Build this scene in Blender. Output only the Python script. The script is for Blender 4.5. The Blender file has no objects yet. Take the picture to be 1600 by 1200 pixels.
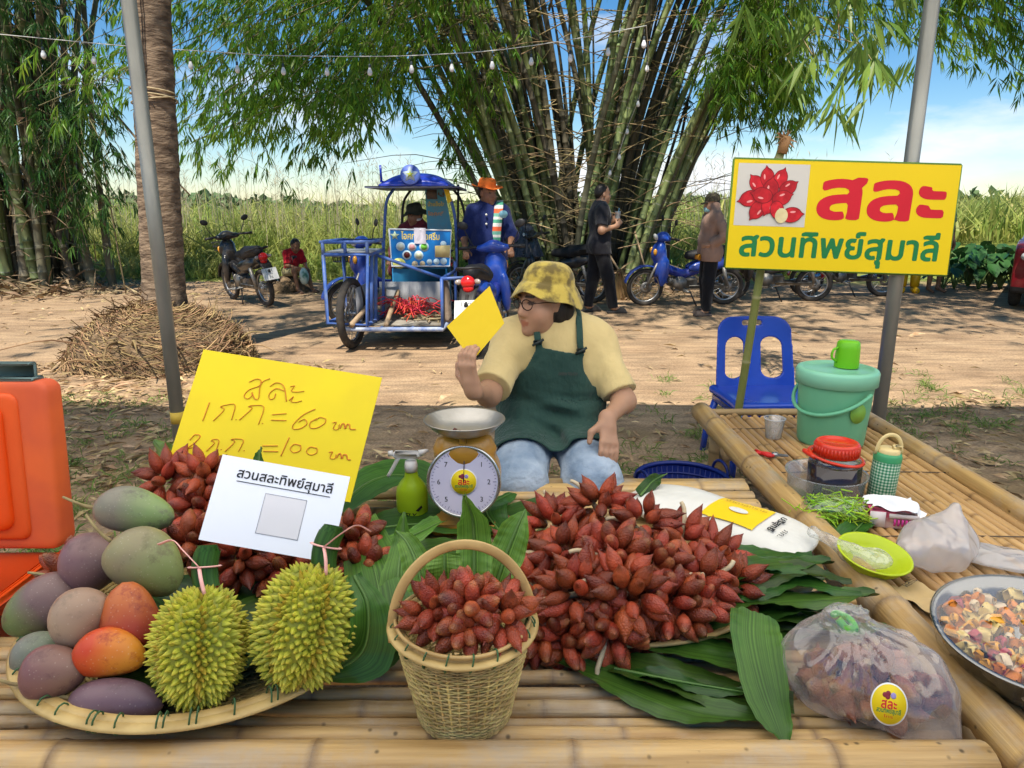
import bpy, math, random
import numpy as np
from mathutils import Vector, Matrix, Euler
random.seed(7); RS = np.random.RandomState(11)
S = bpy.context.scene; COL = S.collection
R = math.radians
# ---------------------------------------------------------------- camera, sky, sun, exposure
FPX = 1111.0; PITCH = R(13.9); CAMZ = 1.40
cd = bpy.data.cameras.new('camera'); cam = bpy.data.objects.new('camera', cd); COL.objects.link(cam)
cam.location = (0, 0, CAMZ); cam.rotation_euler = (R(90)-PITCH, 0, 0)
cd.sensor_width = 36; cd.lens = 36*FPX/1600; cd.clip_start = .02; cd.clip_end = 3000
S.camera = cam
S.view_settings.view_transform = 'Standard'; S.view_settings.look = 'None'
S.view_settings.exposure = 1.28; S.view_settings.gamma = 1
SUN_EL, SUN_AZ = R(60), R(196)      # azimuth measured from +Y towards +X: the sun stands behind the camera
w = bpy.data.worlds.new('World'); S.world = w; w.use_nodes = True
nt = w.node_tree; nt.nodes.clear()
wo = nt.nodes.new('ShaderNodeOutputWorld'); bg = nt.nodes.new('ShaderNodeBackground'); nt.links.new(bg.outputs[0], wo.inputs[0])
sky = nt.nodes.new('ShaderNodeTexSky'); sky.sky_type = 'NISHITA'; sky.sun_disc = False
sky.sun_elevation = SUN_EL; sky.sun_rotation = SUN_AZ; sky.air_density = 1.0; sky.dust_density = .15; sky.ozone_density = 3.0
bg.inputs[1].default_value = 0.058
tc = nt.nodes.new('ShaderNodeTexCoord'); mp = nt.nodes.new('ShaderNodeMapping'); nt.links.new(tc.outputs['Generated'], mp.inputs[0])
mp.inputs['Scale'].default_value = (1, 1, 3.2); mp.inputs['Location'].default_value = (.35, .2, .1)
nz = nt.nodes.new('ShaderNodeTexNoise'); nz.inputs['Scale'].default_value = 2.6; nz.inputs['Detail'].default_value = 9; nz.inputs['Roughness'].default_value = .56
nt.links.new(mp.outputs[0], nz.inputs[0])
sx = nt.nodes.new('ShaderNodeSeparateXYZ'); nt.links.new(tc.outputs['Generated'], sx.inputs[0])
mr = nt.nodes.new('ShaderNodeMapRange'); mr.inputs[1].default_value = 0; mr.inputs[2].default_value = .30; mr.inputs[3].default_value = .045; mr.inputs[4].default_value = -.09
nt.links.new(sx.outputs[2], mr.inputs[0])
ad = nt.nodes.new('ShaderNodeMath'); ad.operation = 'ADD'; nt.links.new(nz.outputs[0], ad.inputs[0]); nt.links.new(mr.outputs[0], ad.inputs[1])
rp = nt.nodes.new('ShaderNodeValToRGB'); rp.color_ramp.elements[0].position = .52; rp.color_ramp.elements[1].position = .70
nt.links.new(ad.outputs[0], rp.inputs[0])
mx = nt.nodes.new('ShaderNodeMix'); mx.data_type = 'RGBA'; nt.links.new(rp.outputs[0], mx.inputs[0]); hs_ = nt.nodes.new('ShaderNodeHueSaturation'); hs_.inputs['Saturation'].default_value = 1.35; nt.links.new(sky.outputs[0], hs_.inputs['Color']); nt.links.new(hs_.outputs[0], mx.inputs[6])
mx.inputs[7].default_value = (8.0, 8.2, 8.6, 1)
nt.links.new(mx.outputs[2], bg.inputs[0])
sl = bpy.data.lights.new('sun', 'SUN'); sl.energy = 3.15; sl.angle = R(.6); sl.color = (1, .93, .82)
sun = bpy.data.objects.new('sun', sl); COL.objects.link(sun)
sdir = Vector((math.sin(SUN_AZ)*math.cos(SUN_EL), math.cos(SUN_AZ)*math.cos(SUN_EL), math.sin(SUN_EL)))
sun.rotation_euler = sdir.to_track_quat('Z', 'Y').to_euler(); sun.location = sdir*60
# ---------------------------------------------------------------- where a point of the photo lies in the place
def ray(px, py):
    u = (px-800)/FPX; v = (600-py)/FPX; s, c = math.sin(PITCH), math.cos(PITCH)
    return u, c+v*s, -s+v*c
def gp(px, py, z=0.):
    x, y, d = ray(px, py); t = (z-CAMZ)/d; return Vector((x*t, y*t, z))
def dp(px, py, Y):
    x, y, d = ray(px, py); t = Y/y; return Vector((x*t, Y, CAMZ+d*t))
# ---------------------------------------------------------------- materials
def _ramp(t, c1, c2, a, b):
    r = t.nodes.new('ShaderNodeValToRGB'); e = r.color_ramp.elements
    e[0].position = a; e[1].position = b; e[0].color = (*c1, 1); e[1].color = (*c2, 1); return r
_mc = {}
def mat(name, c1, c2=None, rough=.6, scale=8, metal=0, bump=0, bscale=60, stretch=(1, 1, 1), coat=0, spec=.34, trans=0, rnd=0, isl=0,
        ramp=(.35, .65), hue=.06, transl=0, alpha=1, detail=5, sheen=0, ior=1.45, attr=None, bdist=.01, sss=0, ring=0, ringcol=(.1, .08, .05), vor=0, stripe=0):
    if name in _mc: return _mc[name]
    m = bpy.data.materials.new(name); _mc[name] = m; m.use_nodes = True; t = m.node_tree; L = t.links.new
    p = t.nodes['Principled BSDF']; N = t.nodes.new
    c2 = c2 or tuple(x*.8 for x in c1)
    tcn = N('ShaderNodeTexCoord'); mpn = N('ShaderNodeMapping'); mpn.inputs['Scale'].default_value = stretch; L(tcn.outputs['Object'], mpn.inputs[0])
    n = N('ShaderNodeTexNoise'); n.inputs['Scale'].default_value = scale; n.inputs['Detail'].default_value = detail; L(mpn.outputs[0], n.inputs[0])
    r = _ramp(t, c1, c2, *ramp); L(n.outputs[0], r.inputs[0]); col = r.outputs[0]
    if attr:
        a = N('ShaderNodeAttribute'); a.attribute_name = attr; mm = N('ShaderNodeMix'); mm.data_type = 'RGBA'; mm.blend_type = 'MULTIPLY'; mm.inputs[0].default_value = 1
        L(col, mm.inputs[6]); L(a.outputs['Color'], mm.inputs[7]); col = mm.outputs[2]
    if ring:
        a = N('ShaderNodeAttribute'); a.attribute_name = 'along'
        d = N('ShaderNodeMath'); d.operation = 'DIVIDE'; d.inputs[1].default_value = ring; L(a.outputs['Fac'], d.inputs[0])
        f = N('ShaderNodeMath'); f.operation = 'FRACT'; L(d.outputs[0], f.inputs[0])
        rr = N('ShaderNodeValToRGB'); e = rr.color_ramp.elements
        e[0].position = 0; e[0].color = (1, 1, 1, 1); e[1].position = .045; e[1].color = (0, 0, 0, 1); q = e.new(.97); q.color = (0, 0, 0, 1); q = e.new(1.); q.color = (.8, .8, .8, 1)
        L(f.outputs[0], rr.inputs[0]); mm = N('ShaderNodeMix'); mm.data_type = 'RGBA'; L(rr.outputs[0], mm.inputs[0]); L(col, mm.inputs[6]); mm.inputs[7].default_value = (*ringcol, 1); col = mm.outputs[2]
    if stripe:
        a = N('ShaderNodeAttribute'); a.attribute_name = 'along'; wv = N('ShaderNodeTexNoise'); wv.noise_dimensions = '1D'; wv.inputs['Scale'].default_value = stripe; wv.inputs['Detail'].default_value = 3; L(a.outputs['Fac'], wv.inputs['W'])
        rr = _ramp(t, (.62, .66, .6), (1.35, 1.3, 1.25), .36, .66); L(wv.outputs[0], rr.inputs[0]); mm = N('ShaderNodeMix'); mm.data_type = 'RGBA'; mm.blend_type = 'MULTIPLY'; mm.inputs[0].default_value = 1; L(col, mm.inputs[6]); L(rr.outputs[0], mm.inputs[7]); col = mm.outputs[2]
    if rnd or isl:
        h = N('ShaderNodeHueSaturation'); L(col, h.inputs['Color'])
        src = N('ShaderNodeObjectInfo').outputs['Random'] if rnd else N('ShaderNodeNewGeometry').outputs['Random Per Island']
        k = rnd or isl
        a1 = N('ShaderNodeMapRange'); a1.inputs[3].default_value = 1-k; a1.inputs[4].default_value = 1+k; L(src, a1.inputs[0]); L(a1.outputs[0], h.inputs['Value'])
        wn = N('ShaderNodeTexWhiteNoise'); wn.noise_dimensions = '1D'; L(src, wn.inputs['W'])
        a2 = N('ShaderNodeMapRange'); a2.inputs[3].default_value = .5-k*hue; a2.inputs[4].default_value = .5+k*hue; L(wn.outputs[0], a2.inputs[0]); L(a2.outputs[0], h.inputs['Hue']); col = h.outputs[0]
    L(col, p.inputs['Base Color'])
    p.inputs['Roughness'].default_value = rough; p.inputs['Metallic'].default_value = metal
    p.inputs['Coat Weight'].default_value = coat; p.inputs['Coat Roughness'].default_value = .12; p.inputs['Specular IOR Level'].default_value = spec
    p.inputs['Transmission Weight'].default_value = trans; p.inputs['Alpha'].default_value = alpha; p.inputs['IOR'].default_value = ior
    p.inputs['Sheen Weight'].default_value = sheen
    if sss: p.inputs['Subsurface Weight'].default_value = sss; p.inputs['Subsurface Radius'].default_value = (.012, .005, .003); p.inputs['Subsurface Scale'].default_value = 1
    if bump:
        if vor:
            bn = N('ShaderNodeTexVoronoi'); bn.inputs['Scale'].default_value = bscale; bo = bn.outputs['Distance']
        else:
            bn = N('ShaderNodeTexNoise'); bn.inputs['Scale'].default_value = bscale; bn.inputs['Detail'].default_value = 4; bo = bn.outputs[0]
        L(mpn.outputs[0], bn.inputs[0])
        b = N('ShaderNodeBump'); b.inputs['Strength'].default_value = bump; b.inputs['Distance'].default_value = bdist; L(bo, b.inputs['Height']); L(b.outputs[0], p.inputs['Normal'])
    if transl:
        tr = N('ShaderNodeBsdfTranslucent'); ms = N('ShaderNodeMixShader'); ms.inputs[0].default_value = transl
        hh = N('ShaderNodeHueSaturation'); hh.inputs['Value'].default_value = 1.5; L(col, hh.inputs['Color']); L(hh.outputs[0], tr.inputs[0])
        L(p.outputs[0], ms.inputs[1]); L(tr.outputs[0], ms.inputs[2]); L(ms.outputs[0], t.nodes['Material Output'].inputs[0])
    return m
def C(r, g, b):     # sRGB 0-255 -> linear
    f = lambda v: (v/255/12.92) if v/255 <= .04045 else ((v/255+.055)/1.055)**2.4
    return (f(r), f(g), f(b))
# ---------------------------------------------------------------- mesh builder
def nrm(v): return v/(np.linalg.norm(v, axis=-1, keepdims=True)+1e-12)
def spline(pts, n):
    P = np.array([tuple(p) for p in pts], float)
    if len(P) == 2: t = np.linspace(0, 1, n)[:, None]; return P[0]*(1-t)+P[1]*t
    Q = np.vstack([2*P[0]-P[1], P, 2*P[-1]-P[-2]]); out = []
    for u in np.linspace(0, len(P)-1-1e-9, n):
        i = int(u); t = u-i; a, b, c, d = Q[i:i+4]
        out.append(.5*((2*b)+(c-a)*t+(2*a-5*b+4*c-d)*t*t+(3*b-a-3*c+d)*t**3))
    return np.array(out)
class MB:
    def __init__(s): s.V = []; s.F = []; s.A = []; s.MI = []; s.n = 0; s.mi = 0; s.C = []
    def add(s, V, F, along=None, col=None):
        V = np.asarray(V, float); o = s.n; s.V.append(V); s.n += len(V)
        s.A.append(np.zeros(len(V)) if along is None else np.asarray(along, float))
        s.C.append(np.ones((len(V), 3)) if col is None else np.broadcast_to(np.asarray(col, float), (len(V), 3)))
        if isinstance(F, np.ndarray): F = (F+o).tolist()
        else: F = [[i+o for i in f] for f in F]
        s.F += F; s.MI += [s.mi]*len(F); return s
    def box(s, c, size, rot=None, bev=0):
        h = np.array(size)/2
        if bev:
            b = min(bev, h.min()*.99); V = []; 
            pts = [(sx*(h[0]-b*(k != 0)), sy*(h[1]-b*(k != 1)), sz*(h[2]-b*(k != 2))) for sx in (-1, 1) for sy in (-1, 1) for sz in (-1, 1) for k in range(3)]
            V = np.array(pts)
            ix = lambda sx, sy, sz, k: ((sx > 0)*4+(sy > 0)*2+(sz > 0))*3+k
            F = []
            for k in range(3):
                o = [i for i in range(3) if i != k]
                for sg in (-1, 1):
                    q = []
                    for a, b2 in ((-1, -1), (1, -1), (1, 1), (-1, 1)):
                        v = [0]*3; v[k] = sg; v[o[0]] = a; v[o[1]] = b2; q.append(ix(*v, k))
                    F.append(q)
                for a in (-1, 1):
                    for b2 in (-1, 1):
                        v = [0]*3; v[o[0]] = a; v[o[1]] = b2; q = []
                        v[k] = -1; q.append(ix(*v, o[0])); q.append(ix(*v, o[1])); v[k] = 1; q.append(ix(*v, o[1])); q.append(ix(*v, o[0])); F.append(q)
            for sx in (-1, 1):
                for sy in (-1, 1):
                    for sz in (-1, 1): F.append([ix(sx, sy, sz, k) for k in range(3)])
        else:
            V = np.array([(x, y, z) for x in (-1, 1) for y in (-1, 1) for z in (-1, 1)])*h
            F = [[0, 1, 3, 2], [4, 6, 7, 5], [0, 4, 5, 1], [2, 3, 7, 6], [0, 2, 6, 4], [1, 5, 7, 3]]
        if rot is not None: V = V@np.array(rot).T
        return s.add(V+np.array(c), F)
    def tube(s, pts, r, n=8, cap=True, node=0, bulge=1.08, flat=1., col=None, seg=None, closed=False, up=None):
        P = np.array([tuple(p) for p in pts], float)
        if seg: P = spline(P, seg)
        m = len(P); r = np.interp(np.linspace(0, 1, m), np.linspace(0, 1, np.size(r)), np.ravel(r)) if np.size(r) > 1 else np.full(m, float(r))
        al = np.concatenate([[0], np.cumsum(np.linalg.norm(np.diff(P, axis=0), axis=1))])
        if node and al[-1] > node:
            ks = []
            for i in range(0, int(al[-1]/node)+1):
                for d in (-.012, 0, .012, node*.33, node*.66): ks.append(i*node+d)
            ks = np.array(sorted({min(max(k, 0), al[-1]) for k in ks}|{0., al[-1]}))
            P = np.stack([np.interp(ks, al, P[:, i]) for i in range(3)], 1); r = np.interp(ks, al, r)
            fr = np.abs((ks/node+.5) % 1-.5)*node; r = r*np.where((fr < .004) & (ks > .001), bulge, 1); al = ks; m = len(P)
        T = np.gradient(P, axis=0) if m > 2 else np.repeat(P[1:]-P[:1], 2, 0)
        if closed: T = np.roll(P, -1, 0)-np.roll(P, 1, 0)
        T = nrm(T)
        u = np.array([0, 0, 1.]) if up is None else np.array(up, float)
        if abs(T[0]@u) > .95: u = np.array([1., 0, 0])
        a = nrm(np.cross(T[0], u)); A = []
        for i in range(m):
            a = nrm(a-T[i]*(a@T[i])); A.append(a)
        A = np.array(A); B = np.cross(T, A)
        th = np.linspace(0, 2*math.pi, n, endpoint=False)
        V = P[:, None]+r[:, None, None]*(np.cos(th)[None, :, None]*A[:, None]+flat*np.sin(th)[None, :, None]*B[:, None])
        F = []; k = m if closed else m-1
        for i in range(k):
            i2 = (i+1) % m
            for j in range(n): F.append([i*n+j, i*n+(j+1) % n, i2*n+(j+1) % n, i2*n+j])
        if cap and not closed: F += [list(range(n))[::-1], [(m-1)*n+j for j in range(n)]]
        return s.add(V.reshape(-1, 3), F, np.repeat(al, n), col)
    def lathe(s, prof, n=24, c=(0, 0, 0), rot=None, sc=(1, 1, 1), cap=False, ang=2*math.pi, col=None):
        P = np.array(prof, float); m = len(P); full = ang > 6.28
        th = np.linspace(0, ang, n, endpoint=not full)
        V = np.stack([P[:, 0, None]*np.cos(th), P[:, 0, None]*np.sin(th), np.repeat(P[:, 1, None], n, 1)], -1).reshape(-1, 3)*np.array(sc)
        F = []
        for i in range(m-1):
            for j in range(n if full else n-1): F.append([i*n+j, i*n+(j+1) % n, (i+1)*n+(j+1) % n, (i+1)*n+j])
        if cap: F += [list(range(n))[::-1], [(m-1)*n+j for j in range(n)]]
        if rot is not None: V = V@np.array(rot).T
        return s.add(V+np.array(c), F, np.repeat(P[:, 1], n), col)
    def ball(s, c, r, n=12, rot=None, col=None):
        a = np.linspace(-math.pi/2, math.pi/2, max(5, n*2//3)); r = np.ones(3)*r
        return s.lathe([(max(math.cos(x), 1e-4), math.sin(x)) for x in a], n, c, None if rot is None and False else (np.eye(3) if rot is None else np.array(rot)), r, col=col)
    def sheet(s, fn, nu, nv, col=None, thick=0):
        u, v = np.meshgrid(np.linspace(0, 1, nu), np.linspace(0, 1, nv), indexing='ij')
        V = np.array(fn(u.ravel(), v.ravel())).T if not isinstance(fn, np.ndarray) else fn
        i, j = np.meshgrid(np.arange(nu-1), np.arange(nv-1), indexing='ij'); a = (i*nv+j).ravel()
        F = np.stack([a, a+nv, a+nv+1, a+1], 1)
        return s.add(V, F, v.ravel(), col)
    def poly(s, pts, h, M=None):        # an outline in xy given thickness h in z
        P = np.array(pts, float); n = len(P)
        V = np.vstack([np.c_[P, np.zeros(n)], np.c_[P, np.full(n, h)]])
        F = [list(range(n))[::-1], list(range(n, 2*n))]+[[i, (i+1) % n, n+(i+1) % n, n+i] for i in range(n)]
        if M is not None: V = np.array([tuple(M@Vector(v)) for v in V])
        return s.add(V, F)
    def xf(s, M):
        M = np.array(M); s.V = [v@M[:3, :3].T+M[:3, 3] for v in s.V]; return s
    def obj(s, name, mats, parent=None, smooth=True, loc=None, colour=False):
        me = bpy.data.meshes.new(name); V = np.vstack(s.V)
        me.from_pydata(V.tolist() if len(V) < 50000 else V, [], s.F)
        for m in (mats if isinstance(mats, (list, tuple)) else [mats]): me.materials.append(m)
        if s.mi: me.polygons.foreach_set('material_index', s.MI)
        if smooth: me.polygons.foreach_set('use_smooth', [True]*len(s.F))
        a = me.attributes.new('along', 'FLOAT', 'POINT'); a.data.foreach_set('value', np.concatenate(s.A))
        if colour:
            a = me.color_attributes.new('Col', 'FLOAT_COLOR', 'POINT'); cc = np.vstack(s.C); a.data.foreach_set('color', np.c_[cc, np.ones(len(cc))].ravel())
        if smooth is not True and smooth:
            pass
        o = bpy.data.objects.new(name, me); COL.objects.link(o); o.parent = parent
        if loc is not None: o.location = loc
        if smooth == 'auto': me.set_sharp_from_angle(angle=R(38))
        return o
def tag(o, label=None, cat=None, group=None, kind=None):
    for k, v in (('label', label), ('category', cat), ('group', group), ('kind', kind)):
        if v: o[k] = v
    return o
def thing(name, label, cat, loc=(0, 0, 0), rz=0, group=None, rot=None):
    o = bpy.data.objects.new(name, None); COL.objects.link(o); o.location = loc; o.rotation_euler = rot or (0, 0, rz); o.empty_display_size = .1
    return tag(o, label, cat, group)
def dup(root, loc, rot=None, label=None, group=None, scale=None):
    r = root.copy(); COL.objects.link(r); r.location = loc
    if rot is not None: r.rotation_euler = rot
    if scale is not None: r.scale = (scale,)*3 if not hasattr(scale, '__len__') else scale
    if label: r['label'] = label
    if group: r['group'] = group
    for ch in list(root.children):
        c = ch.copy(); COL.objects.link(c); c.parent = r
        for g in list(ch.children):
            d = g.copy(); COL.objects.link(d); d.parent = c
    return r
def rotm(ax, a): return np.array(Matrix.Rotation(a, 3, ax))
def frame(d, up=(0, 0, 1)):      # 3x3 whose z column is d
    d = Vector(d).normalized(); return np.array(d.to_track_quat('Z', 'Y').to_matrix())
def _flat(d, x0, y0, h):      # the area where the field d is below zero, as flat faces with smooth edges
    nx, ny = d.shape; V = []; F = []; ids = {}
    def vid(k, x, y):
        if k not in ids: ids[k] = len(V); V.append((x0+x*h, y0+y*h, 0))
        return ids[k]
    ins = d < 0; full = ins[:-1, :-1] & ins[1:, :-1] & ins[1:, 1:] & ins[:-1, 1:]; some = (ins[:-1, :-1] | ins[1:, :-1] | ins[1:, 1:] | ins[:-1, 1:]) & ~full
    for j in range(ny-1):
        i = 0
        while i < nx-1:
            if full[i, j]:
                k = i
                while k < nx-1 and full[k, j]: k += 1
                F.append([vid((i, j), i, j), vid((k, j), k, j), vid((k, j+1), k, j+1), vid((i, j+1), i, j+1)]); i = k
            else: i += 1
    for i, j in np.argwhere(some):
        cs = [(i, j), (i+1, j), (i+1, j+1), (i, j+1)]; f = []
        for a in range(4):
            p, q = cs[a], cs[(a+1) % 4]; dp_, dq = d[p], d[q]
            if dp_ < 0: f.append(vid(p, *p))
            if (dp_ < 0) != (dq < 0): t = dp_/(dp_-dq); f.append(vid((min(p, q), max(p, q)), p[0]+(q[0]-p[0])*t, p[1]+(q[1]-p[1])*t))
        if len(f) > 2: F.append(f)
    return V, F
def text(body, size, m, M, name='lettering', parent=None, bold=0, align='CENTER', width=None, shear=0, res=30):
    c = bpy.data.curves.new('t', 'FONT'); c.body = body; c.size = size; c.shear = shear; o = bpy.data.objects.new('t', c); COL.objects.link(o)
    dg = bpy.context.evaluated_depsgraph_get(); dg.update(); oe = o.evaluated_get(dg); cv = oe.to_curve(dg); polys = []
    for sp in cv.splines:
        if sp.type == 'BEZIER':
            B = sp.bezier_points; P = []
            for i in range(len(B)):
                a, b2 = B[i], B[(i+1) % len(B)]; p0, p1, p2, p3 = (np.array(v[:2]) for v in (a.co, a.handle_right, b2.handle_left, b2.co))
                for t in (0, .2, .4, .6, .8): P.append((1-t)**3*p0+3*(1-t)**2*t*p1+3*(1-t)*t*t*p2+t**3*p3)
        else: P = [np.array(p.co[:2]) for p in sp.points]
        if len(P) > 2: polys.append(np.array(P))
    oe.to_curve_clear(); bpy.data.objects.remove(o)
    me = bpy.data.meshes.new(name)
    if polys:
        A = np.vstack(polys); B = np.vstack([np.roll(p, -1, 0) for p in polys]); h = size/res; lo = A.min(0)-h*2-bold; hi = A.max(0)+h*2+bold; nx, ny = (np.ceil((hi-lo)/h).astype(int)+1)
        gx, gy = np.meshgrid(lo[0]+np.arange(nx)*h, lo[1]+np.arange(ny)*h, indexing='ij'); q = np.stack([gx.ravel(), gy.ravel()], 1); wn = np.zeros(len(q)); d2 = np.full(len(q), 1e9)
        for a, b2 in zip(A, B):
            e = b2-a
            if a[1] != b2[1]:
                k = ((q[:, 1] >= min(a[1], b2[1])) & (q[:, 1] < max(a[1], b2[1]))); xx = a[0]+(q[:, 1]-a[1])/(e[1])*e[0]; wn += np.where(k & (xx > q[:, 0]), np.sign(e[1]), 0)
            t = np.clip(((q-a)@e)/(e@e+1e-12), 0, 1); d2 = np.minimum(d2, ((q-a-t[:, None]*e)**2).sum(1))
        d = np.sqrt(d2)*np.where(np.abs(wn) > .5, -1, 1)-bold; V, F = _flat(d.reshape(nx, ny), lo[0], lo[1], h)
        if V:
            co = np.array(V); co[:, :2] -= (co[:, :2].min(0)+co[:, :2].max(0))/2
            if width: co[:, 0] *= width/(np.ptp(co[:, 0])+1e-9)
            me.from_pydata(co.tolist(), [], F)
    me.transform(M); me.materials.append(m); o = bpy.data.objects.new(name, me); COL.objects.link(o); o.parent = parent
    return o
def basis(o, x, y):         # matrix with origin o, axes x and y, z = x cross y
    x = Vector(x).normalized(); y = Vector(y); z = x.cross(y).normalized(); y = z.cross(x)
    M = Matrix.Identity(4)
    for i, a in enumerate((x, y, z, Vector(o))):
        for j in range(3): M[j][i] = a[j]
    return M
# ---------------------------------------------------------------- implicit surfaces for bodies, bags, fairings
def cap_(p, a, b, ra, rb):
    a = np.array(a, float); ba = np.array(b, float)-a; t = np.clip((p-a)@ba/(ba@ba+1e-12), 0, 1)
    return np.linalg.norm(p-a-t[:, None]*ba, axis=1)-(ra+(rb-ra)*t)
def capf_(p, a, b, ra, rb):     # flat cut at b
    a = np.array(a, float); b = np.array(b, float); ba = b-a; l = np.linalg.norm(ba); e = b+ba*.3
    return np.maximum(cap_(p, a, e, ra, ra+(rb-ra)*1.3), (p-b)@(ba/l))
def ell_(p, c, r, M=None):
    q = p-np.array(c, float); r = np.array(r, float)
    if M is not None: q = q@np.array(M)
    k0 = np.linalg.norm(q/r, axis=1); k1 = np.linalg.norm(q/(r*r), axis=1)+1e-9; return k0*(k0-1)/k1
def box_(p, c, h, rd, M=None):
    q = p-np.array(c, float)
    if M is not None: q = q@np.array(M)
    q = np.abs(q)-(np.array(h, float)-rd); return np.linalg.norm(np.maximum(q, 0), axis=1)+np.minimum(q.max(1), 0)-rd
PR = dict(c=cap_, f=capf_, e=ell_, b=box_)
def smin(a, b, k):
    h = np.maximum(k-np.abs(a-b), 0)/k; return np.minimum(a, b)-h*h*k*.25
def blend(p, prims, k=.03):
    d = None
    for q in prims:
        kk = k
        if isinstance(q[-1], dict): kk = q[-1].get('k', k); q = q[:-1]
        e = PR[q[0]](p, *q[1:]); d = e if d is None else smin(d, e, kk)
    return d
def noise3(p, s, seed=0):
    rs = np.random.RandomState(seed); o = 0
    for i in range(5):
        k = nrm(rs.normal(size=3))*s*(.7+.25*i); o = o+np.sin(p@k+rs.rand()*6.28+1.3*np.sin(p@(rs.normal(size=3)*s*.5)))
    return o/5
def sdf(f, lo, hi, h, margin=.0):
    lo = np.array(lo, float); hi = np.array(hi, float); B = 8; nb = np.ceil((hi-lo)/(h*B)).astype(int)+1; n = nb*B
    g = np.stack(np.meshgrid(*[np.arange(k) for k in nb], indexing='ij'), -1).reshape(-1, 3)
    fc = f(lo+(g*B+B/2-.5)*h); act = np.abs(fc) < h*B*.95+margin
    val = np.repeat(np.repeat(np.repeat(np.where(fc < 0, -1., 1.).reshape(nb), B, 0), B, 1), B, 2)
    l = np.stack(np.meshgrid(*[np.arange(B)]*3, indexing='ij'), -1).reshape(-1, 3); ga = g[act]
    for i in range(0, len(ga), 400):
        idx = (ga[i:i+400, None]*B+l[None]).reshape(-1, 3); val[idx[:, 0], idx[:, 1], idx[:, 2]] = f(lo+idx*h)
    s = val < 0; c = lambda d: (slice(d[0], n[0]-1+d[0]), slice(d[1], n[1]-1+d[1]), slice(d[2], n[2]-1+d[2]))
    off = [(x, y, z) for x in (0, 1) for y in (0, 1) for z in (0, 1)]
    cnt = sum(s[c(d)].astype(np.int8) for d in off); cells = np.argwhere((cnt > 0) & (cnt < 8))
    vid = np.full(n-1, -1, np.int64); vid[cells[:, 0], cells[:, 1], cells[:, 2]] = np.arange(len(cells))
    acc = np.zeros((len(cells), 3)); k = np.zeros(len(cells))
    for a in off:
        for ax in range(3):
            if a[ax]: continue
            b = list(a); b[ax] = 1; ia = cells+a; ib = cells+b
            va = val[ia[:, 0], ia[:, 1], ia[:, 2]]; vb = val[ib[:, 0], ib[:, 1], ib[:, 2]]; m = (va < 0) != (vb < 0)
            t = np.where(m, va/(va-vb+1e-12), 0); p = np.array(a)+t[:, None]*(np.array(b)-np.array(a)); acc[m] += p[m]; k[m] += 1
    V = lo+(cells+acc/k[:, None])*h; F = []
    for ax in range(3):
        o1, o2 = [(1, 2), (2, 0), (0, 1)][ax]
        sa = [slice(None)]*3; sb = [slice(None)]*3; sa[ax] = slice(0, -1); sb[ax] = slice(1, None)
        e = np.argwhere(s[tuple(sa)] != s[tuple(sb)])
        e = e[(e[:, o1] > 0) & (e[:, o2] > 0) & (e[:, o1] < n[o1]-1) & (e[:, o2] < n[o2]-1)]
        inside = s[e[:, 0], e[:, 1], e[:, 2]]; q = []
        for d1, d2 in ((-1, -1), (0, -1), (0, 0), (-1, 0)):
            z = e.copy(); z[:, o1] += d1; z[:, o2] += d2; q.append(vid[z[:, 0], z[:, 1], z[:, 2]])
        q = np.stack(q, 1); q[~inside] = q[~inside][:, ::-1]; F.append(q[(q >= 0).all(1)])
    return V, np.vstack(F)
def sdf_obj(name, f, lo, hi, h, m, parent=None, colfn=None, margin=.0, matfn=None):
    V, F = sdf(f, lo, hi, h, margin); b = MB(); b.add(V, F, col=None if colfn is None else colfn(V))
    o = b.obj(name, m, parent, colour=colfn is not None)
    if matfn is not None:
        o.data.polygons.foreach_set('material_index', matfn(V[F].mean(1)).astype(int))
    return o
# many leaf-sized faces: base point, direction, length, width
def leaves(P, D, Ln, Wd, fold=.25, droop=.15, rs=RS):
    n = len(P); D = nrm(D); Z = rs.normal(size=(n, 3)); Sd = nrm(np.cross(D, Z)); Nn = np.cross(Sd, D)
    Ln = np.broadcast_to(Ln, n)[:, None]; Wd = np.broadcast_to(Wd, n)[:, None]
    mid = P+D*Ln*.42; dr = np.array([0, 0, -1.])*Ln*droop
    V = np.stack([P, mid+Sd*Wd/2+Nn*Wd*fold, P+D*Ln+dr, mid-Sd*Wd/2+Nn*Wd*fold], 1).reshape(-1, 3)
    return V, np.arange(4*n).reshape(n, 4)
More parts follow.
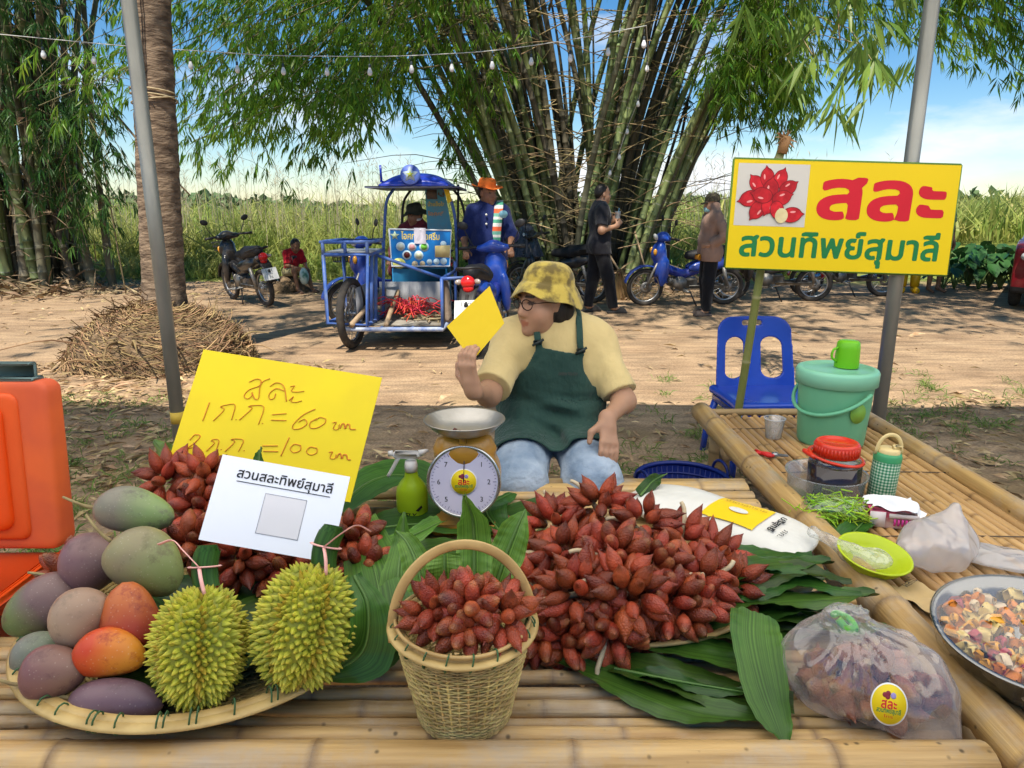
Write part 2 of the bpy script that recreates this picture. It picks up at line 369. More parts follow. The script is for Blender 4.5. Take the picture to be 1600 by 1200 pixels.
# ================================================================ SETTING
def ground_z(x, y):
    p = np.c_[x, y, x*0]; a = np.clip((60-np.abs(x))/40, 0, 1)*np.clip((16-y)/6, 0, 1)
    z = a*(.018*noise3(p, 1.7, 3)+.008*noise3(p, 6, 4))
    z = z-.03*np.exp(-((y-8.9)/.5)**2)*a+.12*np.exp(-((y-13.1)/.55)**2)*np.clip((6-x)/3, 0, 1)*np.clip((x+20)/4, 0, 1)*(.6+.5*noise3(p, 1.2, 9))
    return z
def build_ground():
    xs = np.r_[-900, -300, -120, -60, -35, -22, np.linspace(-15, 15, 260), 22, 35, 60, 120, 300, 900]
    ys = np.r_[-300, -60, -20, -8, np.linspace(-3, 15, 190), 18, 22, 30, 45, 80, 150, 300, 800, 2000]
    X, Y = np.meshgrid(xs, ys, indexing='ij'); X, Y = X.ravel(), Y.ravel(); Z = ground_z(X, Y)
    b = MB(); n, k = len(xs), len(ys); i, j = np.meshgrid(np.arange(n-1), np.arange(k-1), indexing='ij'); a = (i*k+j).ravel()
    b.add(np.c_[X, Y, Z], np.stack([a, a+k, a+k+1, a+1], 1))
    m = mat('dirt', (.43, .305, .19), (.29, .195, .12), rough=.95, scale=1.6, bump=.6, bscale=22, bdist=.02, spec=.1, ramp=(.3, .7), detail=9)
    t = m.node_tree; N = t.nodes.new; L = t.links.new; p = t.nodes['Principled BSDF']; col = p.inputs['Base Color'].links[0].from_socket
    tcn = N('ShaderNodeTexCoord'); sp = N('ShaderNodeSeparateXYZ'); L(tcn.outputs['Object'], sp.inputs[0])
    # streaks of swept dust along the road
    mp2 = N('ShaderNodeMapping'); mp2.inputs['Scale'].default_value = (.9, 4.5, 1); L(tcn.outputs['Object'], mp2.inputs[0])
    n2 = N('ShaderNodeTexNoise'); n2.inputs['Scale'].default_value = 2.2; n2.inputs['Detail'].default_value = 8; L(mp2.outputs[0], n2.inputs[0])
    r2 = _ramp(t, (.62, .62, .62), (1.25, 1.22, 1.15), .35, .68); L(n2.outputs[0], r2.inputs[0])
    mm = N('ShaderNodeMix'); mm.data_type = 'RGBA'; mm.blend_type = 'MULTIPLY'; mm.inputs[0].default_value = .75; L(col, mm.inputs[6]); L(r2.outputs[0], mm.inputs[7])
    # pebbles and crumbs
    v = N('ShaderNodeTexNoise'); v.inputs['Scale'].default_value = 70; v.inputs['Detail'].default_value = 3; L(tcn.outputs['Object'], v.inputs[0])
    r3 = _ramp(t, (.72, .72, .72), (1.2, 1.2, 1.2), .38, .62); L(v.outputs[0], r3.inputs[0])
    m3 = N('ShaderNodeMix'); m3.data_type = 'RGBA'; m3.blend_type = 'MULTIPLY'; m3.inputs[0].default_value = .8; L(mm.outputs[2], m3.inputs[6]); L(r3.outputs[0], m3.inputs[7])
    # green growth beyond the road
    n4 = N('ShaderNodeTexNoise'); n4.inputs['Scale'].default_value = .8; n4.inputs['Detail'].default_value = 6; L(tcn.outputs['Object'], n4.inputs[0])
    a4 = N('ShaderNodeMath'); a4.operation = 'MULTIPLY_ADD'; a4.inputs[1].default_value = 2.2; L(n4.outputs[0], a4.inputs[0]); L(sp.outputs[1], a4.inputs[2])
    r4 = N('ShaderNodeMapRange'); r4.inputs[1].default_value = 14.3; r4.inputs[2].default_value = 15.3; L(a4.outputs[0], r4.inputs[0])
    m4 = N('ShaderNodeMix'); m4.data_type = 'RGBA'; L(r4.outputs[0], m4.inputs[0]); L(m3.outputs[2], m4.inputs[6]); m4.inputs[7].default_value = (.20, .23, .055, 1)
    # damp darker earth and thin moss under the stall
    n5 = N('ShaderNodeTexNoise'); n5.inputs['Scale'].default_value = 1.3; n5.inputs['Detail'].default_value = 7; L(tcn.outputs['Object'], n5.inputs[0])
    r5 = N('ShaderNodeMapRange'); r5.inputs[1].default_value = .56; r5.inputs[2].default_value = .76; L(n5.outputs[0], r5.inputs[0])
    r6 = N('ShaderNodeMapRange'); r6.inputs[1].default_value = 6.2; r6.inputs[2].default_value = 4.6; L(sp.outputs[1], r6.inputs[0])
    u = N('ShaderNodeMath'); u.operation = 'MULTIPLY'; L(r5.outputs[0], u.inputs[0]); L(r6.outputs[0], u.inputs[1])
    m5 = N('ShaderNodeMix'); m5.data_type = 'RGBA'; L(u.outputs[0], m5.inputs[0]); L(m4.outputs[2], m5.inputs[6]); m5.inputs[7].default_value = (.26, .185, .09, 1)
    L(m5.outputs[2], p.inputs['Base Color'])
    tag(b.obj('ground', m), kind='structure')
build_ground()

def fast_leaves(name, V, F, m, parent=None):
    b = MB(); b.add(V, F); o = b.obj(name, m, parent, smooth=False); return o
# fallen leaves on the ground
def litter():
    rs = np.random.RandomState(5); P = []
    def patch(n, x0, x1, y0, y1, den=None):
        x = rs.uniform(x0, x1, n); y = rs.uniform(y0, y1, n)
        keep = noise3(np.c_[x, y, x*0], 1.1, 21) > rs.uniform(-.9, .5, n); P.append(np.c_[x[keep], y[keep]])
    patch(3000, -4.6, -1.5, 3.4, 6.4); patch(2400, 1.6, 6, 2.4, 5.2); patch(1700, -2.4, 1.8, 2.7, 5.0); patch(700, -6, 6, 5.2, 8.5)
    patch(1800, -10, 5, 11.6, 13.8); patch(1300, -1.5, 4, 11, 13.2); patch(900, 2.2, 5.2, 2.5, 4.6); patch(700, -10, -3.5, 8.5, 12)
    P = np.vstack(P); n = len(P); z = ground_z(P[:, 0], P[:, 1])+rs.uniform(.004, .03, n)
    th = rs.rand(n)*6.28; D = np.c_[np.cos(th), np.sin(th), rs.uniform(-.12, .22, n)]
    L = rs.uniform(.04, .13, n)*np.where(rs.rand(n) < .10, 1.7, 1); W = L*rs.uniform(.10, .24, n)
    Z = np.c_[rs.normal(size=(n, 2))*.35, np.ones(n)]; D = nrm(D); Sd = nrm(np.cross(D, Z)); Nn = np.cross(Sd, D)
    B = np.c_[P, z]; cu = rs.uniform(-.03, .1, n)[:, None]
    V = np.stack([B, B+D*L[:, None]*.45+Sd*W[:, None]/2+Nn*cu*L[:, None], B+D*L[:, None], B+D*L[:, None]*.45-Sd*W[:, None]/2+Nn*(cu+.1)*L[:, None]], 1).reshape(-1, 3)
    m = mat('dry_leaf', (.50, .37, .20), (.27, .175, .085), rough=.8, scale=12, isl=.35)
    tag(fast_leaves('fallen_leaves', V, np.arange(4*n).reshape(n, 4), m), 'dry tan bamboo leaves scattered over the bare earth', 'leaf litter', kind='stuff')
litter()
def tufts():
    rs = np.random.RandomState(8); B = []
    for cx, cy, rx, ry, n in ((-2.55, 3.6, .55, .55, 80), (-2.2, 2.9, .5, .4, 90), (.75, 3.5, .5, .35, 60), (3.3, 4.3, 1.3, .5, 70), (4.3, 3.6, .9, .5, 70), (-.4, 3.2, .4, .3, 30), (2.1, 4.9, .6, .3, 30), (3.6, 5.5, 1.4, .4, 30), (-3.2, 4.6, .4, .5, 25)):
        B.append(np.c_[cx+rs.normal(size=n)*rx, cy+rs.normal(size=n)*ry])
    B = np.vstack(B); B = np.repeat(B, 22, 0)+rs.normal(size=(len(B)*22, 2))*.035; n = len(B)
    D = np.c_[rs.normal(size=(n, 2))*.6, np.ones(n)*.7]; L = rs.uniform(.05, .17, n)
    V, F = leaves(np.c_[B, ground_z(B[:, 0], B[:, 1])], D, L, rs.uniform(.004, .009, n), droop=.4, rs=rs)
    m = mat('lawn_blade', (.10, .19, .035), (.19, .24, .06), rough=.6, scale=3, isl=.3, transl=.25)
    tag(fast_leaves('grass', V, F, m), 'short green grass tufts on the shaded earth around the stall', 'grass', kind='stuff')
tufts()
def field():
    rs = np.random.RandomState(9); pts = []
    def zone(n, x0, x1, y0, y1, h0, h1, k, pw=1.):
        x = rs.uniform(x0, x1, n); y = y0+(y1-y0)*rs.rand(n)**pw; hh = rs.uniform(h0, h1, n)*(1+.25*noise3(np.c_[x, y, x*0], .5, 2))
        x = np.repeat(x, k); y = np.repeat(y, k); hh = np.repeat(hh, k)*rs.uniform(.5, 1.1, n*k)
        pts.append(np.c_[x+rs.normal(size=n*k)*.12, y+rs.normal(size=n*k)*.12, hh, rs.rand(n*k)])
    zone(1300, -20, 6.6, 14.6, 17, .25, .7, 10); zone(1100, -22, 6, 15.6, 18, .8, 1.45, 12); zone(1700, -30, 9.5, 17, 24, 1.35, 1.75, 12)
    zone(420, 6.5, 20, 16, 20, .12, .4, 8); zone(1800, 8, 50, 27, 44, 1.7, 2.5, 10); zone(900, -60, 60, 40, 75, 2, 3, 8)
    zone(130, -14, 3.5, 14.0, 15, .15, .45, 10)
    q = np.vstack(pts); n = len(q); far = q[:, 1] > 25
    D = np.c_[rs.normal(size=(n, 2))*.24, np.ones(n)]
    V, F = leaves(np.c_[q[:, :2], np.zeros(n)], D, q[:, 2], np.where(far, .10, .034)*rs.uniform(.6, 1.5, n), fold=.1, droop=.0, rs=rs)
    V = V.reshape(n, 4, 3); V[:, 2, :2] += (rs.normal(size=(n, 2))*.25)*q[:, 2, None]; V[:, 2, 2] -= .10*q[:, 2]; V = V.reshape(-1, 3)
    # side blades that hang off the stems
    k = rs.randint(0, n, 26000); k = k[~far[k]]; b0 = np.c_[q[k, :2]+rs.normal(size=(len(k), 2))*.1, q[k, 2]*rs.uniform(.3, .85, len(k))]
    V2, F2 = leaves(b0, np.c_[rs.normal(size=(len(k), 2)), rs.uniform(.1, .9, len(k))], rs.uniform(.25, .6, len(k)), rs.uniform(.015, .04, len(k)), droop=.5, rs=rs)
    m = mat('cane_grass', (.22, .29, .055), (.40, .38, .12), rough=.6, scale=.55, isl=.32, transl=.3, ramp=(.38, .66))
    b = MB(); b.add(V, F); b.add(V2, F2)
    tag(b.obj('tall_grass', m, smooth=False), 'tall yellow-green cane grass filling the field beyond the dirt road', 'grass', kind='stuff')
    # dry flowering stems
    b = MB(); n = 700; x = np.r_[rs.uniform(-13, -2.2, 500), rs.uniform(2.5, 8, 200)]; y = rs.uniform(16, 20, n)
    P = np.c_[x, y, np.zeros(n)]; H = rs.uniform(1.5, 2.75, n); D = np.c_[rs.normal(size=(n, 2))*.09, np.ones(n)]
    V, F = leaves(P, D, H, .016, fold=0, droop=0, rs=rs); b.add(V, F)
    top = P+nrm(D)*H[:, None]; k = np.repeat(np.arange(n), 7)
    V, F = leaves(top[k]-nrm(D)[k]*rs.uniform(0, .5, len(k))[:, None], np.c_[rs.normal(size=(len(k), 2))*.5, np.ones(len(k))*.8], rs.uniform(.10, .3, len(k)), .012, rs=rs); b.add(V, F)
    m = mat('dry_stem', (.50, .44, .30), (.36, .31, .19), rough=.8, scale=1, isl=.2, transl=.3)
    tag(b.obj('reeds', m, smooth=False), 'pale dry flowering reed stems rising over the green grass', 'reeds', kind='stuff')
    # far wood on the horizon
    n = 9000; x = rs.uniform(-160, 200, n); y = rs.uniform(120, 140, n); top = 3.2+3.2*np.clip(noise3(np.c_[x, x*0, x*0], .09, 5), -.6, 1)+1.2*noise3(np.c_[x, x*0, x*0], .4, 6); z = top*rs.rand(n)**.6
    V, F = leaves(np.c_[x, y, np.maximum(z, 0)], rs.normal(size=(n, 3)), 2.2, 1.4, rs=rs)
    tag(fast_leaves('distant_wood', V, F, mat('far_leaf', (.075, .13, .05), (.12, .18, .07), rough=.8, scale=.2, isl=.3)), 'low dark line of trees on the far horizon', 'wood', kind='stuff')
field()

# ---------------------------------------------------------------- bamboo
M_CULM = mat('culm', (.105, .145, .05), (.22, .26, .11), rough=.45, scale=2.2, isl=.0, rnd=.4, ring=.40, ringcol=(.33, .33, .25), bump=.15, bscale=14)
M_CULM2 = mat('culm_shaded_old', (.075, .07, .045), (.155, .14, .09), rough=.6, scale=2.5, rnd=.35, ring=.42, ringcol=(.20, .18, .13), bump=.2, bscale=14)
M_TWIG = mat('bamboo_twig', (.26, .19, .09), (.40, .31, .16), rough=.7, scale=3, isl=.4)
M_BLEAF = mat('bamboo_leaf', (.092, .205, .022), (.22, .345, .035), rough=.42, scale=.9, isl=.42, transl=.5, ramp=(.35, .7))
M_BLEAF2 = mat('bamboo_leaf_shaded', (.035, .095, .020), (.07, .15, .028), rough=.4, scale=.9, isl=.38, transl=.38)  # darker copy of the leaf green, shade of the clump put into the colour
M_SHEATH = mat('culm_sheath', (.34, .25, .15), (.22, .15, .08), rough=.85, scale=6, isl=.3)
def sprays(rs, Cn, twig, k=8, ln=.2, wd=.026, hang=.75):
    n = len(Cn); twig = nrm(twig); i = np.tile(np.arange(k), n); c = np.repeat(np.arange(n), k)
    side = nrm(np.cross(twig, [0, 0, 1.])+1e-6)[c]; sg = np.where(i % 2, 1, -1)[:, None]*rs.uniform(.2, 1.1, (n*k, 1))
    P = Cn[c]+twig[c]*((i/k-.5)*.16)[:, None]
    D = twig[c]*.55+side*sg*.75+np.array([0, 0, -hang])*rs.uniform(.4, 1.4, (n*k, 1))+rs.normal(size=(n*k, 3))*.18
    return leaves(P, D, ln*rs.uniform(.6, 1.25, n*k), wd*rs.uniform(.7, 1.3, n*k), fold=.22, droop=.12, rs=rs)
def arcs(rs, n, A, Bx, sag=.5, per=40, jit=.3, k=8, ln=.2, wd=.026, start=.3, hang=.75, ok=None):
    """branches from box A to box B: returns twig tubes and leaf faces"""
    b = MB(); lv = MB(); lo, hi = np.array(A[0], float), np.array(A[1], float); l2, h2 = np.array(Bx[0], float), np.array(Bx[1], float)
    for i in range(n):
        a = rs.uniform(lo, hi); c = rs.uniform(l2, h2)
        if ok is not None:
            for _ in range(12):
                if ok(c): break
                c = rs.uniform(l2, h2)
        mid = (a+c)/2+np.array([0, 0, rs.uniform(.2, 1)*sag]); P = spline([a, mid, c], 16); b.tube(P, [.014, .004], 4, cap=False)
        t = start+(1-start)*rs.rand(per)**.8; q = np.stack([np.interp(t*15, np.arange(16), P[:, j]) for j in range(3)], 1)
        T = np.gradient(P, axis=0); tw = np.stack([np.interp(t*15, np.arange(16), T[:, j]) for j in range(3)], 1)
        off = rs.normal(size=(per, 3))*jit*np.array([1, 1, .8]); off[:, 2] -= .1
        lv.add(*sprays(rs, q+off, nrm(tw)+nrm(off+1e-6)*.8+rs.normal(size=(per, 3))*.3, k, ln, wd, hang))
        for j in range(0, per, 4): b.tube([q[j], q[j]+off[j]*.5+[0, 0, .04], q[j]+off[j]], .0032, 3, cap=False)
    return b, lv
def culm_path(bx, by, mx, my, H, cx, cy, z0=-.05):
    z = np.linspace(0, 1, 14); Z = H*(z-.10*z**3)
    return np.c_[bx+mx*Z+cx*Z**2, by+my*Z+cy*Z**2, Z+z0]
def main_clump():
    rs = np.random.RandomState(31); cx, cy = 1.38, 13.3
    o = thing('bamboo_clump', 'huge fanning clump of green and grey bamboo culms beyond the dirt road', 'bamboo', (cx, cy, 0))
    for i in range(92):
        bx = rs.uniform(-1.12, 1.12); by = rs.uniform(-.65, .65); s = bx/1.12
        mx = s*.30+rs.normal()*.085; my = by*.12-.05+rs.normal()*.05; H = rs.uniform(7.5, 11); q = rs.uniform(.008, .034)*(1 if mx > 0 else -1)
        b = MB(); b.tube(culm_path(bx, by, mx, my, H, q, rs.uniform(-.03, .012)), [rs.uniform(.045, .072), .05, .04, .012], 8, node=rs.uniform(.3, .44), bulge=1.13)
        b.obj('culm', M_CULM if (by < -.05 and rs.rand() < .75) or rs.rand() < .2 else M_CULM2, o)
    b = MB()
    for i in range(48):
        bx = rs.uniform(-1.0, 1.0); s = bx; b.tube(culm_path(bx, rs.uniform(-.2, .6), s*.3+rs.normal()*.12, rs.normal()*.05, rs.uniform(5, 8), .02*np.sign(s), 0), [rs.uniform(.025, .045), .025, .01], 6, cap=False)
    b.obj('old_stems', M_CULM2, o)
    # dry side branches tangled through the culms
    b = MB()
    for i in range(420):
        z = rs.uniform(.7, 5.5); s = rs.uniform(-1, 1); x = s*(1.1+.42*z); p = np.array([x, rs.uniform(-1.0, .2), z]); th = rs.uniform(-.5, 1.0)*(1 if rs.rand() < .5+s*.35 else -1)
        d = np.array([math.cos(th)*(1 if rs.rand() < .5+.35*s else -1), rs.uniform(-.6, .2), math.sin(abs(th))*rs.uniform(.1, 1)]); L = rs.uniform(.5, 2.3)
        b.tube([p, p+d*L*.5+[0, 0, .1], p+d*L+[0, 0, -.1*L]], [.009, .003], 4, cap=False, seg=7)
    b.obj('dry_branch_tangle', M_TWIG, o)
    b = MB(); n = 900; V, F = leaves(np.c_[rs.normal(size=(n, 2))*[1.0, .75], rs.uniform(0, .35, n)], rs.normal(size=(n, 3))*[1, 1, .5], rs.uniform(.15, .5, n), rs.uniform(.03, .07, n), rs=rs); b.add(V, F); b.obj('dry_sheath', M_SHEATH, o, smooth=False)
    W = np.array([cx, cy, 0])
    tw, lv = MB(), MB()
    def go(n, A, B, **k):
        b, l = arcs(rs, n, (np.array(A[0])-W, np.array(A[1])-W), (np.array(B[0])-W, np.array(B[1])-W), **k)
        for q in ((tw, b), (lv, l)):
            q[0].add(np.vstack(q[1].V), q[1].F)
    def left_ok(c):
        x, y, z = c+W; px = 800+FPX*x/(y*.97); zz = (z-1.4)/y; py = 325-zz*FPX*.97
        if px < 300: lim = 235
        elif px < 480: lim = 255-(px-300)*.1+20*math.sin(px*.07)
        elif px < 600: lim = 285-abs(px-500)*1.2
        elif px < 690: lim = 170
        else: lim = 275-abs(px-725)*1.4
        return py < lim+12*math.sin(px*.19)
    go(54, ((-2.2, 11.2, 4.3), (.2, 13, 6.6)), ((-6.2, 9.3, 2.0), (-.6, 13, 5.0)), per=38, jit=.30, ok=left_ok, sag=.8)
    go(26, ((-1.5, 11.5, 3.4), (.2, 13, 5)), ((-4.6, 9.6, 1.9), (-.4, 12.4, 3.2)), per=30, jit=.2, ok=left_ok, sag=.7, start=.45)
    go(12, ((.5, 11.8, 5), (2.5, 13, 7)), ((-.8, 10.5, 4.4), (3.6, 13, 5.6)), per=30, jit=.35)
    def right_ok(c):
        x, y, z = c+W; px = 800+FPX*x/(y*.97); py = 325-(z-1.4)/y*FPX*.97
        if px < 1180: lim = 225-(1180-px)*.3
        elif px < 1265: lim = 222
        elif px < 1330: lim = 95
        elif px < 1440: lim = 120+(px-1330)*.4
        elif px < 1560: lim = 130-30*math.sin((px-1440)*.03)
        else: lim = 205
        return py < lim
    go(38, ((2.8, 10.5, 4.3), (4.6, 13, 6.5)), ((2.6, 8.5, 2.1), (8.4, 12.6, 5.0)), per=40, jit=.28, ok=right_ok, sag=.7)
    go(18, ((3.2, 11, 3.2), (3.8, 12.5, 4.6)), ((2.7, 10.2, 2.0), (4.6, 12.4, 3.4)), per=32, jit=.2, ok=right_ok, sag=.5)
    go(20, ((4.5, 9.5, 4.8), (6, 11.5, 6)), ((5.6, 8.0, 2.6), (8.6, 10.5, 4.6)), per=34, jit=.25, ok=right_ok, sag=.6)
    go(40, ((-1, 9.5, 7.5), (4, 11, 9)), ((-6.5, 3.6, 5.5), (8.5, 6.4, 7.4)), per=54, jit=.5, sag=1.2, hang=.22, k=9, ln=.25, wd=.04, start=.45)      # the crown that arches over the road
    go(22, ((-2, 12, 6.5), (4, 13.5, 9)), ((-4, 11, 6.2), (6, 16, 9)), per=40, jit=.5, sag=1)
    tw.obj('branches', mat('bamboo_branch', (.12, .11, .05), (.2, .17, .08), rough=.6, scale=3), o); lv.obj('foliage', M_BLEAF, o, smooth=False)
    # one long sunlit branch that bends down near the stall
    b = MB(); P = spline([(.6-cx, 12.6-cy, 4.5), (1.2-cx, 9.5-cy, 6.4), (1.9-cx, 6.6-cy, 5.2), (2.02-cx, 5.2-cy, 3.4), (2.12-cx, 5.0-cy, 2.45)], 40); b.tube(P, [.02, .004], 5)
    l = MB()
    for z0, z1, n, jx in ((2.55, 3.3, 46, .22), (2.05, 2.6, 15, .13)):
        q = np.c_[rs.normal(2.0 if z0 > 2.4 else 2.18, jx, n)-cx, rs.normal(5.05, .2, n)-cy, rs.uniform(z0, z1, n)]
        l.add(*sprays(rs, q, rs.normal(size=(n, 3))*[1, 1, .3]+[.1, 0, -.5], 7, .24, .034, .9))
        for i in range(0, n, 3): b.tube([q[i], q[i]+[-.05, .05, .1], (2.0-cx, 5.1-cy, q[i][2]+.2)], .003, 3, cap=False)
    b.obj('bent_branch', M_TWIG, o); l.obj('bright_leaves', mat('young_bamboo_leaf', (.12, .22, .035), (.20, .30, .06), rough=.4, scale=2, isl=.25, transl=.45), o, smooth=False)
main_clump()
def left_clump():
    rs = np.random.RandomState(12); cx, cy = -8.55, 12.6
    o = thing('bamboo_clump', 'dark crowded bamboo clump with peeling grey culms beside the coconut palm', 'bamboo', (cx, cy, 0))
    for i in range(46):
        bx = rs.uniform(-.9, .62); by = rs.uniform(-.6, .6); s = bx/.9
        b = MB(); b.tube(culm_path(bx, by, s*.10+rs.normal()*.05, rs.normal()*.03-.02, rs.uniform(7, 10), rs.uniform(-.01, .02), rs.uniform(-.02, .01)), [rs.uniform(.05, .085), .06, .045, .02], 8, node=rs.uniform(.3, .45), bulge=1.13)
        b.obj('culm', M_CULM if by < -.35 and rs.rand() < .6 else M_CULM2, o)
    for bx, by, mx, H, r in ((1.22, -.1, -.10, 6, .075), (.98, -.2, -.16, 6.2, .06), (1.45, .1, -.02, 6.5, .062), (.62, -.5, .02, 7, .06), (.9, .3, -.2, 5, .05)):
        b = MB(); b.tube(culm_path(bx, by, mx, -.01, H, .012, 0), [r*1.25, r*.8, r*.7, r*.4], 8, node=.4, bulge=1.12); b.obj('culm', M_CULM2, o)
    b = MB(); b.tube([(3.3, -.6, 1.6), (2.4, -.5, 2.6), (1.2, -.3, 4.2), (.3, 0, 6.2)], [.012, .03], 6, seg=14)
    b.tube([(2.1, -.7, 0), (2.05, -.7, .9), (1.95, -.6, 2.3)], .012, 5, seg=8)
    for i in range(240):
        z = rs.uniform(.4, 5.5); p = np.array([rs.uniform(-.9, 1.6), rs.uniform(-1, .2), z]); d = np.array([rs.uniform(-1, 1), rs.uniform(-.5, .3), rs.uniform(-.2, .7)]); L = rs.uniform(.4, 1.7)
        b.tube([p, p+d*L*.5+[0, 0, .08], p+d*L], [.009, .003], 4, cap=False, seg=6)
    b.obj('dry_branch_tangle', mat('old_twig', (.14, .10, .06), (.24, .18, .10), rough=.8, scale=3, isl=.3), o)
    b = MB(); n = 1500; x = rs.normal(size=n)*.95+.1; V, F = leaves(np.c_[x, rs.normal(size=n)*.6-.3, np.abs(rs.normal(size=n))*.13*np.exp(-(x/1.3)**2)+.01], rs.normal(size=(n, 3))*[1, 1, .35], rs.uniform(.15, .55, n), rs.uniform(.02, .06, n), rs=rs); b.add(V, F)
    n = 90; V, F = leaves(np.c_[rs.uniform(-.9, .8, n), rs.uniform(-.8, 0, n), rs.uniform(.5, 3.5, n)], rs.normal(size=(n, 3))*[1, .6, 1], rs.uniform(.2, .5, n), rs.uniform(.05, .1, n), rs=rs); b.add(V, F)
    b.obj('dry_sheath', M_SHEATH, o, smooth=False)
    tw, lv = MB(), MB(); W = np.array([cx, cy, 0])
    for n, A, B, k in ((18, ((-9.3, 11.8, 4), (-7.4, 12.8, 7)), ((-9.6, 10.4, 2.3), (-5.2, 12.6, 5)), dict(per=30, jit=.3)), (12, ((-8, 11.8, 3), (-7, 12.6, 5)), ((-8, 10.8, 1.3), (-5.6, 12.3, 3.2)), dict(per=22, jit=.22)), (9, ((-7.8, 12, 2), (-7, 12.6, 3.2)), ((-7.6, 11.4, .7), (-6.2, 12.4, 1.7)), dict(per=14, jit=.18)), (16, ((-9.3, 11.8, 6), (-7, 12.8, 8)), ((-11, 7.5, 5.5), (-5, 11, 7.5)), dict(per=36, jit=.45))):
        b, l = arcs(rs, n, (np.array(A[0])-W, np.array(A[1])-W), (np.array(B[0])-W, np.array(B[1])-W), **k)
        tw.add(np.vstack(b.V), b.F); lv.add(np.vstack(l.V), l.F)
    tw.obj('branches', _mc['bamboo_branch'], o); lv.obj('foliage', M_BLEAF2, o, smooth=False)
left_clump()
# ---------------------------------------------------------------- coconut palm with its root mound
def palm():
    rs = np.random.RandomState(4); B = np.array(gp(266, 512)); B[1] = 6.62; B[0] = dp(253, 480, 6.62).x
    o = thing('coconut_palm', 'ringed grey coconut palm trunk tied with rope above a mound of dead roots', 'palm tree', tuple(B))
    b = MB(); n = 240; z = np.linspace(0, 8.4, n); lean = .058*z+.003*z*z
    step = np.abs((z/.105) % 1); r = np.interp(z, [0, .35, .8, 3, 8.4], [.235, .20, .182, .160, .13])*(1+.045*step)
    P = np.c_[lean, z*.0, z]; b.tube(P, r, 26)
    V = b.V[0]; V += nrm(V*[1, 1, 0]-np.c_[np.repeat(lean, 26), np.zeros((n*26, 2))])*(noise3(V*[1, 1, 3], 9, 2)*.007+noise3(V, 30, 3)*.004)[:, None]
    m = mat('palm_bark', (.30, .215, .14), (.10, .068, .045), rough=.95, scale=7, stretch=(1, 1, 3.2), bump=.9, bscale=16, bdist=.02, ramp=(.32, .62), detail=9)
    b.obj('trunk', m, o)
    b = MB()
    for i in range(17):
        th = i*2.4; el = rs.uniform(-.1, 1.1); d = np.array([math.cos(th)*math.cos(el), math.sin(th)*math.cos(el), math.sin(el)]); p0 = np.array([-.07, 0, 8.35]); L = rs.uniform(2.6, 3.4)
        P = spline([p0, p0+d*L*.5+[0, 0, .2], p0+d*L*np.array([1, 1, .4])-[0, 0, .9]], 26); b.tube(P, [.03, .006], 5)
        T = nrm(np.gradient(P, axis=0)); s = nrm(np.cross(T, [0, 0, 1.]))
        for sg in (-1, 1):
            V, F = leaves(P[3:], T[3:]*.7+s[3:]*sg-np.array([0, 0, .45]), rs.uniform(.5, .75, 23), .045, rs=rs); b.add(V, F)
    b.obj('crown', M_BLEAF, o, smooth=False)
    # mound: earth core with a mat of root fibres and dry fronds
    def f(p): return ell_(p, (-.02, -.1, -.06), (.80, .68, .56))*1+.05*noise3(p, 7, 5)+.02*noise3(p, 22, 6)
    sdf_obj('root_mound', f, (-1.2, -1.1, -.1), (1.2, 1, .7), .03, mat('mound_earth', (.24, .165, .095), (.12, .08, .045), rough=1, scale=9, bump=1, bscale=40, bdist=.03), o)
    b = MB()
    for i in range(3000):
        th = rs.rand()*6.28; ph = rs.rand()**.7*1.5; c = np.array([math.cos(th)*math.sin(ph)*.84, math.sin(th)*math.sin(ph)*.72-.1, math.cos(ph)*.60-.05]); u = nrm(c)
        d = nrm(np.array([-math.sin(th), math.cos(th), rs.normal()*.6])+u*rs.uniform(-.35, .12)-np.array([0, 0, .35])); L = rs.uniform(.05, .22)
        b.tube([c, c+d*L*.5+u*.03*rs.rand(), c+d*L+u*rs.uniform(-.05, .05)], rs.uniform(.0016, .0055), 3, cap=False)
    for i in range(12):
        th = rs.uniform(-2.9, .1); c = np.array([math.cos(th)*.7, math.sin(th)*.6-.1, rs.uniform(.05, .3)]); d = np.array([math.cos(th+rs.normal()*.9), math.sin(th), rs.uniform(-.2, .35)])
        b.tube([c, c+d*.22+[0, 0, .03], c+d*rs.uniform(.3, .6)+[0, 0, -.08]], [rs.uniform(.008, .016), .004], 5, seg=6)
    b.obj('root_fibre', mat('root_straw', (.34, .225, .11), (.15, .09, .045), rough=.9, scale=5, isl=.4), o, smooth=False)
    r = thing('rope', 'thin tan rope wound and knotted round the coconut trunk', 'rope', tuple(B+[0, 0, 2.3])); b = MB()
    t = np.linspace(0, 2*math.pi*3, 80); xx = .15
    b.tube(np.c_[xx+.185*np.cos(t), .185*np.sin(t), .05*np.sin(t*.5)+.02*t/6], .007, 5)
    b.obj('wrap', mat('rope_fibre', (.50, .40, .24), (.38, .29, .16), rough=.9, scale=30), r)
    b = MB(); b.tube([(0.155, -.19, .02), (0.161, -.21, .3), (0.180, -.24, .9), (0.211, -.2, 1.7), (0.236, -.18, 2.2)], .007, 5, seg=16); b.tube([(0.155, -.19, .02), (0.174, -.21, .3), (0.198, -.24, .9), (0.223, -.2, 1.7)], .006, 5, seg=16)
    b.tube([(0.155, -.19, .02), (0.192, -.23, .08)], .006, 5); b.tube([(0.155, -.19, .02), (0.124, -.23, .07)], .006, 5); b.ball((0.155, -.195, .01), .02, 8); b.obj('hanging_end', _mc['rope_fibre'], r)
palm()
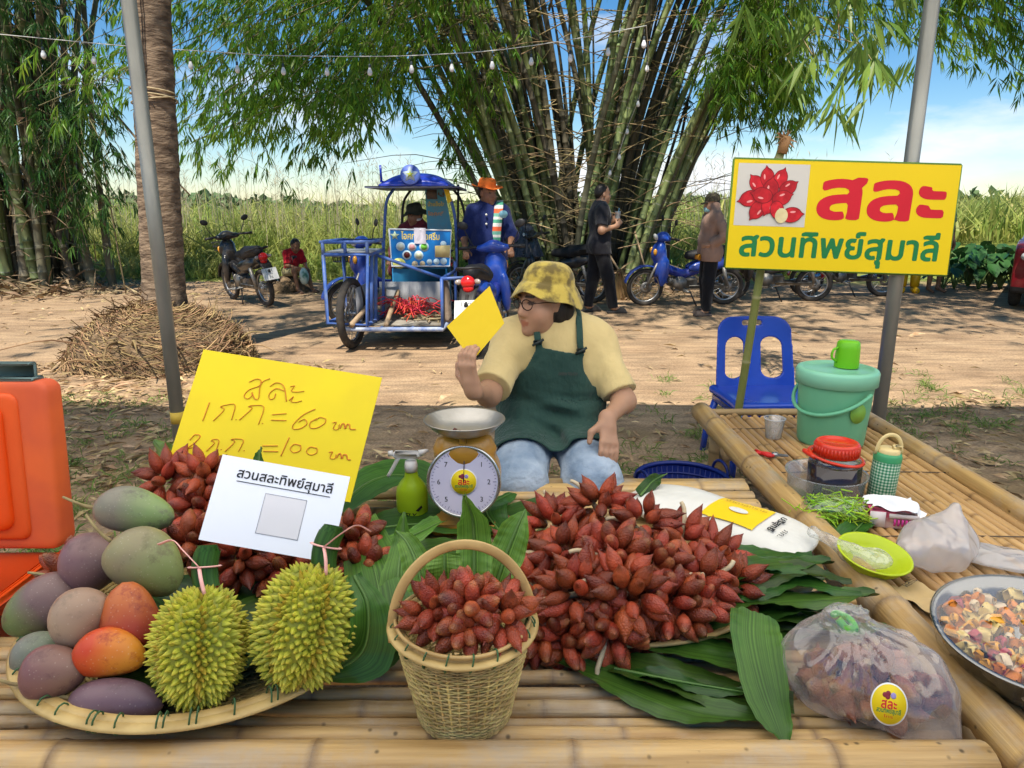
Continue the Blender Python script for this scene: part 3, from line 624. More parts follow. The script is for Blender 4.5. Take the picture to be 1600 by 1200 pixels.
# ---------------------------------------------------------------- tent that shades the stall
def tent():
    o = thing('market_tent', 'market tent whose grey steel posts stand at both ends of the stall', 'tent', (0, 3.5, 0))
    def fn(u, v):
        x = -5.2+10.6*u; y = -4.1+4.15*v; z = 2.62+.55*(1-np.abs(v*2-1))**.8+.01*np.sin(x*9)*np.sin(v*7); return np.array([x, y, z])
    b = MB(); b.sheet(fn, 60, 24)
    b.obj('canopy', mat('canopy_cloth', (.92, .92, .90), (.89, .89, .87), rough=.7, scale=2, transl=.74), o)
    M = mat('steel_post', (.20, .20, .18), (.30, .30, .27), rough=.42, metal=.55, scale=7, stretch=(1, 1, .3), bump=.1, bscale=30)
    MY = mat('post_tape', (.55, .38, .05), (.45, .3, .05), rough=.6)
    for x, y in ((-1.715, 0), (1.88, 0), (-5.1, 0), (5.3, 0), (-5.1, -4.0), (5.3, -4.0)):
        b = MB(); b.tube([(x, y, 0), (x, y, 1.3), (x, y, 2.62)], .034, 14); p = b.obj('post', M, o)
        if x == -1.715:
            b = MB(); b.tube([(x, y, .33), (x, y, .39)], .0355, 14); b.obj('tape', MY, p)
tent()
# ---------------------------------------------------------------- string lights
def lights():
    cordm = mat('lamp_cord', (.60, .60, .56), (.5, .5, .46), rough=.6); bulb = mat('opal_bulb', (.80, .80, .80), (.74, .74, .74), rough=.25); cap = mat('bulb_cap', (.05, .07, .08), (.03, .04, .05), rough=.5)
    def strand(label, pts, Y, bulbs, rad):
        P = [dp(x, y, yy) for (x, y), yy in zip(pts, Y)]; o = thing('string_lights', label, 'string lights', P[0]); W = np.array(P[0])
        b = MB(); b.tube(np.array([tuple(p) for p in P])-W, .0045, 5, seg=60); b.obj('cord', cordm, o)
        for x, y, yy in bulbs:
            c = np.array(dp(x, y, yy))-W; b = MB(); b.lathe([(.001, -.036), (.014, -.033), (.024, -.02), (.027, -.004), (.024, .012), (.016, .032), (.012, .045)], 14, c); q = b.obj('bulb', bulb, o)
            b = MB(); b.lathe([(.012, .043), (.013, .05), (.013, .075), (.006, .085)], 12, c, cap=True); b.tube([c+[0, 0, .09], c+[0, 0, rad]], .003, 4); b.obj('socket', cap, q)
    Yh = 8.2
    strand('white bulbs on a pale cord strung across the bamboo leaves', [(-60, 48), (68, 60), (200, 72), (380, 84), (440, 87), (600, 88), (700, 84), (770, 79), (840, 70), (920, 57), (1010, 40)], [Yh]*11,
           [(x, y, Yh) for x, y in ((68, 86), (147, 95), (298, 103), (371, 109), (443, 112), (511, 113), (578, 113), (643, 109), (706, 107), (769, 103), (830, 97), (891, 92), (950, 82), (1006, 70))], .15)
    strand('white bulbs on a cord dangling down through the bamboo culms', [(1010, 40), (1012, 100), (998, 155), (980, 200), (965, 245), (950, 280)], [8.2, 9.5, 10.5, 11, 11.2, 11.4],
           [(1011, 108, 9.6), (997, 163, 10.5), (980, 206, 11), (968, 246, 11.2), (953, 271, 11.3)], .12)
lights()
# ================================================================ THE STALL
T = .42
CR = np.array([1., 0, 0]); CU = np.array([0, math.sin(PITCH), math.cos(PITCH)]); CF = np.array([0, math.cos(PITCH), -math.sin(PITCH)])
def tv(px, py, z):      # photo pixel at height z: place and metres per pixel there
    x, y, d = ray(px, py); t = (z-CAMZ)/d; return np.array([x*t, y*t, z]), t/FPX
def at(px, py, t): x, y, d = ray(px, py); return np.array([x*t, y*t, CAMZ+d*t])
M_SLAT = mat('split_bamboo', (.50, .335, .135), (.30, .18, .065), rough=.45, scale=13, stretch=(.35, 5, 5), isl=.34, hue=.008, bump=.25, ring=.37, ringcol=(.19, .12, .06), bscale=30, ramp=(.3, .68), detail=9)
def weather(m):     # grey weathering, dark mould specks
    t = m.node_tree; N = t.nodes.new; L = t.links.new; p = t.nodes['Principled BSDF']; c = p.inputs['Base Color'].links[0].from_socket
    tcn = N('ShaderNodeTexCoord'); a = N('ShaderNodeTexNoise'); a.inputs['Scale'].default_value = 4.5; a.inputs['Detail'].default_value = 8; a.inputs['Roughness'].default_value = .7; L(tcn.outputs['Object'], a.inputs[0])
    r = _ramp(t, (0, 0, 0), (.85,)*3, .47, .66); L(a.outputs[0], r.inputs[0]); m1 = N('ShaderNodeMix'); m1.data_type = 'RGBA'; L(r.outputs[0], m1.inputs[0]); L(c, m1.inputs[6]); m1.inputs[7].default_value = (.36, .29, .205, 1)
    v = N('ShaderNodeTexVoronoi'); v.inputs['Scale'].default_value = 21; L(tcn.outputs['Object'], v.inputs[0]); r2 = _ramp(t, (.12,)*3, (1,)*3, .05, .13); L(v.outputs['Distance'], r2.inputs[0])
    m2 = N('ShaderNodeMix'); m2.data_type = 'RGBA'; m2.blend_type = 'MULTIPLY'; m2.inputs[0].default_value = .8; L(m1.outputs[2], m2.inputs[6]); L(r2.outputs[0], m2.inputs[7]); L(m2.outputs[2], p.inputs['Base Color'])
weather(M_SLAT)
M_SLATY = mat('split_bamboo_long', (.50, .31, .13), (.35, .20, .075), rough=.38, scale=5, stretch=(5, .35, 5), isl=.25, hue=.008, bump=.2, ring=.41, ringcol=(.20, .11, .045), bscale=30, ramp=(.3, .68), coat=.15)
M_POLE = mat('bamboo_pole', (.52, .325, .12), (.36, .20, .06), rough=.4, scale=4, ring=.46, ringcol=(.20, .12, .055), bump=.2, bscale=14, detail=8, coat=.1, isl=.1); weather(M_POLE)
M_POLEX = mat('bamboo_pole_cross', (.55, .36, .145), (.30, .175, .06), rough=.42, scale=9, stretch=(.22, 5, 5), ring=.47, ringcol=(.17, .10, .045), bump=.35, bscale=22, detail=10, ramp=(.28, .7)); weather(M_POLEX)
M_POLEY = mat('bamboo_pole_long', (.55, .36, .135), (.30, .17, .055), rough=.40, scale=9, stretch=(5, .22, 5), ring=.52, ringcol=(.17, .10, .045), bump=.3, bscale=22, detail=10, ramp=(.28, .7)); weather(M_POLEY)
M_LEG = mat('bamboo_leg', (.42, .29, .14), (.30, .2, .09), rough=.5, scale=4, ring=.3, ringcol=(.2, .13, .06))
def slat(b, a0, a1, c, wd, z, axis, rs, h=.013):
    n = 54; u = np.linspace(a0, a1, n); k = rs.uniform(.3, .42); ph = rs.rand(); nd = np.exp(-((((u/k+ph) % 1)-.5)*k/.006)**2)
    wob = .004*np.sin(u*rs.uniform(2, 5)+rs.rand()*6); th = np.linspace(0, math.pi, 7)
    ww = wd/2*(1+.02*np.sin(u*7+rs.rand()*6)); A = c+wob[:, None]+np.cos(th)[None]*ww[:, None]; Z = z+h*np.sin(th)[None]*(1+.16*nd[:, None])+.004*np.sin(u*3+rs.rand()*6)[:, None]+.002*nd[:, None]
    U = np.repeat(u[:, None], 7, 1); V = np.stack([U, A, Z] if axis == 'x' else [A, U, Z], -1).reshape(-1, 3)
    Vb = V.reshape(n, 7, 3)[:, [6, 0]].copy(); Vb[..., 2] -= h*.6; V = np.concatenate([V.reshape(n, 7, 3), Vb], 1).reshape(-1, 3)
    F = [[i*9+j, i*9+(j+1) % 9, (i+1)*9+(j+1) % 9, (i+1)*9+j] for i in range(n-1) for j in range(9)]+[list(range(9)), [(n-1)*9+j for j in range(9)][::-1]]
    if axis == 'y': F = [f[::-1] for f in F]
    b.add(V, [f[::-1] for f in F], np.repeat(u+ph, 9))
def tables():
    rs = np.random.RandomState(3)
    o = thing('bamboo_table', 'low front bamboo table of weathered crosswise slats under the fruit', 'table', (0, 1.8, 0)); W = np.array([0, 1.8, 0]); b = MB(); y = 1.152
    while y < 2.5:
        wd = rs.uniform(.022, .05) if y < 2.2 else rs.uniform(.05, .075)
        slat(b, -1.19+rs.uniform(-.03, .02), .86+rs.uniform(-.03, .03), y+wd/2-1.8, wd, T-.012+rs.uniform(-.004, .003), 'x', rs); y += wd+rs.choice([.003, .006, .010, .015])
    b.obj('slat_deck', M_SLAT, o)
    b = MB(); b.tube([(-1.3, 1.096, T-.020), (.868, 1.093, T-.018)]-W, .050, 20, node=.47, bulge=1.06); b.obj('edge_pole', M_POLEX, o)
    for x in (-1.0, -.2, .6): b = MB(); b.tube([(x, 1.1, T-.06), (x, 2.5, T-.06)]-W, .035, 10); b.obj('bearer', M_LEG, o)
    for x in (-1.1, .74):
        for yy in (1.14, 2.42): b = MB(); b.tube([(x, yy, -.02), (x, yy, T-.08)]-W, .042, 10, node=.3); b.obj('leg', M_LEG, o)
    o = thing('bamboo_table', 'long side bamboo table of glossy lengthwise slats running back past the blue chair', 'table', (1.3, 2, 0)); W = np.array([1.3, 2, 0]); b = MB(); x = 1.005
    while x < 1.655:
        wd = rs.uniform(.024, .036); slat(b, .62+rs.uniform(-.03, .03)-2, 3.34+rs.uniform(-.03, .03)-2, x+wd/2-1.3, wd, T-.012, 'y', rs); x += wd+rs.uniform(.002, .006)
    b.obj('slat_deck', M_SLATY, o)
    b = MB(); b.tube([(.950, .55, T-.012), (.955, 2, T-.008), (.945, 3.42, T-.008)]-W, .048, 20, node=.52, bulge=1.07); b.obj('edge_pole', M_POLEY, o)
    b = MB(); b.tube([(1.70, .55, T+.005), (1.69, 2, T+.0), (1.685, 3.36, T+.01)]-W, .036, 16, node=.55, bulge=1.08); b.obj('edge_pole', M_POLEY, o)
    b = MB(); b.tube([(.96, 3.36, T+.005), (1.72, 3.36, T+.008)]-W, .018, 8, node=.3); b.obj('end_rail', M_LEG, o)
    for yy in (2.9, 1.2): b = MB(); b.tube([(.9, yy, T-.05), (1.74, yy, T-.05)]-W, .03, 8); b.obj('bearer', M_LEG, o)
    for yy in np.arange(.9, 3.3, .55): b = MB(); b.tube([(1.0, yy, T+.001), (1.3, yy+.01, T+.004), (1.66, yy, T+.001)]-W, .0022, 4); b.obj('lashing_wire', mat('lash_wire', (.12, .09, .06), rough=.6), o)
    for x, yy in ((.985, 3.2), (1.66, 3.2), (1.0, .8), (1.66, .8)): b = MB(); b.tube([(x, yy, -.02), (x, yy, T-.07)]-W, .05, 10, node=.3); b.obj('leg', M_LEG, o)
tables()
# ---------------------------------------------------------------- leaves laid on and round the stall
M_BAN = mat('banana_leaf', (.022, .066, .008), (.045, .115, .015), rough=.42, stripe=26, scale=5, bump=.12, bscale=9, stretch=(1, 1, 1), rnd=.28, transl=.12)
M_BAN2 = mat('banana_leaf_light', (.13, .25, .035), (.075, .17, .022), rough=.42, stripe=26, scale=6, rnd=.15, transl=.2)
M_PAN = mat('palm_strip', (.020, .055, .007), (.042, .092, .012), rough=.36, stripe=24, scale=6, rnd=.4, transl=.06)
def leafstrip(label, pts, wd, up=(0, 0, 1), fold=.12, m=None, group=None, name='banana_leaf', n=30, veins=26, rib=True, tear=0, seed=0):
    P = spline(pts, n); W0 = P[0].copy(); T_ = nrm(np.gradient(P, axis=0)); u = np.array(up, float); u = np.broadcast_to(u, P.shape) if u.ndim == 1 else np.stack([np.interp(np.linspace(0, 1, n), np.linspace(0, 1, len(u)), u[:, i]) for i in range(3)], 1)
    Sd = nrm(np.cross(T_, u)); Nn = np.cross(Sd, T_); wv = np.interp(np.linspace(0, 1, n), np.linspace(0, 1, len(wd)), wd); k = 15; v = np.linspace(-1, 1, k); rs = np.random.RandomState(seed)
    rip = .0022*np.sin(np.arange(n)[:, None]*1.9+np.abs(v)*3+rs.rand()*6)*np.abs(v)+.0012*np.cos(v*math.pi*veins/4)[None]+.012*np.sin(np.linspace(0, 9, n)+rs.rand()*6)[:, None]*v**2
    V = P[:, None]+Sd[:, None]*(wv[:, None]*v/2)[..., None]+Nn[:, None]*(fold*np.abs(v)*wv[:, None]/2+rip)[..., None]
    V[-1] += T_[-1]*(rs.uniform(-1, 1, k)*tear)[:, None]; V[0] -= T_[0]*(rs.uniform(-1, 1, k)*tear)[:, None]
    b = MB(); b.sheet(V.reshape(-1, 3)-W0, n, k)
    o = b.obj(name, m or M_BAN, loc=W0); tag(o, label, 'leaf', group)
    if rib: q = MB(); q.tube(P-W0+Nn*.001, [.0042, .0016], 5, cap=False); q.obj('midrib', mat('leaf_rib', (.10, .19, .04), (.07, .14, .03), rough=.4), o)
    return o
def g3(px, py, z): return tuple(tv(px, py, z)[0])
def foliage_on_table():
    G = 'dark strap leaves under the salak pile'
    L = 'dark green strap leaf spread under the front of the salak pile'
    leafstrip(L, [g3(900, 1010, T+.02), g3(1000, 1050, T+.022), g3(1110, 1075, T+.016), g3(1240, 1105, T+.012)], [.03, .10, .12, .07], m=M_PAN, group=G, name='strap_leaf', seed=1, rib=False)
    leafstrip(L, [g3(860, 1030, T+.014), g3(960, 1065, T+.018), g3(1080, 1110, T+.012), g3(1190, 1125, T+.008)], [.02, .08, .09, .03], m=M_PAN, group=G, name='strap_leaf', seed=2, rib=False)
    leafstrip(L, [g3(930, 980, T+.03), g3(1040, 1010, T+.032), g3(1160, 1030, T+.026), g3(1230, 1040, T+.02)], [.04, .10, .10, .06], m=M_PAN, group=G, name='strap_leaf', seed=3, rib=False)
    leafstrip(L, [g3(1000, 965, T+.036), g3(1080, 985, T+.038), g3(1150, 990, T+.034), g3(1260, 985, T+.03)], [.04, .09, .09, .04], m=M_PAN, group=G, name='strap_leaf', seed=4, rib=False)
    leafstrip(L, [g3(960, 1045, T+.024), g3(1060, 1065, T+.028), g3(1180, 1085, T+.022)], [.02, .05, .02], m=M_PAN, group=G, name='strap_leaf', seed=14)
    G2 = 'strap leaves fanned beside the lime bowl'; L2 = 'dark strap leaf fanned out between the salak pile and the lime green bowl'; rs = np.random.RandomState(6)
    for i, (a, c, d) in enumerate([((1120, 915), (1200, 880), (1300, 880)), ((1130, 925), (1220, 895), (1330, 905)), ((1140, 935), (1230, 912), (1345, 925)), ((1140, 945), (1250, 935), (1370, 930)), ((1100, 900), (1180, 868), (1270, 868)), ((1150, 958), (1250, 950), (1340, 950)), ((1130, 950), (1220, 965), (1300, 968)), ((1120, 930), (1200, 925), (1290, 905)), ((1160, 965), (1260, 978), (1385, 975))]):
        z = T+.012+.009*(9-i)
        leafstrip(L2, [g3(*a, z), g3(*c, z+.012), g3(*d, z)], [.03, .085, .08, .02], m=M_PAN, group=G2, name='strap_leaf', seed=20+i, rib=False)
    leafstrip('broad cut green leaf standing curled at the front edge beside the clear bag', [g3(1180, 955, T+.10), g3(1180, 1000, T+.085), g3(1195, 1070, T+.055), g3(1215, 1130, T+.03), g3(1228, 1172, T+.012)], [.105, .112, .095, .06, .004], up=(0, -.7, 1), m=M_BAN, fold=.06, seed=5, tear=.004, rib=False)
    # leaves behind the durian tray and round the scale
    leafstrip('wide dark banana leaf flopped behind the spray bottle', [g3(520, 800, T+.06), g3(580, 752, T+.1), g3(640, 745, T+.08), g3(720, 790, T+.02)], [.14, .2, .22, .16], m=M_BAN, seed=6)
    leafstrip('wide dark banana leaf lying under the spray bottle', [g3(560, 830, T+.03), g3(640, 820, T+.03), g3(760, 815, T+.02), g3(860, 790, T+.02)], [.16, .2, .2, .1], m=M_BAN, seed=7)
    leafstrip('dark banana leaf lying along the table beside the scale base', [g3(620, 880, T+.05), g3(700, 868, T+.05), g3(800, 860, T+.04), g3(880, 840, T+.04)], [.12, .16, .14, .08], m=M_BAN, seed=8)
    leafstrip('dark banana leaf curving down over the rim of the durian tray', [g3(553, 900, T+.25), g3(575, 950, T+.2), g3(565, 1020, T+.11), g3(500, 1060, T+.06)], [.03, .08, .12, .02], up=(.5, -.7, .6), m=M_BAN, seed=9, fold=.3)
    leafstrip('narrow green leaf upright beside the durian tray, topped by a torn tip', [g3(625, 960, T+.09), g3(622, 900, T+.17), g3(628, 850, T+.21), g3(632, 800, T+.27)], [.09, .075, .05, .006], up=(0, -1, .3), m=M_BAN2, seed=10, fold=.3)
    leafstrip('folded green leaf strip pointing from the tray to the scale', [g3(590, 880, T+.1), g3(620, 850, T+.12), g3(660, 830, T+.12), g3(690, 815, T+.1)], [.04, .06, .05, .035], up=(0, -.6, 1), m=M_BAN2, seed=11, fold=.35)
    leafstrip('dark leaf bunched between the durian tray and the handled basket', [g3(600, 1020, T+.06), g3(598, 960, T+.13), g3(585, 890, T+.17), g3(560, 820, T+.17)], [.10, .14, .14, .1], up=(.3, -1, .3), m=M_BAN, seed=12)
    leafstrip('dark leaf lying flat in the gap before the handled basket', [g3(540, 1045, T+.02), g3(590, 1010, T+.035), g3(640, 950, T+.05)], [.10, .15, .1], m=M_BAN, seed=13)
    leafstrip('small pointed leaf peeping over the white paper sign', [g3(400, 760, T+.3), g3(404, 730, T+.33), g3(408, 698, T+.37)], [.045, .035, .003], up=(0, -1, .2), m=M_BAN, seed=15)
    leafstrip('pale yellow-green leaf poking out beside the yellow price board', [g3(285, 740, T+.2), g3(262, 715, T+.22), g3(240, 690, T+.2)], [.08, .09, .02], up=(0, -1, .4), m=M_BAN2, seed=16)
    leafstrip('dark green leaf lying under the salak at the back of the pile', [g3(780, 830, T+.03), g3(760, 795, T+.04), g3(800, 770, T+.02)], [.1, .14, .04], m=M_BAN, seed=17)
    leafstrip('small green leaf sticking up behind the top of the salak pile', [g3(1000, 775, T+.08), g3(1020, 752, T+.1), g3(1042, 740, T+.1)], [.05, .045, .003], up=(0, -1, .5), m=M_BAN, seed=18)
    leafstrip('dark green leaf beneath the clear food box and vegetable bag', [g3(1200, 745, T+.004), g3(1235, 775, T+.006), g3(1290, 815, T+.008), g3(1320, 835, T+.008)], [.07, .1, .1, .06], m=M_BAN, seed=19)
    leafstrip('dark green leaf folded under the pink tissue box', [g3(1300, 860, T+.008), g3(1330, 835, T+.014), g3(1365, 800, T+.016)], [.05, .08, .05], m=M_BAN, seed=22)
foliage_on_table()
for i, (pts, wd, l) in enumerate((([(-.95, 1.62, T+.07), (-.75, 1.50, T+.045), (-.5, 1.42, T+.05), (-.36, 1.40, T+.085)], [.12, .26, .24, .10], 'added dark leaf standing in for shade in the woven tray beneath the durians'), ([(-.80, 1.20, T+.05), (-.62, 1.34, T+.045), (-.45, 1.62, T+.06)], [.14, .24, .16], 'added dark leaf standing in for shade at the tray front under the mangoes'))): leafstrip(l, pts, wd, m=M_PAN, seed=80+i, rib=False, fold=.25)  # added dark leaves that stand in for the shade between the tray fruits
# ---------------------------------------------------------------- salak fruit
M_SALAK = mat('salak_skin', (.36, .062, .022), (.115, .017, .007), rough=.30, scale=20, bump=.5, bscale=230, bdist=.004, vor=1, rnd=.46, hue=.016, spec=.4, ramp=(.28, .72), attr='Col')
M_STALK = mat('salak_stalk', (.58, .47, .30), (.40, .31, .18), rough=.7, scale=30)
def salak_mesh(seed):
    rs = np.random.RandomState(seed); n = 16; t = np.linspace(0, 1, 15)
    r = np.interp(t, [0, .02, .07, .16, .28, .42, .56, .70, .82, .91, .97, 1], [.0004, .0045, .0105, .0175, .0235, .0262, .0250, .0200, .0130, .0066, .0026, .0003])*rs.uniform(.74, .88)
    L = .096*rs.uniform(.9, 1.12); z = (t-.42)*L; z[-1] += .004
    th = np.linspace(0, 2*math.pi, n, endpoint=False); sq = 1+.05*np.cos(2*th+rs.rand()*6)+.03*np.cos(3*th+rs.rand()*6)
    V = np.stack([np.outer(r, np.cos(th)*sq), np.outer(r, np.sin(th)*sq), np.repeat(z[:, None], n, 1)], -1); V[..., 0] += (rs.uniform(-.008, .008)*t**3)[:, None]; V[..., 1] += (rs.uniform(-.006, .006)*t**3)[:, None]
    col = np.ones((15, n, 3)); col[:2] = (1.2, 2.3, 2.3); col[2] = (1.1, 1.4, 1.4); col[-3:] = (.7, .75, .8)
    b = MB(); F = [[i*n+j, i*n+(j+1) % n, (i+1)*n+(j+1) % n, (i+1)*n+j] for i in range(14) for j in range(n)]; b.add(V.reshape(-1, 3), F, col=col.reshape(-1, 3)); return b
SAL = []
for i in range(5):
    o_ = salak_mesh(40+i).obj('fruit', M_SALAK, colour=True); SAL.append(o_.data); bpy.data.objects.remove(o_)
_rsS = np.random.RandomState(77)
def bunch(label, c, face, kind='A', n=14, group=None, r=.054, spread=2.15, sc=1., stalk=True):
    """a bunch: fruits round one stalk; A shows blunt ends, B points its tips outward"""
    rs = _rsS; o = thing('salak_bunch', label, 'salak bunch', tuple(c), group=group); Fm = frame(face, (.1, .2, 1))
    n = int(n*1.75)
    for i in range(n):
        ph = spread*math.sqrt((i+.35)/n); th = i*2.39996+rs.normal()*.16; d = np.array([math.cos(th)*math.sin(ph), math.sin(th)*math.sin(ph), math.cos(ph)]); d = nrm(d+rs.normal(size=3)*.11)
        rr = r*rs.uniform(.86, 1.12)*(.78 if i < 1 else 1)
        p = (Fm@(d*rr*np.array([1.12, 1.12, .95])))*sc; ax = Fm@nrm(d+rs.normal(size=3)*.16); ax = ax if kind == 'B' else -ax
        f = bpy.data.objects.new('fruit', SAL[rs.randint(5)]); COL.objects.link(f); f.parent = o; f.location = p; f.rotation_mode = 'QUATERNION'
        q = Vector(ax).to_track_quat('Z', 'Y'); q.rotate(Matrix.Rotation(0, 3, 'Z')); f.rotation_quaternion = q; s = sc*rs.uniform(.70, .93); f.scale = (s*rs.uniform(.92, 1.08), s, s*rs.uniform(.95, 1.08))
    if stalk:
        b = MB(); a = rs.uniform(0, 6.28); e = Fm@(np.array([math.cos(a), math.sin(a), .25])*.085)*sc; b.tube([-Fm[:, 2]*.03, e*.5, e, e+Fm@np.array([math.cos(a+.4), math.sin(a+.4), .1])*.02], [.008, .006, .0055], 6, seg=7); b.obj('stalk', M_STALK, o)
    return o
def piles():
    G = 'salak bunches heaped in the big pile'; V_ = lambda px: np.array([(px-980)/260*.55, -.8, .62])
    top = [(938, 792, .625, 'B', 'reddish salak bunch crowning the very top of the big pile'), (868, 822, .57, 'B', 'pointed salak bunch on the shoulder of the pile near the scale'), (1008, 822, .60, 'B', 'pointed salak bunch just below the top, facing the white sugar sack'), (1072, 845, .56, 'B', 'pointed salak bunch on the slope beside the white sugar sack'), (1120, 872, .52, 'B', 'pointed salak bunch low on the slope under the sugar sack')]
    mid = [(815, 868, .52), (885, 872, .60), (962, 868, .635), (1032, 885, .60), (1096, 912, .55), (840, 925, .535), (908, 925, .59), (985, 925, .60), (1052, 943, .55)]
    low = [(1150, 925, .49, 'B', 'salak bunch at the outer tip of the pile beside the strap leaves'), (835, 985, .49, 'A', 'salak bunch at the foot of the pile behind the handled basket'), (885, 1000, .475, 'A', 'salak bunch at the front corner of the pile by the handled basket'), (955, 985, .515, 'A', 'flower-shaped salak bunch with blunt ends at the front of the pile'), (1085, 958, .505, 'A', 'salak bunch with hanging fruit low on the strap leaf side')]
    for x, y, z, k, l in top: bunch(l, tv(x, y, z)[0]+[0, .02, -.01], V_(x)+[0, .1, .35], k, 15, G)
    for x, y, z in mid: bunch('brown-red salak bunch in the crowded middle of the big pile', tv(x, y, z)[0]+[0, .03, -.02], V_(x)+[0, -.1, 0], 'A' if _rsS.rand() < .42 else 'B', 16, G, r=.058)
    for x, y, z, k, l in low: bunch(l, tv(x, y, z)[0]+[0, .015, -.005], V_(x)+[0, -.3, -.15], k, 15, G)
    for x, y, z in ((900, 960, .52), (1010, 960, .53), (980, 900, .53), (930, 840, .52), (1040, 900, .5), (1000, 1000, .47), (850, 900, .48)): bunch('brown-red salak bunch in the crowded middle of the big pile', tv(x, y, z)[0]+[0, .07, -.045], V_(x), 'B', 15, G)
    # bunches in the tray, behind the mangoes and durians
    G2 = 'salak bunches at the back of the durian tray'
    for x, y, z, k, l in ((310, 752, .68, 'B', 'salak bunch with upright tips leaning on the yellow price board'), (255, 752, .67, 'B', 'salak bunch with a cut stalk behind the topmost green mango'), (305, 800, .62, 'A', 'salak bunch between the green mango and the white paper'), (292, 858, .60, 'A', 'shaded salak bunch behind the ribboned durian stem'), (372, 880, .57, 'B', 'salak bunch under the lower edge of the white paper'), (430, 900, .53, 'A', 'shaded salak bunch between the two durians'), (548, 850, .60, 'A', 'shaded salak bunch behind the second durian, in the leaves'), (565, 900, .56, 'A', 'salak bunch at the tray rim between durian and dark leaf'), (100, 905, .56, 'A', 'salak bunch hidden behind the purple mangoes by the orange cooler')):
        bunch(l, tv(x, y, z)[0]+[0, .03, 0], (0, -.7, .75), k, 13, G2, r=.05, stalk=k == 'B' and x < 300)
    for x, y, z in ((340, 850, .60), (390, 850, .62), (450, 850, .60), (340, 800, .62), (500, 880, .52), (250, 830, .53), (230, 800, .56)): bunch('shaded salak bunch heaped under the white paper sign', tv(x, y, z)[0]+[0, .12, -.06], (0, -.5, .8), 'A', 12, G2, r=.05, stalk=False)
    G3 = 'salak bunches in the handled basket'
    for x, y, z, k, l in ((668, 965, .675, 'B', 'salak bunch filling the tray side of the handled basket'), (735, 950, .70, 'A', 'salak bunch filling the middle of the handled basket'), (795, 970, .675, 'B', 'salak bunch bulging over the pile side of the handled basket'), (725, 985, .668, 'A', 'salak bunch showing blunt ends at the front of the handled basket')):
        bunch(l, tv(x, y, z)[0]+[-.16*(x-725)/725, .042, -.016], (.1*(x-725)/60, -.5, .85), k, 13, G3, r=.047, spread=1.7, sc=.88, stalk=False)
piles()
# ---------------------------------------------------------------- woven baskets
M_WEAVE = mat('woven_bamboo', (.55, .41, .155), (.36, .25, .085), rough=.55, scale=22, isl=.25)
M_RIM = mat('rim_bamboo', (.52, .36, .135), (.36, .235, .08), rough=.45, scale=16, isl=.12)
M_GREENTIE = mat('green_tie', (.05, .12, .045), (.035, .085, .03), rough=.5)
def weave(b, prof, nr, ribs, amp, wv, sc=(1, 1), fl=.45):
    P = spline([(r, 0, z) for r, z in prof], nr); th = np.linspace(0, 2*math.pi, ribs*4, endpoint=False)
    for i, (r, _, z) in enumerate(P):
        rr = r+amp*np.cos(th*ribs/2+math.pi*i)*1.0; zz = z+.0008*np.sin(th*7+i*2.3)
        b.tube(np.c_[rr*np.cos(th)*sc[0], rr*np.sin(th)*sc[1], zz], wv, 5, closed=True, flat=fl, up=(0, 0, 1))
    for k in range(ribs):
        a = 2*math.pi*k/ribs; b.tube(np.c_[P[:, 0]*math.cos(a)*sc[0], P[:, 0]*math.sin(a)*sc[1], P[:, 2]], wv*.9, 4, flat=.5)
def ties(b, R0, z, n, h, w, sc=(1, 1), rs=None):
    for k in range(n):
        a = 2*math.pi*(k+.3*rs.rand())/n; c = np.array([math.cos(a)*sc[0], math.sin(a)*sc[1], 0]); t = np.array([-c[1], c[0], 0])
        for dt in ((0,) if rs.rand() < .6 else (0, .012)):
            q = np.linspace(0, 2*math.pi, 10, endpoint=False); b.tube(c*R0+t*dt+np.outer(np.cos(q)*w, c)+np.outer(np.sin(q)*h, [0, 0, 1])+[0, 0, z]+np.outer(np.sin(q)*.004, t), .0018, 4, closed=True)
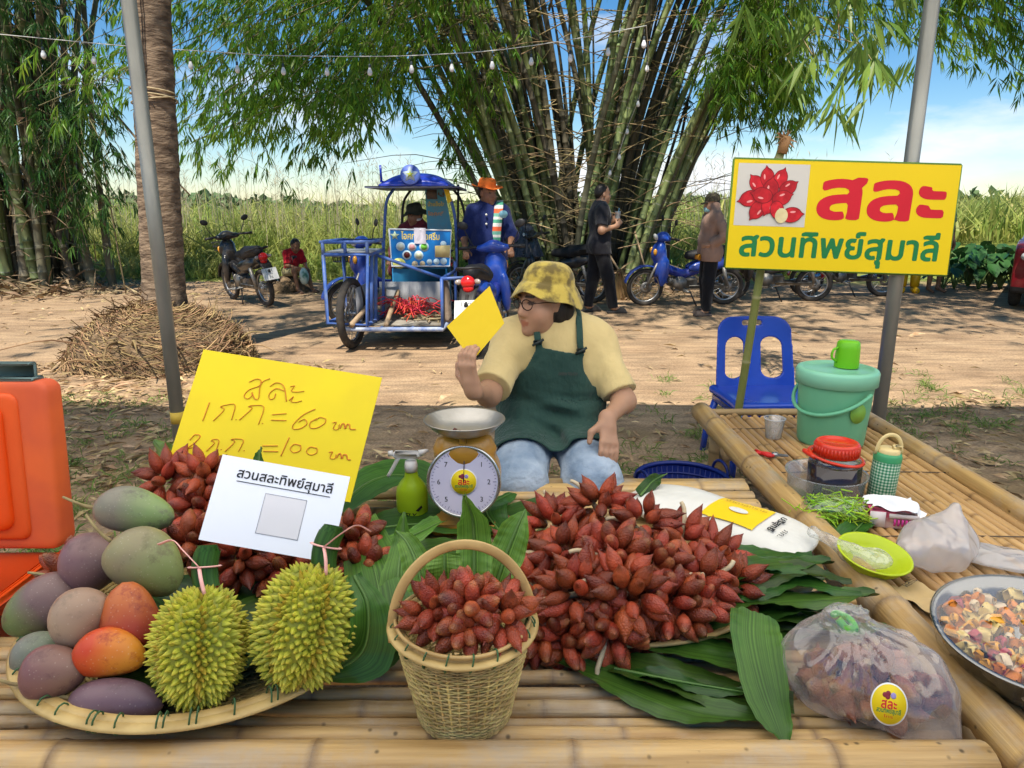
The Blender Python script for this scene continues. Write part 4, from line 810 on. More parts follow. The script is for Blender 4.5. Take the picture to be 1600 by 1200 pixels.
def baskets():
    rs = np.random.RandomState(2)
    # handled basket
    c = np.array([-.094, 1.218, T]); o = thing('handled_basket', 'tall woven bamboo basket with an arched handle, full of salak', 'basket', tuple(c), R(8)); o.scale = (.94, .94, .96); b = MB()
    weave(b, [(.080, .006), (.094, .012), (.100, .04), (.116, .11), (.129, .17), (.135, .205)], 50, 40, .0019, .0034)
    b.lathe([(.001, .008), (.085, .008)], 30); b.obj('woven_body', M_WEAVE, o)
    b = MB()
    for r0, z0 in ((.142, .214), (.131, .214)):
        q = np.linspace(0, 2*math.pi, 64, endpoint=False); b.tube(np.c_[r0*np.cos(q), r0*np.sin(q), z0+.003*np.sin(q*2+1)], .013, 8, closed=True, flat=.36, up=(0, 0, 1))
    q = np.linspace(0, 2*math.pi, 64, endpoint=False); b.tube(np.c_[.137*np.cos(q), .137*np.sin(q), .229+.003*np.sin(q*2+1)], .004, 6, closed=True); b.mi = 1; ties(b, .137, .214, 20, .018, .011, rs=rs); b.obj('rim', [M_RIM, M_GREENTIE], o)
    q = np.linspace(-.12, math.pi+.12, 40); b = MB(); P = np.c_[.143*np.cos(q), .01*np.sin(q), .205+.172*np.sin(q)**.92*(np.sin(q) > 0)+.0*q]; P[:, 2] = .205+.175*np.clip(np.sin(q), -.3, 1)
    b.tube(P, .0105, 8, flat=.32, up=(0, 1, 0)); b.obj('handle', M_RIM, o)
    for i, (l, pts, wd, up) in enumerate((('broad pale leaf standing at the middle back of the handled basket', [(738, 930, .68), (738, 880, .735), (735, 830, .80), (722, 795, .86)], [.075, .072, .062, .004], (0, -1, .35)), ('pale leaf slanting up at the pile side of the handled basket', [(775, 935, .67), (790, 890, .72), (806, 850, .765), (822, 815, .80)], [.06, .075, .062, .004], (-.2, -1, .4)), ('folded pale leaf low at the back of the handled basket', [(690, 945, .66), (690, 915, .70), (690, 888, .73)], [.075, .075, .06], (0, -1, .35)), ('pale leaf at the tray side of the handled basket', [(655, 945, .66), (645, 905, .70), (630, 870, .73), (612, 850, .74)], [.06, .062, .04, .01], (.2, -1, .35)))):
        leafstrip(l, [tv(*p)[0]+[0, .06, 0] for p in pts], wd, up=up, m=M_BAN2, fold=.10, seed=60+i)
    # shallow tray
    c = np.array([-.69, 1.485, T]); o = thing('woven_tray', 'wide shallow woven bamboo tray holding the mangoes and durians', 'tray', tuple(c), R(10)); b = MB()
    weave(b, [(.03, .012), (.16, .013), (.27, .018), (.33, .035), (.372, .062)], 44, 72, .002, .0042); b.lathe([(.001, .008), (.27, .012), (.335, .033), (.37, .06)], 60); b.obj('woven_body', M_WEAVE, o)
    b = MB(); q = np.linspace(0, 2*math.pi, 110, endpoint=False)
    for r0, z0, w in ((.388, .070, .016), (.371, .072, .013)): b.tube(np.c_[r0*np.cos(q), r0*np.sin(q), z0+.006*np.sin(q*2+.6)], w, 8, closed=True, flat=.4, up=(0, 0, 1))
    b.mi = 1; ties(b, .381, .071, 38, .021, .015, rs=rs); b.obj('rim', [M_RIM, M_GREENTIE], o)
    # flat tray under the big pile
    c = np.array([.27, 1.66, T]); o = thing('woven_tray', 'flat woven tray almost buried under the big salak pile', 'tray', tuple(c)); b = MB()
    weave(b, [(.03, .01), (.2, .011), (.27, .02), (.31, .04)], 30, 60, .002, .0042, sc=(1.12, .86)); b.lathe([(.001, .008), (.27, .014), (.31, .036)], 50, sc=(1.12, .86, 1)); b.obj('woven_body', M_WEAVE, o)
    b = MB(); b.tube(np.c_[.318*1.12*np.cos(q), .318*.86*np.sin(q), .042+0*q], .008, 8, closed=True, flat=.6); b.obj('rim', M_RIM, o)
baskets()
# ---------------------------------------------------------------- mangoes and durians
def fruit_mat(name, a, c, m3, bl=.5):
    m = mat(name, a, c, rough=.42, scale=7, ramp=(.3, .7), spec=.4, bump=.05, bscale=70, detail=8)
    t = m.node_tree; N = t.nodes.new; L = t.links.new; p = t.nodes['Principled BSDF']; col = p.inputs['Base Color'].links[0].from_socket
    tcn = N('ShaderNodeTexCoord'); sp = N('ShaderNodeSeparateXYZ'); L(tcn.outputs['Object'], sp.inputs[0])
    n = N('ShaderNodeTexNoise'); n.inputs['Scale'].default_value = 9; L(tcn.outputs['Object'], n.inputs[0]); ma = N('ShaderNodeMath'); ma.operation = 'MULTIPLY_ADD'; ma.inputs[1].default_value = .09; L(n.outputs[0], ma.inputs[0]); L(sp.outputs[0], ma.inputs[2])
    mrr = N('ShaderNodeMapRange'); mrr.inputs[1].default_value = .02; mrr.inputs[2].default_value = .085; L(ma.outputs[0], mrr.inputs[0])
    m1 = N('ShaderNodeMix'); m1.data_type = 'RGBA'; L(mrr.outputs[0], m1.inputs[0]); L(col, m1.inputs[6]); m1.inputs[7].default_value = (*m3, 1)
    v = N('ShaderNodeTexVoronoi'); v.inputs['Scale'].default_value = 120; L(tcn.outputs['Object'], v.inputs[0]); r = _ramp(t, (.26,)*3, (0, 0, 0), .10, .2); L(v.outputs['Distance'], r.inputs[0])
    m2 = N('ShaderNodeMix'); m2.data_type = 'RGBA'; L(r.outputs[0], m2.inputs[0]); L(m1.outputs[2], m2.inputs[6]); m2.inputs[7].default_value = (.5, .42, .33, 1)
    n5 = N('ShaderNodeTexNoise'); n5.inputs['Scale'].default_value = 16; n5.inputs['Detail'].default_value = 8; n5.inputs['Roughness'].default_value = .75; L(tcn.outputs['Object'], n5.inputs[0]); r5 = _ramp(t, (0,)*3, (.85,)*3, .53, .64); L(n5.outputs[0], r5.inputs[0])
    m4 = N('ShaderNodeMix'); m4.data_type = 'RGBA'; L(r5.outputs[0], m4.inputs[0]); L(m2.outputs[2], m4.inputs[6]); m4.inputs[7].default_value = tuple(x*.55 for x in a)+(1,); L(m4.outputs[2], p.inputs['Base Color']); return m
def mangoes():
    P1 = ((.20, .105, .105), (.125, .06, .075)); GRN = (.20, .22, .085)
    rows = [(210, 798, .72, 124, 72, -4, 'greygreen', ((.20, .19, .13), (.16, .125, .105)), (.19, .26, .09), 'pale grey-green mango lying on top of the fruit heap', 'L'),
            (146, 878, .63, 100, 92, 25, 'purple_a', P1, (.17, .10, .085), 'dusky purple mango with a dry stalk beside the orange cooler', 'T'),
            (228, 880, .655, 130, 98, -32, 'greenpurple', ((.235, .215, .09), (.19, .14, .105)), (.20, .235, .08), 'big mango half yellow-green and half purple above the red mangoes', 'L'),
            (66, 948, .55, 128, 88, -140, 'purple_b', ((.175, .105, .095), (.13, .08, .07)), (.125, .18, .06), 'purple mango with a green tip hanging over the tray rim', 'B'),
            (126, 963, .60, 96, 88, 40, 'beige', ((.34, .235, .15), (.26, .18, .12)), (.27, .17, .11), 'dull beige-brown mango in the middle of the heap', None),
            (203, 964, .59, 108, 86, 110, 'red', ((.38, .045, .025), (.30, .055, .03)), (.42, .11, .025), 'bright red mango tucked beside the first durian', None),
            (171, 1022, .555, 114, 76, -3, 'orange', ((.45, .035, .010), (.52, .085, .010)), (.56, .21, .018), 'shiny orange-red mango lying in front of the heap', None),
            (62, 1022, .51, 84, 72, 10, 'greygreen_b', ((.17, .17, .13), (.13, .13, .10)), (.15, .18, .10), 'grey-green mango wedged low at the tray edge', None),
            (84, 1050, .53, 100, 84, 20, 'purple_c', ((.185, .08, .075), (.13, .06, .06)), (.18, .10, .07), 'plum red mango with a long stalk near the tray rim', 'T'),
            (182, 1096, .485, 148, 72, -4, 'purple_d', ((.165, .095, .105), (.11, .06, .075)), (.12, .07, .085), 'long dark purple mango lowest in the tray with a side stalk', 'L'),
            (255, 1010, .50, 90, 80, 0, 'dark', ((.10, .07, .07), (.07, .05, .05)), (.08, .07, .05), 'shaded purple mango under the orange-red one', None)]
    for px, py, z, w_, h_, an, nm, cc, c3, lab, st in rows:
        c, s = tv(px, py, z); a = R(an); ax = CR*math.cos(a)+CU*math.sin(a); up = -CR*math.sin(a)+CU*math.cos(a); n = 28; t = np.linspace(0, 1, 22); L = w_*s/2; H = h_*s/2
        r = np.sqrt(np.clip(1-(2*t-1)**2, 0, 1)); zz = (2*t-1); th = np.linspace(0, 2*math.pi, n, endpoint=False); asym = 1-.16*zz
        V = np.stack([np.repeat(zz[:, None]*L, n, 1), np.outer(r*asym, np.cos(th))*H-(.10*H*(zz**2))[:, None], np.outer(r*asym, np.sin(th))*H*.88], -1).reshape(-1, 3)
        F = [[i*n+j, i*n+(j+1) % n, (i+1)*n+(j+1) % n, (i+1)*n+j] for i in range(21) for j in range(n)]
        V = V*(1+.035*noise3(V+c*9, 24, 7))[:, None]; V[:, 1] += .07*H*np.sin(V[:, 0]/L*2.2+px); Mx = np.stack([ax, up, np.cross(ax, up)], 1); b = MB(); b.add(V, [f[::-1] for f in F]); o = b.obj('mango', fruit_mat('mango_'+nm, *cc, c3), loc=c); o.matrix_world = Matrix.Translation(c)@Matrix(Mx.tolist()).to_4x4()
        tag(o, lab, 'mango', 'mangoes in the tray')
        if st:
            b = MB(); sg = -1
            b.tube([(-L*.97, 0, 0), (-L*1.22, .004, .004), (-L*1.22-.02, .012+.01*(st == 'T'), .01), (-L*1.22-.055, .02+.02*(st == 'T'), .0)], [.005, .0035, .003], 6, seg=10)
            q = b.obj('stalk', mat('mango_stalk', (.30, .24, .10), (.22, .16, .07), rough=.7, scale=30), o)
mangoes()
M_DUR = mat('durian_skin', (.43, .42, .05), (.29, .32, .04), rough=.5, scale=9, attr='Col', detail=6, spec=.3)
def durians():
    rs = np.random.RandomState(15)
    for px, py, z, roll, tilt, lab, (a, bb, h), lob in ((312, 1014, .562, 3, 24, 'spiky yellow-green durian standing nearest the mangoes, ribbon-tied stem behind', (.078, .076, .106), .5), (476, 982, .585, -13, 22, 'spiky yellow-green durian leaning under the white paper, wrapped stem up', (.083, .079, .114), 1.6)):
        c, s = tv(px, py, z); o = thing('durian', lab, 'durian', tuple(c), group='durians in the tray', rot=(R(-tilt), R(-roll), 0)); o.rotation_euler = (R(-tilt), -R(roll), 0)
        def surf(d):
            th = np.arctan2(d[:, 1], d[:, 0]); rr = 1+.12*np.cos(5*(th+lob))*np.sqrt(np.clip(1-d[:, 2]**2, 0, 1)); return d*np.array([a, bb, h])*rr[:, None]*(1+.05*d[:, 2:3])
        n = 44; u = np.linspace(-1, 1, n); th = np.linspace(0, 2*math.pi, 60, endpoint=False)
        D = np.stack([np.outer(np.sqrt(1-u*u+1e-9), np.cos(th)), np.outer(np.sqrt(1-u*u+1e-9), np.sin(th)), np.repeat(u[:, None], 60, 1)], -1).reshape(-1, 3)
        b = MB(); F = [[i*60+j, i*60+(j+1) % 60, (i+1)*60+(j+1) % 60, (i+1)*60+j] for i in range(n-1) for j in range(60)]; b.add(surf(D), F, col=(.62, .62, .5))
        N = 800; k = np.arange(N)+.5; ph = np.arccos(1-2*k/N); tt = k*math.pi*(1+5**.5); D = np.stack([np.cos(tt)*np.sin(ph), np.sin(tt)*np.sin(ph), np.cos(ph)], 1); D = nrm(D+rs.normal(size=(N, 3))*.022)
        P = surf(D); e = 1e-3; Nn = nrm(P/np.array([a*a, bb*bb, h*h])); cell = math.sqrt(4*math.pi*(a*bb+a*h+bb*h)/3/N)
        for i in range(N):
            q = frame(Nn[i]+rs.normal(size=3)*.13-np.array([0, 0, .10])); m = 6; ang = np.arange(m)*2*math.pi/m+rs.rand(); H = .0165*rs.uniform(.8, 1.2)*(.8 if abs(D[i, 2]) > .93 else 1); w = cell*.70
            seam = abs(((math.atan2(D[i, 1], D[i, 0])+lob)*5/(2*math.pi)) % 1-.5) < .07
            ring = lambda f, zz: np.stack([np.cos(ang)*w*f, np.sin(ang)*w*f, np.full(m, zz)], 1)
            Vp = np.vstack([ring(1.0, -.002), ring(.52, H*.42), ring(.17, H*.86), [[0, 0, H]]])@q.T+P[i]
            Fp = [[j, (j+1) % m, m+(j+1) % m, m+j] for j in range(m)]+[[m+j, m+(j+1) % m, 2*m+(j+1) % m, 2*m+j] for j in range(m)]+[[2*m+j, 2*m+(j+1) % m, 3*m] for j in range(m)]
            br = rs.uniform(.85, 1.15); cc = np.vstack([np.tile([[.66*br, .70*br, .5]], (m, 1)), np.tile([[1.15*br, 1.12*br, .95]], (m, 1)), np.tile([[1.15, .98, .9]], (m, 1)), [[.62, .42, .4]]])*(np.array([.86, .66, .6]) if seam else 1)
            b.add(Vp, Fp, col=cc)
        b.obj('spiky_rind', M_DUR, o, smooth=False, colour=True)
        b = MB(); b.tube([(0, 0, h*.9), (.002, .004, h+.03), (.0, .01, h+.05)], [.012, .009], 8); b.obj('stem', mat('durian_stem', (.22, .16, .07), (.16, .12, .05), rough=.8, scale=20), o)
        b = MB(); sx = .012
        for k in range(4):
            q = np.linspace(0, 2*math.pi*1.1, 20); rr = .0195+.0022*k; zz = np.linspace(h+.012, h+.092-k*.004, 8)
            V = np.stack([np.outer(np.ones(8), rr*np.cos(q+k)), np.outer(np.ones(8), rr*.8*np.sin(q+k)+.012), np.repeat(zz[:, None], 20, 1)], -1); V += np.outer((np.linspace(0, 1, 8)-.5)**2*.02, [1, 0, 0])[:, None]; b.sheet(V.reshape(-1, 3), 8, 20)
        w_ = b.obj('leaf_wrap', M_BAN, o)
        b = MB(); q = np.linspace(0, 2*math.pi, 24, endpoint=False); b.tube(np.c_[.028*np.cos(q), .023*np.sin(q)+.012, h+.05+0*q], .006, 6, closed=True, flat=.3, up=(0, 0, 1))
        sg = 1 if px > 400 else -1
        b.tube([(.0, -.012, h+.05), (sg*.03, -.02, h+.085), (sg*.055, -.012, h+.105), (sg*.085, -.01, h+.098)], .0045, 5, flat=.25, seg=14); b.tube([(.0, -.012, h+.05), (.012, -.03, h+.03), (.02, -.03, h+.0)], .004, 5, flat=.25, seg=8)
        b.obj('ribbon', mat('pink_ribbon', (.80, .42, .36), (.75, .36, .31), rough=.4), w_)
durians()
# ================================================================ GOODS, SIGNS AND GEAR
def plain(n, c, rough=.45, **k): return mat(n, c, tuple(x*.88 for x in c), rough=rough, scale=k.pop('scale', 3), **k)
M_BLACK = plain('black_print', (.012, .012, .013), .5); M_WHITEP = plain('white_print', (.8, .8, .8), .5)
M_RED = plain('red_print', (.62, .012, .03), .5); M_GREEN = plain('green_print', (.012, .20, .06), .5)
def film(name, tint=(.9, .9, .9), op=.35, rough=.12, bump=.5, bscale=14, edge=.45):
    """thin plastic: mostly clear, milky by op, more so at grazing angles, with sharp crumpled highlights"""
    m = bpy.data.materials.new(name); m.use_nodes = True; t = m.node_tree; N = t.nodes.new; L = t.links.new; p = t.nodes['Principled BSDF']
    p.inputs['Base Color'].default_value = (*tint, 1); p.inputs['Roughness'].default_value = .5; p.inputs['Specular IOR Level'].default_value = .2
    tr = N('ShaderNodeBsdfTransparent'); tr.inputs[0].default_value = (*[min(1, .86+.14*x) for x in tint], 1); ms = N('ShaderNodeMixShader'); tl = N('ShaderNodeBsdfTranslucent'); tl.inputs[0].default_value = (*tint, 1); md = N('ShaderNodeMixShader'); md.inputs[0].default_value = .45; L(p.outputs[0], md.inputs[1]); L(tl.outputs[0], md.inputs[2])
    tcn = N('ShaderNodeTexCoord'); nz = N('ShaderNodeTexVoronoi'); nz.inputs['Scale'].default_value = bscale; wn = N('ShaderNodeTexNoise'); wn.inputs['Scale'].default_value = bscale*.6; L(tcn.outputs['Object'], wn.inputs[0]); va = N('ShaderNodeMix'); va.data_type = 'RGBA'; va.blend_type = 'LINEAR_LIGHT'; va.inputs[0].default_value = .04; L(tcn.outputs['Object'], va.inputs[6]); L(wn.outputs[1], va.inputs[7]); L(va.outputs[2], nz.inputs['Vector'])
    b = N('ShaderNodeBump'); b.inputs['Strength'].default_value = bump; b.inputs['Distance'].default_value = .012; L(nz.outputs['Distance'], b.inputs['Height'])
    lw = N('ShaderNodeLayerWeight'); lw.inputs[0].default_value = .3; ma = N('ShaderNodeMath'); ma.operation = 'MULTIPLY_ADD'; ma.inputs[1].default_value = edge; ma.inputs[2].default_value = op; ma.use_clamp = True; L(lw.outputs['Facing'], ma.inputs[0])
    L(ma.outputs[0], ms.inputs[0]); L(tr.outputs[0], ms.inputs[1]); L(md.outputs[0], ms.inputs[2])
    gl = N('ShaderNodeBsdfGlossy'); gl.inputs['Roughness'].default_value = rough; L(b.outputs[0], gl.inputs['Normal']); l2 = N('ShaderNodeLayerWeight'); l2.inputs[0].default_value = .5; L(b.outputs[0], l2.inputs['Normal']); pw = N('ShaderNodeMath'); pw.operation = 'POWER'; pw.inputs[1].default_value = 4; L(l2.outputs['Facing'], pw.inputs[0]); fr = N('ShaderNodeMath'); fr.operation = 'MULTIPLY_ADD'; fr.inputs[1].default_value = .6; fr.inputs[2].default_value = .10; L(pw.outputs[0], fr.inputs[0]); m2 = N('ShaderNodeMixShader'); L(fr.outputs[0], m2.inputs[0]); L(ms.outputs[0], m2.inputs[1]); L(gl.outputs[0], m2.inputs[2]); L(m2.outputs[0], t.nodes['Material Output'].inputs[0]); return m
def quadboard(name, P, th, m, parent):      # a board from its four corners (TL, TR, BR, BL), th behind the face
    P = [np.array(p, float) for p in P]; n = nrm(np.cross(P[1]-P[0], P[3]-P[0])); n = n if n[1] > 0 else -n; V = P+[p+n*th for p in P]; b = MB()
    b.add(V, [[3, 2, 1, 0], [4, 5, 6, 7], [0, 1, 5, 4], [1, 2, 6, 5], [2, 3, 7, 6], [3, 0, 4, 7]]); return b.obj(name, m, parent, smooth=False), n
def sticker(parent, M, rx, ry):
    b = MB(); q = np.linspace(0, 2*math.pi, 40, endpoint=False)
    b.poly(np.c_[rx*np.cos(q), ry*np.sin(q)], .0006, M); o = b.obj('sticker', M_WHITEP, parent)
    b = MB(); b.poly(np.c_[rx*.93*np.cos(q), ry*.93*np.sin(q)], .0011, M); b.obj('printed_disc', plain('sticker_yellow', (.80, .60, .01), .4), o)
    Tm = lambda x, y, z=.0013: M@Matrix.Translation((x, y, z))
    text('สละ', ry*.62, M_RED, Tm(0, -ry*.02), parent=o, bold=.0006, width=rx*.85); text('สวนทิพย์สุมาลี', ry*.3, M_GREEN, Tm(0, -ry*.33), parent=o, bold=.0003, width=rx*1.3); text('โทร', ry*.16, M_RED, Tm(0, -ry*.56), parent=o, width=rx*.5)
    b = MB()
    for i, (x, y) in enumerate(((-.25, .42), (-.08, .5), (-.1, .34))): b.ball((0, 0, 0), (.11*rx*1.3, .13*ry, .0006), 8); b.V[-1] = np.array([tuple(Tm(x*rx, y*ry)@Vector(v)) for v in b.V[-1]])
    b.obj('fruit_print', plain('fruit_print_dark', (.25, .03, .05), .5), o)
    b = MB(); b.ball((0, 0, 0), (.16*rx, .16*ry, .0006), 8); b.V[-1] = np.array([tuple(Tm(.2*rx, .42*ry)@Vector(v)) for v in b.V[-1]]); b.obj('fruit_print', plain('fruit_print_pale', (.35, .3, .62), .5), o)
def signs():
    # big yellow sign on two posts
    cs = [(1148, 248), (1503, 258), (1480, 430), (1133, 418)]; Y0 = 3.46; P = [np.array(dp(x, y, Y0-.02+(y > 300)*.0)) for x, y in cs]; c = sum(P)/4
    o = thing('sign_board', 'yellow printed signboard with red and green Thai lettering between two posts', 'sign', tuple(c)); P = [p-c for p in P]
    M_Y = mat('sign_yellow', (.80, .585, .008), (.77, .56, .008), rough=.32, scale=1.5)
    bd, n = quadboard('panel', P, .012, M_Y, o); TL, TR, BR, BL = P; lp = lambda u, v: (TL*(1-u)+TR*u)*(1-v)+(BL*(1-u)+BR*u)*v
    M_F = mat('sign_frame', (.13, .24, .03), (.10, .19, .03), rough=.5); b = MB()
    for i in range(4): b.tube([P[i]+n*.006, P[(i+1) % 4]+n*.006], .0072, 4)
    b.obj('frame', M_F, o)
    X = nrm(TR-TL); Yv = nrm(TL-BL); w_ = np.linalg.norm(TR-TL); h_ = np.linalg.norm(TL-BL)
    def pl(u, v, z=.001): return basis(lp(u, v)-n*z, X, Yv)
    pic = [lp(u, v)-n*.0008 for u, v in ((.02, .035), (.335, .035), (.335, .60), (.02, .60))]; q, _ = quadboard('picture_panel', pic, .0006, mat('sign_greywhite', (.62, .60, .56), (.56, .54, .51), rough=.4, scale=2), o)
    text('สละ', .3, M_RED, pl(.665, .33), parent=o, bold=.009, width=w_*.57, name='red_lettering'); text('สวนทิพย์สุมาลี', .16, M_GREEN, pl(.50, .79), parent=o, bold=.004, width=w_*.90, name='green_lettering')
    # the printed bunch: flattened fruits in relief on the print
    M_P1 = [mat('print_fruit', (.66, .018, .03), (.40, .008, .018), rough=.35, scale=26, isl=.22, hue=0), plain('print_fruit_edge', (.20, .006, .012), .4), plain('print_gloss', (.85, .35, .34), .35)]; b = MB(); M0 = np.array(pl(.178, .33, .0015)); FR = ((-.075, .055, 130, 1), (-.03, .085, 100, 1), (.03, .08, 70, 1), (.07, .04, 35, 1), (-.10, -.01, 195, 1.15), (-.06, -.06, 235, 1.1), (-.01, .03, 85, 1.15), (-.01, -.035, 250, 1.05), (.045, -.005, 20, 1.05), (-.045, .005, 170, 1.1), (.03, -.06, 290, 1), (.10, -.08, 5, 1.1)); t = np.linspace(0, 2*math.pi, 28, endpoint=False)
    for i, (x, y, a, s) in enumerate(FR):
        for lay, (f_, m_) in enumerate(((1.09, 1), (1., 0), (.2, 2))):
            r = .036*s*f_; px = r*np.cos(t)*1.12; px = px+r*.34*np.exp(-(np.minimum(t, 2*math.pi-t)/.16)**2)*(lay < 2); V = np.stack([px, r*.84*np.sin(t), 0*t+.0008+.00045*i+.00015*lay], 1)
            if lay == 2: V[:, :2] = V[:, :2]*[1.5, .7]+[.006, .013]
            V[:, :2] = V[:, :2]@rotm('Z', R(a))[:2, :2].T+[x, y]; b.mi = m_; b.add(V@M0[:3, :3].T+M0[:3, 3], [list(range(28))])
    b.mi = 1; b.obj('fruit_print', M_P1, o, smooth=False)
    b = MB(); V = np.c_[.052+.030*np.cos(t), -.085+.034*np.sin(t), 0*t+.0075]; b.add(V@M0[:3, :3].T+M0[:3, 3], [list(range(28))]); b.obj('peeled_fruit_print', mat('print_cream', (.74, .64, .36), (.66, .55, .30), rough=.4, scale=30), o)
    # green bamboo post; the tent post carries the other side
    a = np.array(dp(1150, 665, 3.56)); t_ = np.array(dp(1216, 250, 3.52)); dirv = (a-t_)/(t_[2]-a[2]); base = a+dirv*(a[2]+.02)
    q = thing('bamboo_post', 'slim green bamboo post carrying the yellow signboard', 'post', tuple(base)); b = MB(); up_ = dp(1228, 213, 3.52); b.tube(np.array([base, a, t_, tuple(up_)])-base, [.021, .020, .019], 12, node=.33, bulge=1.12)
    b.obj('culm', mat('green_post', (.13, .16, .035), (.20, .20, .06), rough=.4, scale=5, ring=.33, ringcol=(.3, .28, .14)), q)
    b = MB(); b.tube(np.array([tuple(dp(1222, 240, 3.5)), tuple(dp(1228, 213, 3.5))])-base, [.022, .024], 10); V, F = leaves(np.repeat([np.array(dp(1227, 218, 3.5))-base], 26, 0), RS.normal(size=(26, 3))+[0, 0, .3], .06, .012); b.add(V, F); b.obj('frayed_tip', mat('frayed', (.34, .19, .08), (.25, .13, .06), rough=.8), q)
    # yellow price board: written by hand in orange marker
    t0 = 2.05; P = [at(318, 546, t0+.06), at(597, 590, t0+.06), at(545, 778, t0-.02), at(258, 735, t0-.02)]; P[2] = P[1]+(P[3]-P[0])*1.02; c = sum(P)/4; o = thing('price_board', 'yellow cardboard price board handwritten in orange marker', 'sign', tuple(c))
    bd, n = quadboard('board', [p-c for p in P], .004, mat('yellow_card', (.82, .63, .008), (.74, .56, .012), rough=.5, scale=4, detail=9), o); b = MB()
    pn, pd = n, n@(P[0])
    Z = lambda x, y: (230+x*.3, 540+y*.3)
    strokes = [[(530, 190), (570, 174), (592, 182), (585, 210), (530, 232), (506, 262), (522, 278), (545, 262), (548, 242)], [(545, 245), (562, 278), (580, 272), (588, 215), (605, 186), (640, 172)], [(640, 212), (670, 194), (700, 200), (716, 225), (726, 292)], [(714, 236), (672, 224), (636, 252), (640, 280), (662, 274), (670, 250)], [(745, 214), (768, 210), (752, 236), (775, 242), (818, 238)], [(738, 286), (762, 266), (750, 290), (772, 296), (806, 288)],
               [(325, 296), (290, 392)], [(345, 392), (400, 335), (382, 320), (412, 310), (458, 310), (440, 388)], [(462, 384), (464, 387)], [(480, 388), (545, 328), (528, 318), (560, 312), (608, 322), (580, 412)], [(600, 404), (602, 407)], [(650, 360), (725, 354)], [(645, 388), (725, 390)], [(876, 330), (812, 362), (762, 410), (762, 435), (800, 432), (832, 408), (820, 384), (788, 398)], [(884, 380), (850, 400), (850, 428), (882, 430), (922, 408), (930, 384), (900, 374), (876, 390)],
               [(965, 402), (985, 400), (972, 424), (972, 436), (994, 436), (1002, 410)], [(1005, 432), (1014, 410), (1026, 408), (1030, 434)], [(1034, 432), (1040, 412), (1054, 412), (1058, 434), (1086, 436)],
               [(222, 492), (250, 464), (276, 472), (252, 504), (210, 536), (258, 524)], [(308, 550), (350, 508), (334, 496), (352, 488), (374, 496), (360, 546)], [(385, 540), (387, 543)], [(405, 552), (455, 502), (438, 490), (470, 486), (502, 496), (476, 552)], [(504, 546), (506, 549)], [(600, 522), (680, 522)], [(605, 550), (682, 552)], [(740, 478), (696, 576)], [(800, 520), (765, 514), (745, 540), (765, 558), (798, 546), (800, 522)], [(885, 535), (850, 528), (830, 552), (850, 570), (882, 560), (886, 538)],
               [(946, 556), (966, 554), (955, 574), (956, 588), (978, 588), (984, 566)], [(988, 586), (996, 566), (1008, 564), (1012, 590)], [(1016, 590), (1022, 570), (1038, 570), (1044, 592), (1060, 594)]]
    for k0, k1 in ((0, 6), (6, 16), (16, 99)):
        b = MB()
        for st in strokes[k0:k1]:
            pts = []
            for x, y in st:
                r_ = np.array(ray(*Z(x, y))); O = np.array([0, 0, CAMZ]); tt = (pd-pn@O)/(pn@r_); pts.append(O+r_*tt-c-n*.0012)
            b.tube(pts, .0021, 5, seg=max(6, len(pts)*5), flat=.5)
        b.obj('handwritten_lettering', mat('orange_marker', (.66, .22, .02), (.58, .17, .02), rough=.6, scale=30), o)
    # white printed paper
    t1 = 1.60; P = [at(348, 710, t1+.03), at(547, 745, t1+.03), None, at(310, 843, t1-.03)]; P[2] = P[1]+P[3]-P[0]; c = sum(P)/4; o = thing('paper_sign', 'white paper sign with black Thai heading propped behind the durians', 'sign', tuple(c)); P = [p-c for p in P]
    bd, n = quadboard('sheet', P, .0015, mat('white_sheet', (.76, .78, .83), (.72, .74, .79), rough=.55, scale=2), o); TL, TR, BR, BL = P; X = nrm(TR-TL); Yv = nrm(TL-BL); w_ = np.linalg.norm(TR-TL); lp = lambda u, v: (TL*(1-u)+TR*u)*(1-v)+(BL*(1-u)+BR*u)*v
    text('สวนสละทิพย์สุมาลี', .03, M_BLACK, basis(lp(.52, .19)-n*.0012, X, Yv), parent=o, bold=.0004, width=w_*.74, name='heading')
    b = MB(); b.tube([lp(.16, .275)-n*.001, lp(.885, .275)-n*.001], .0009, 4); b.obj('underline', M_BLACK, o)
    b = MB(); R4 = [lp(.40, .36), lp(.72, .36), lp(.72, .82), lp(.40, .82)]
    for i in range(4): b.tube([R4[i]-n*.0008, R4[(i+1) % 4]-n*.0008], .0005, 4)
    b.obj('printed_border', plain('grey_print', (.3, .28, .27), .6), o)
    q, _ = quadboard('printed_square', [lp(.405, .366)-n*.0006, lp(.715, .366)-n*.0006, lp(.715, .814)-n*.0006, lp(.405, .814)-n*.0006], .0003, plain('offwhite_print', (.68, .66, .67), .6), o)
signs()
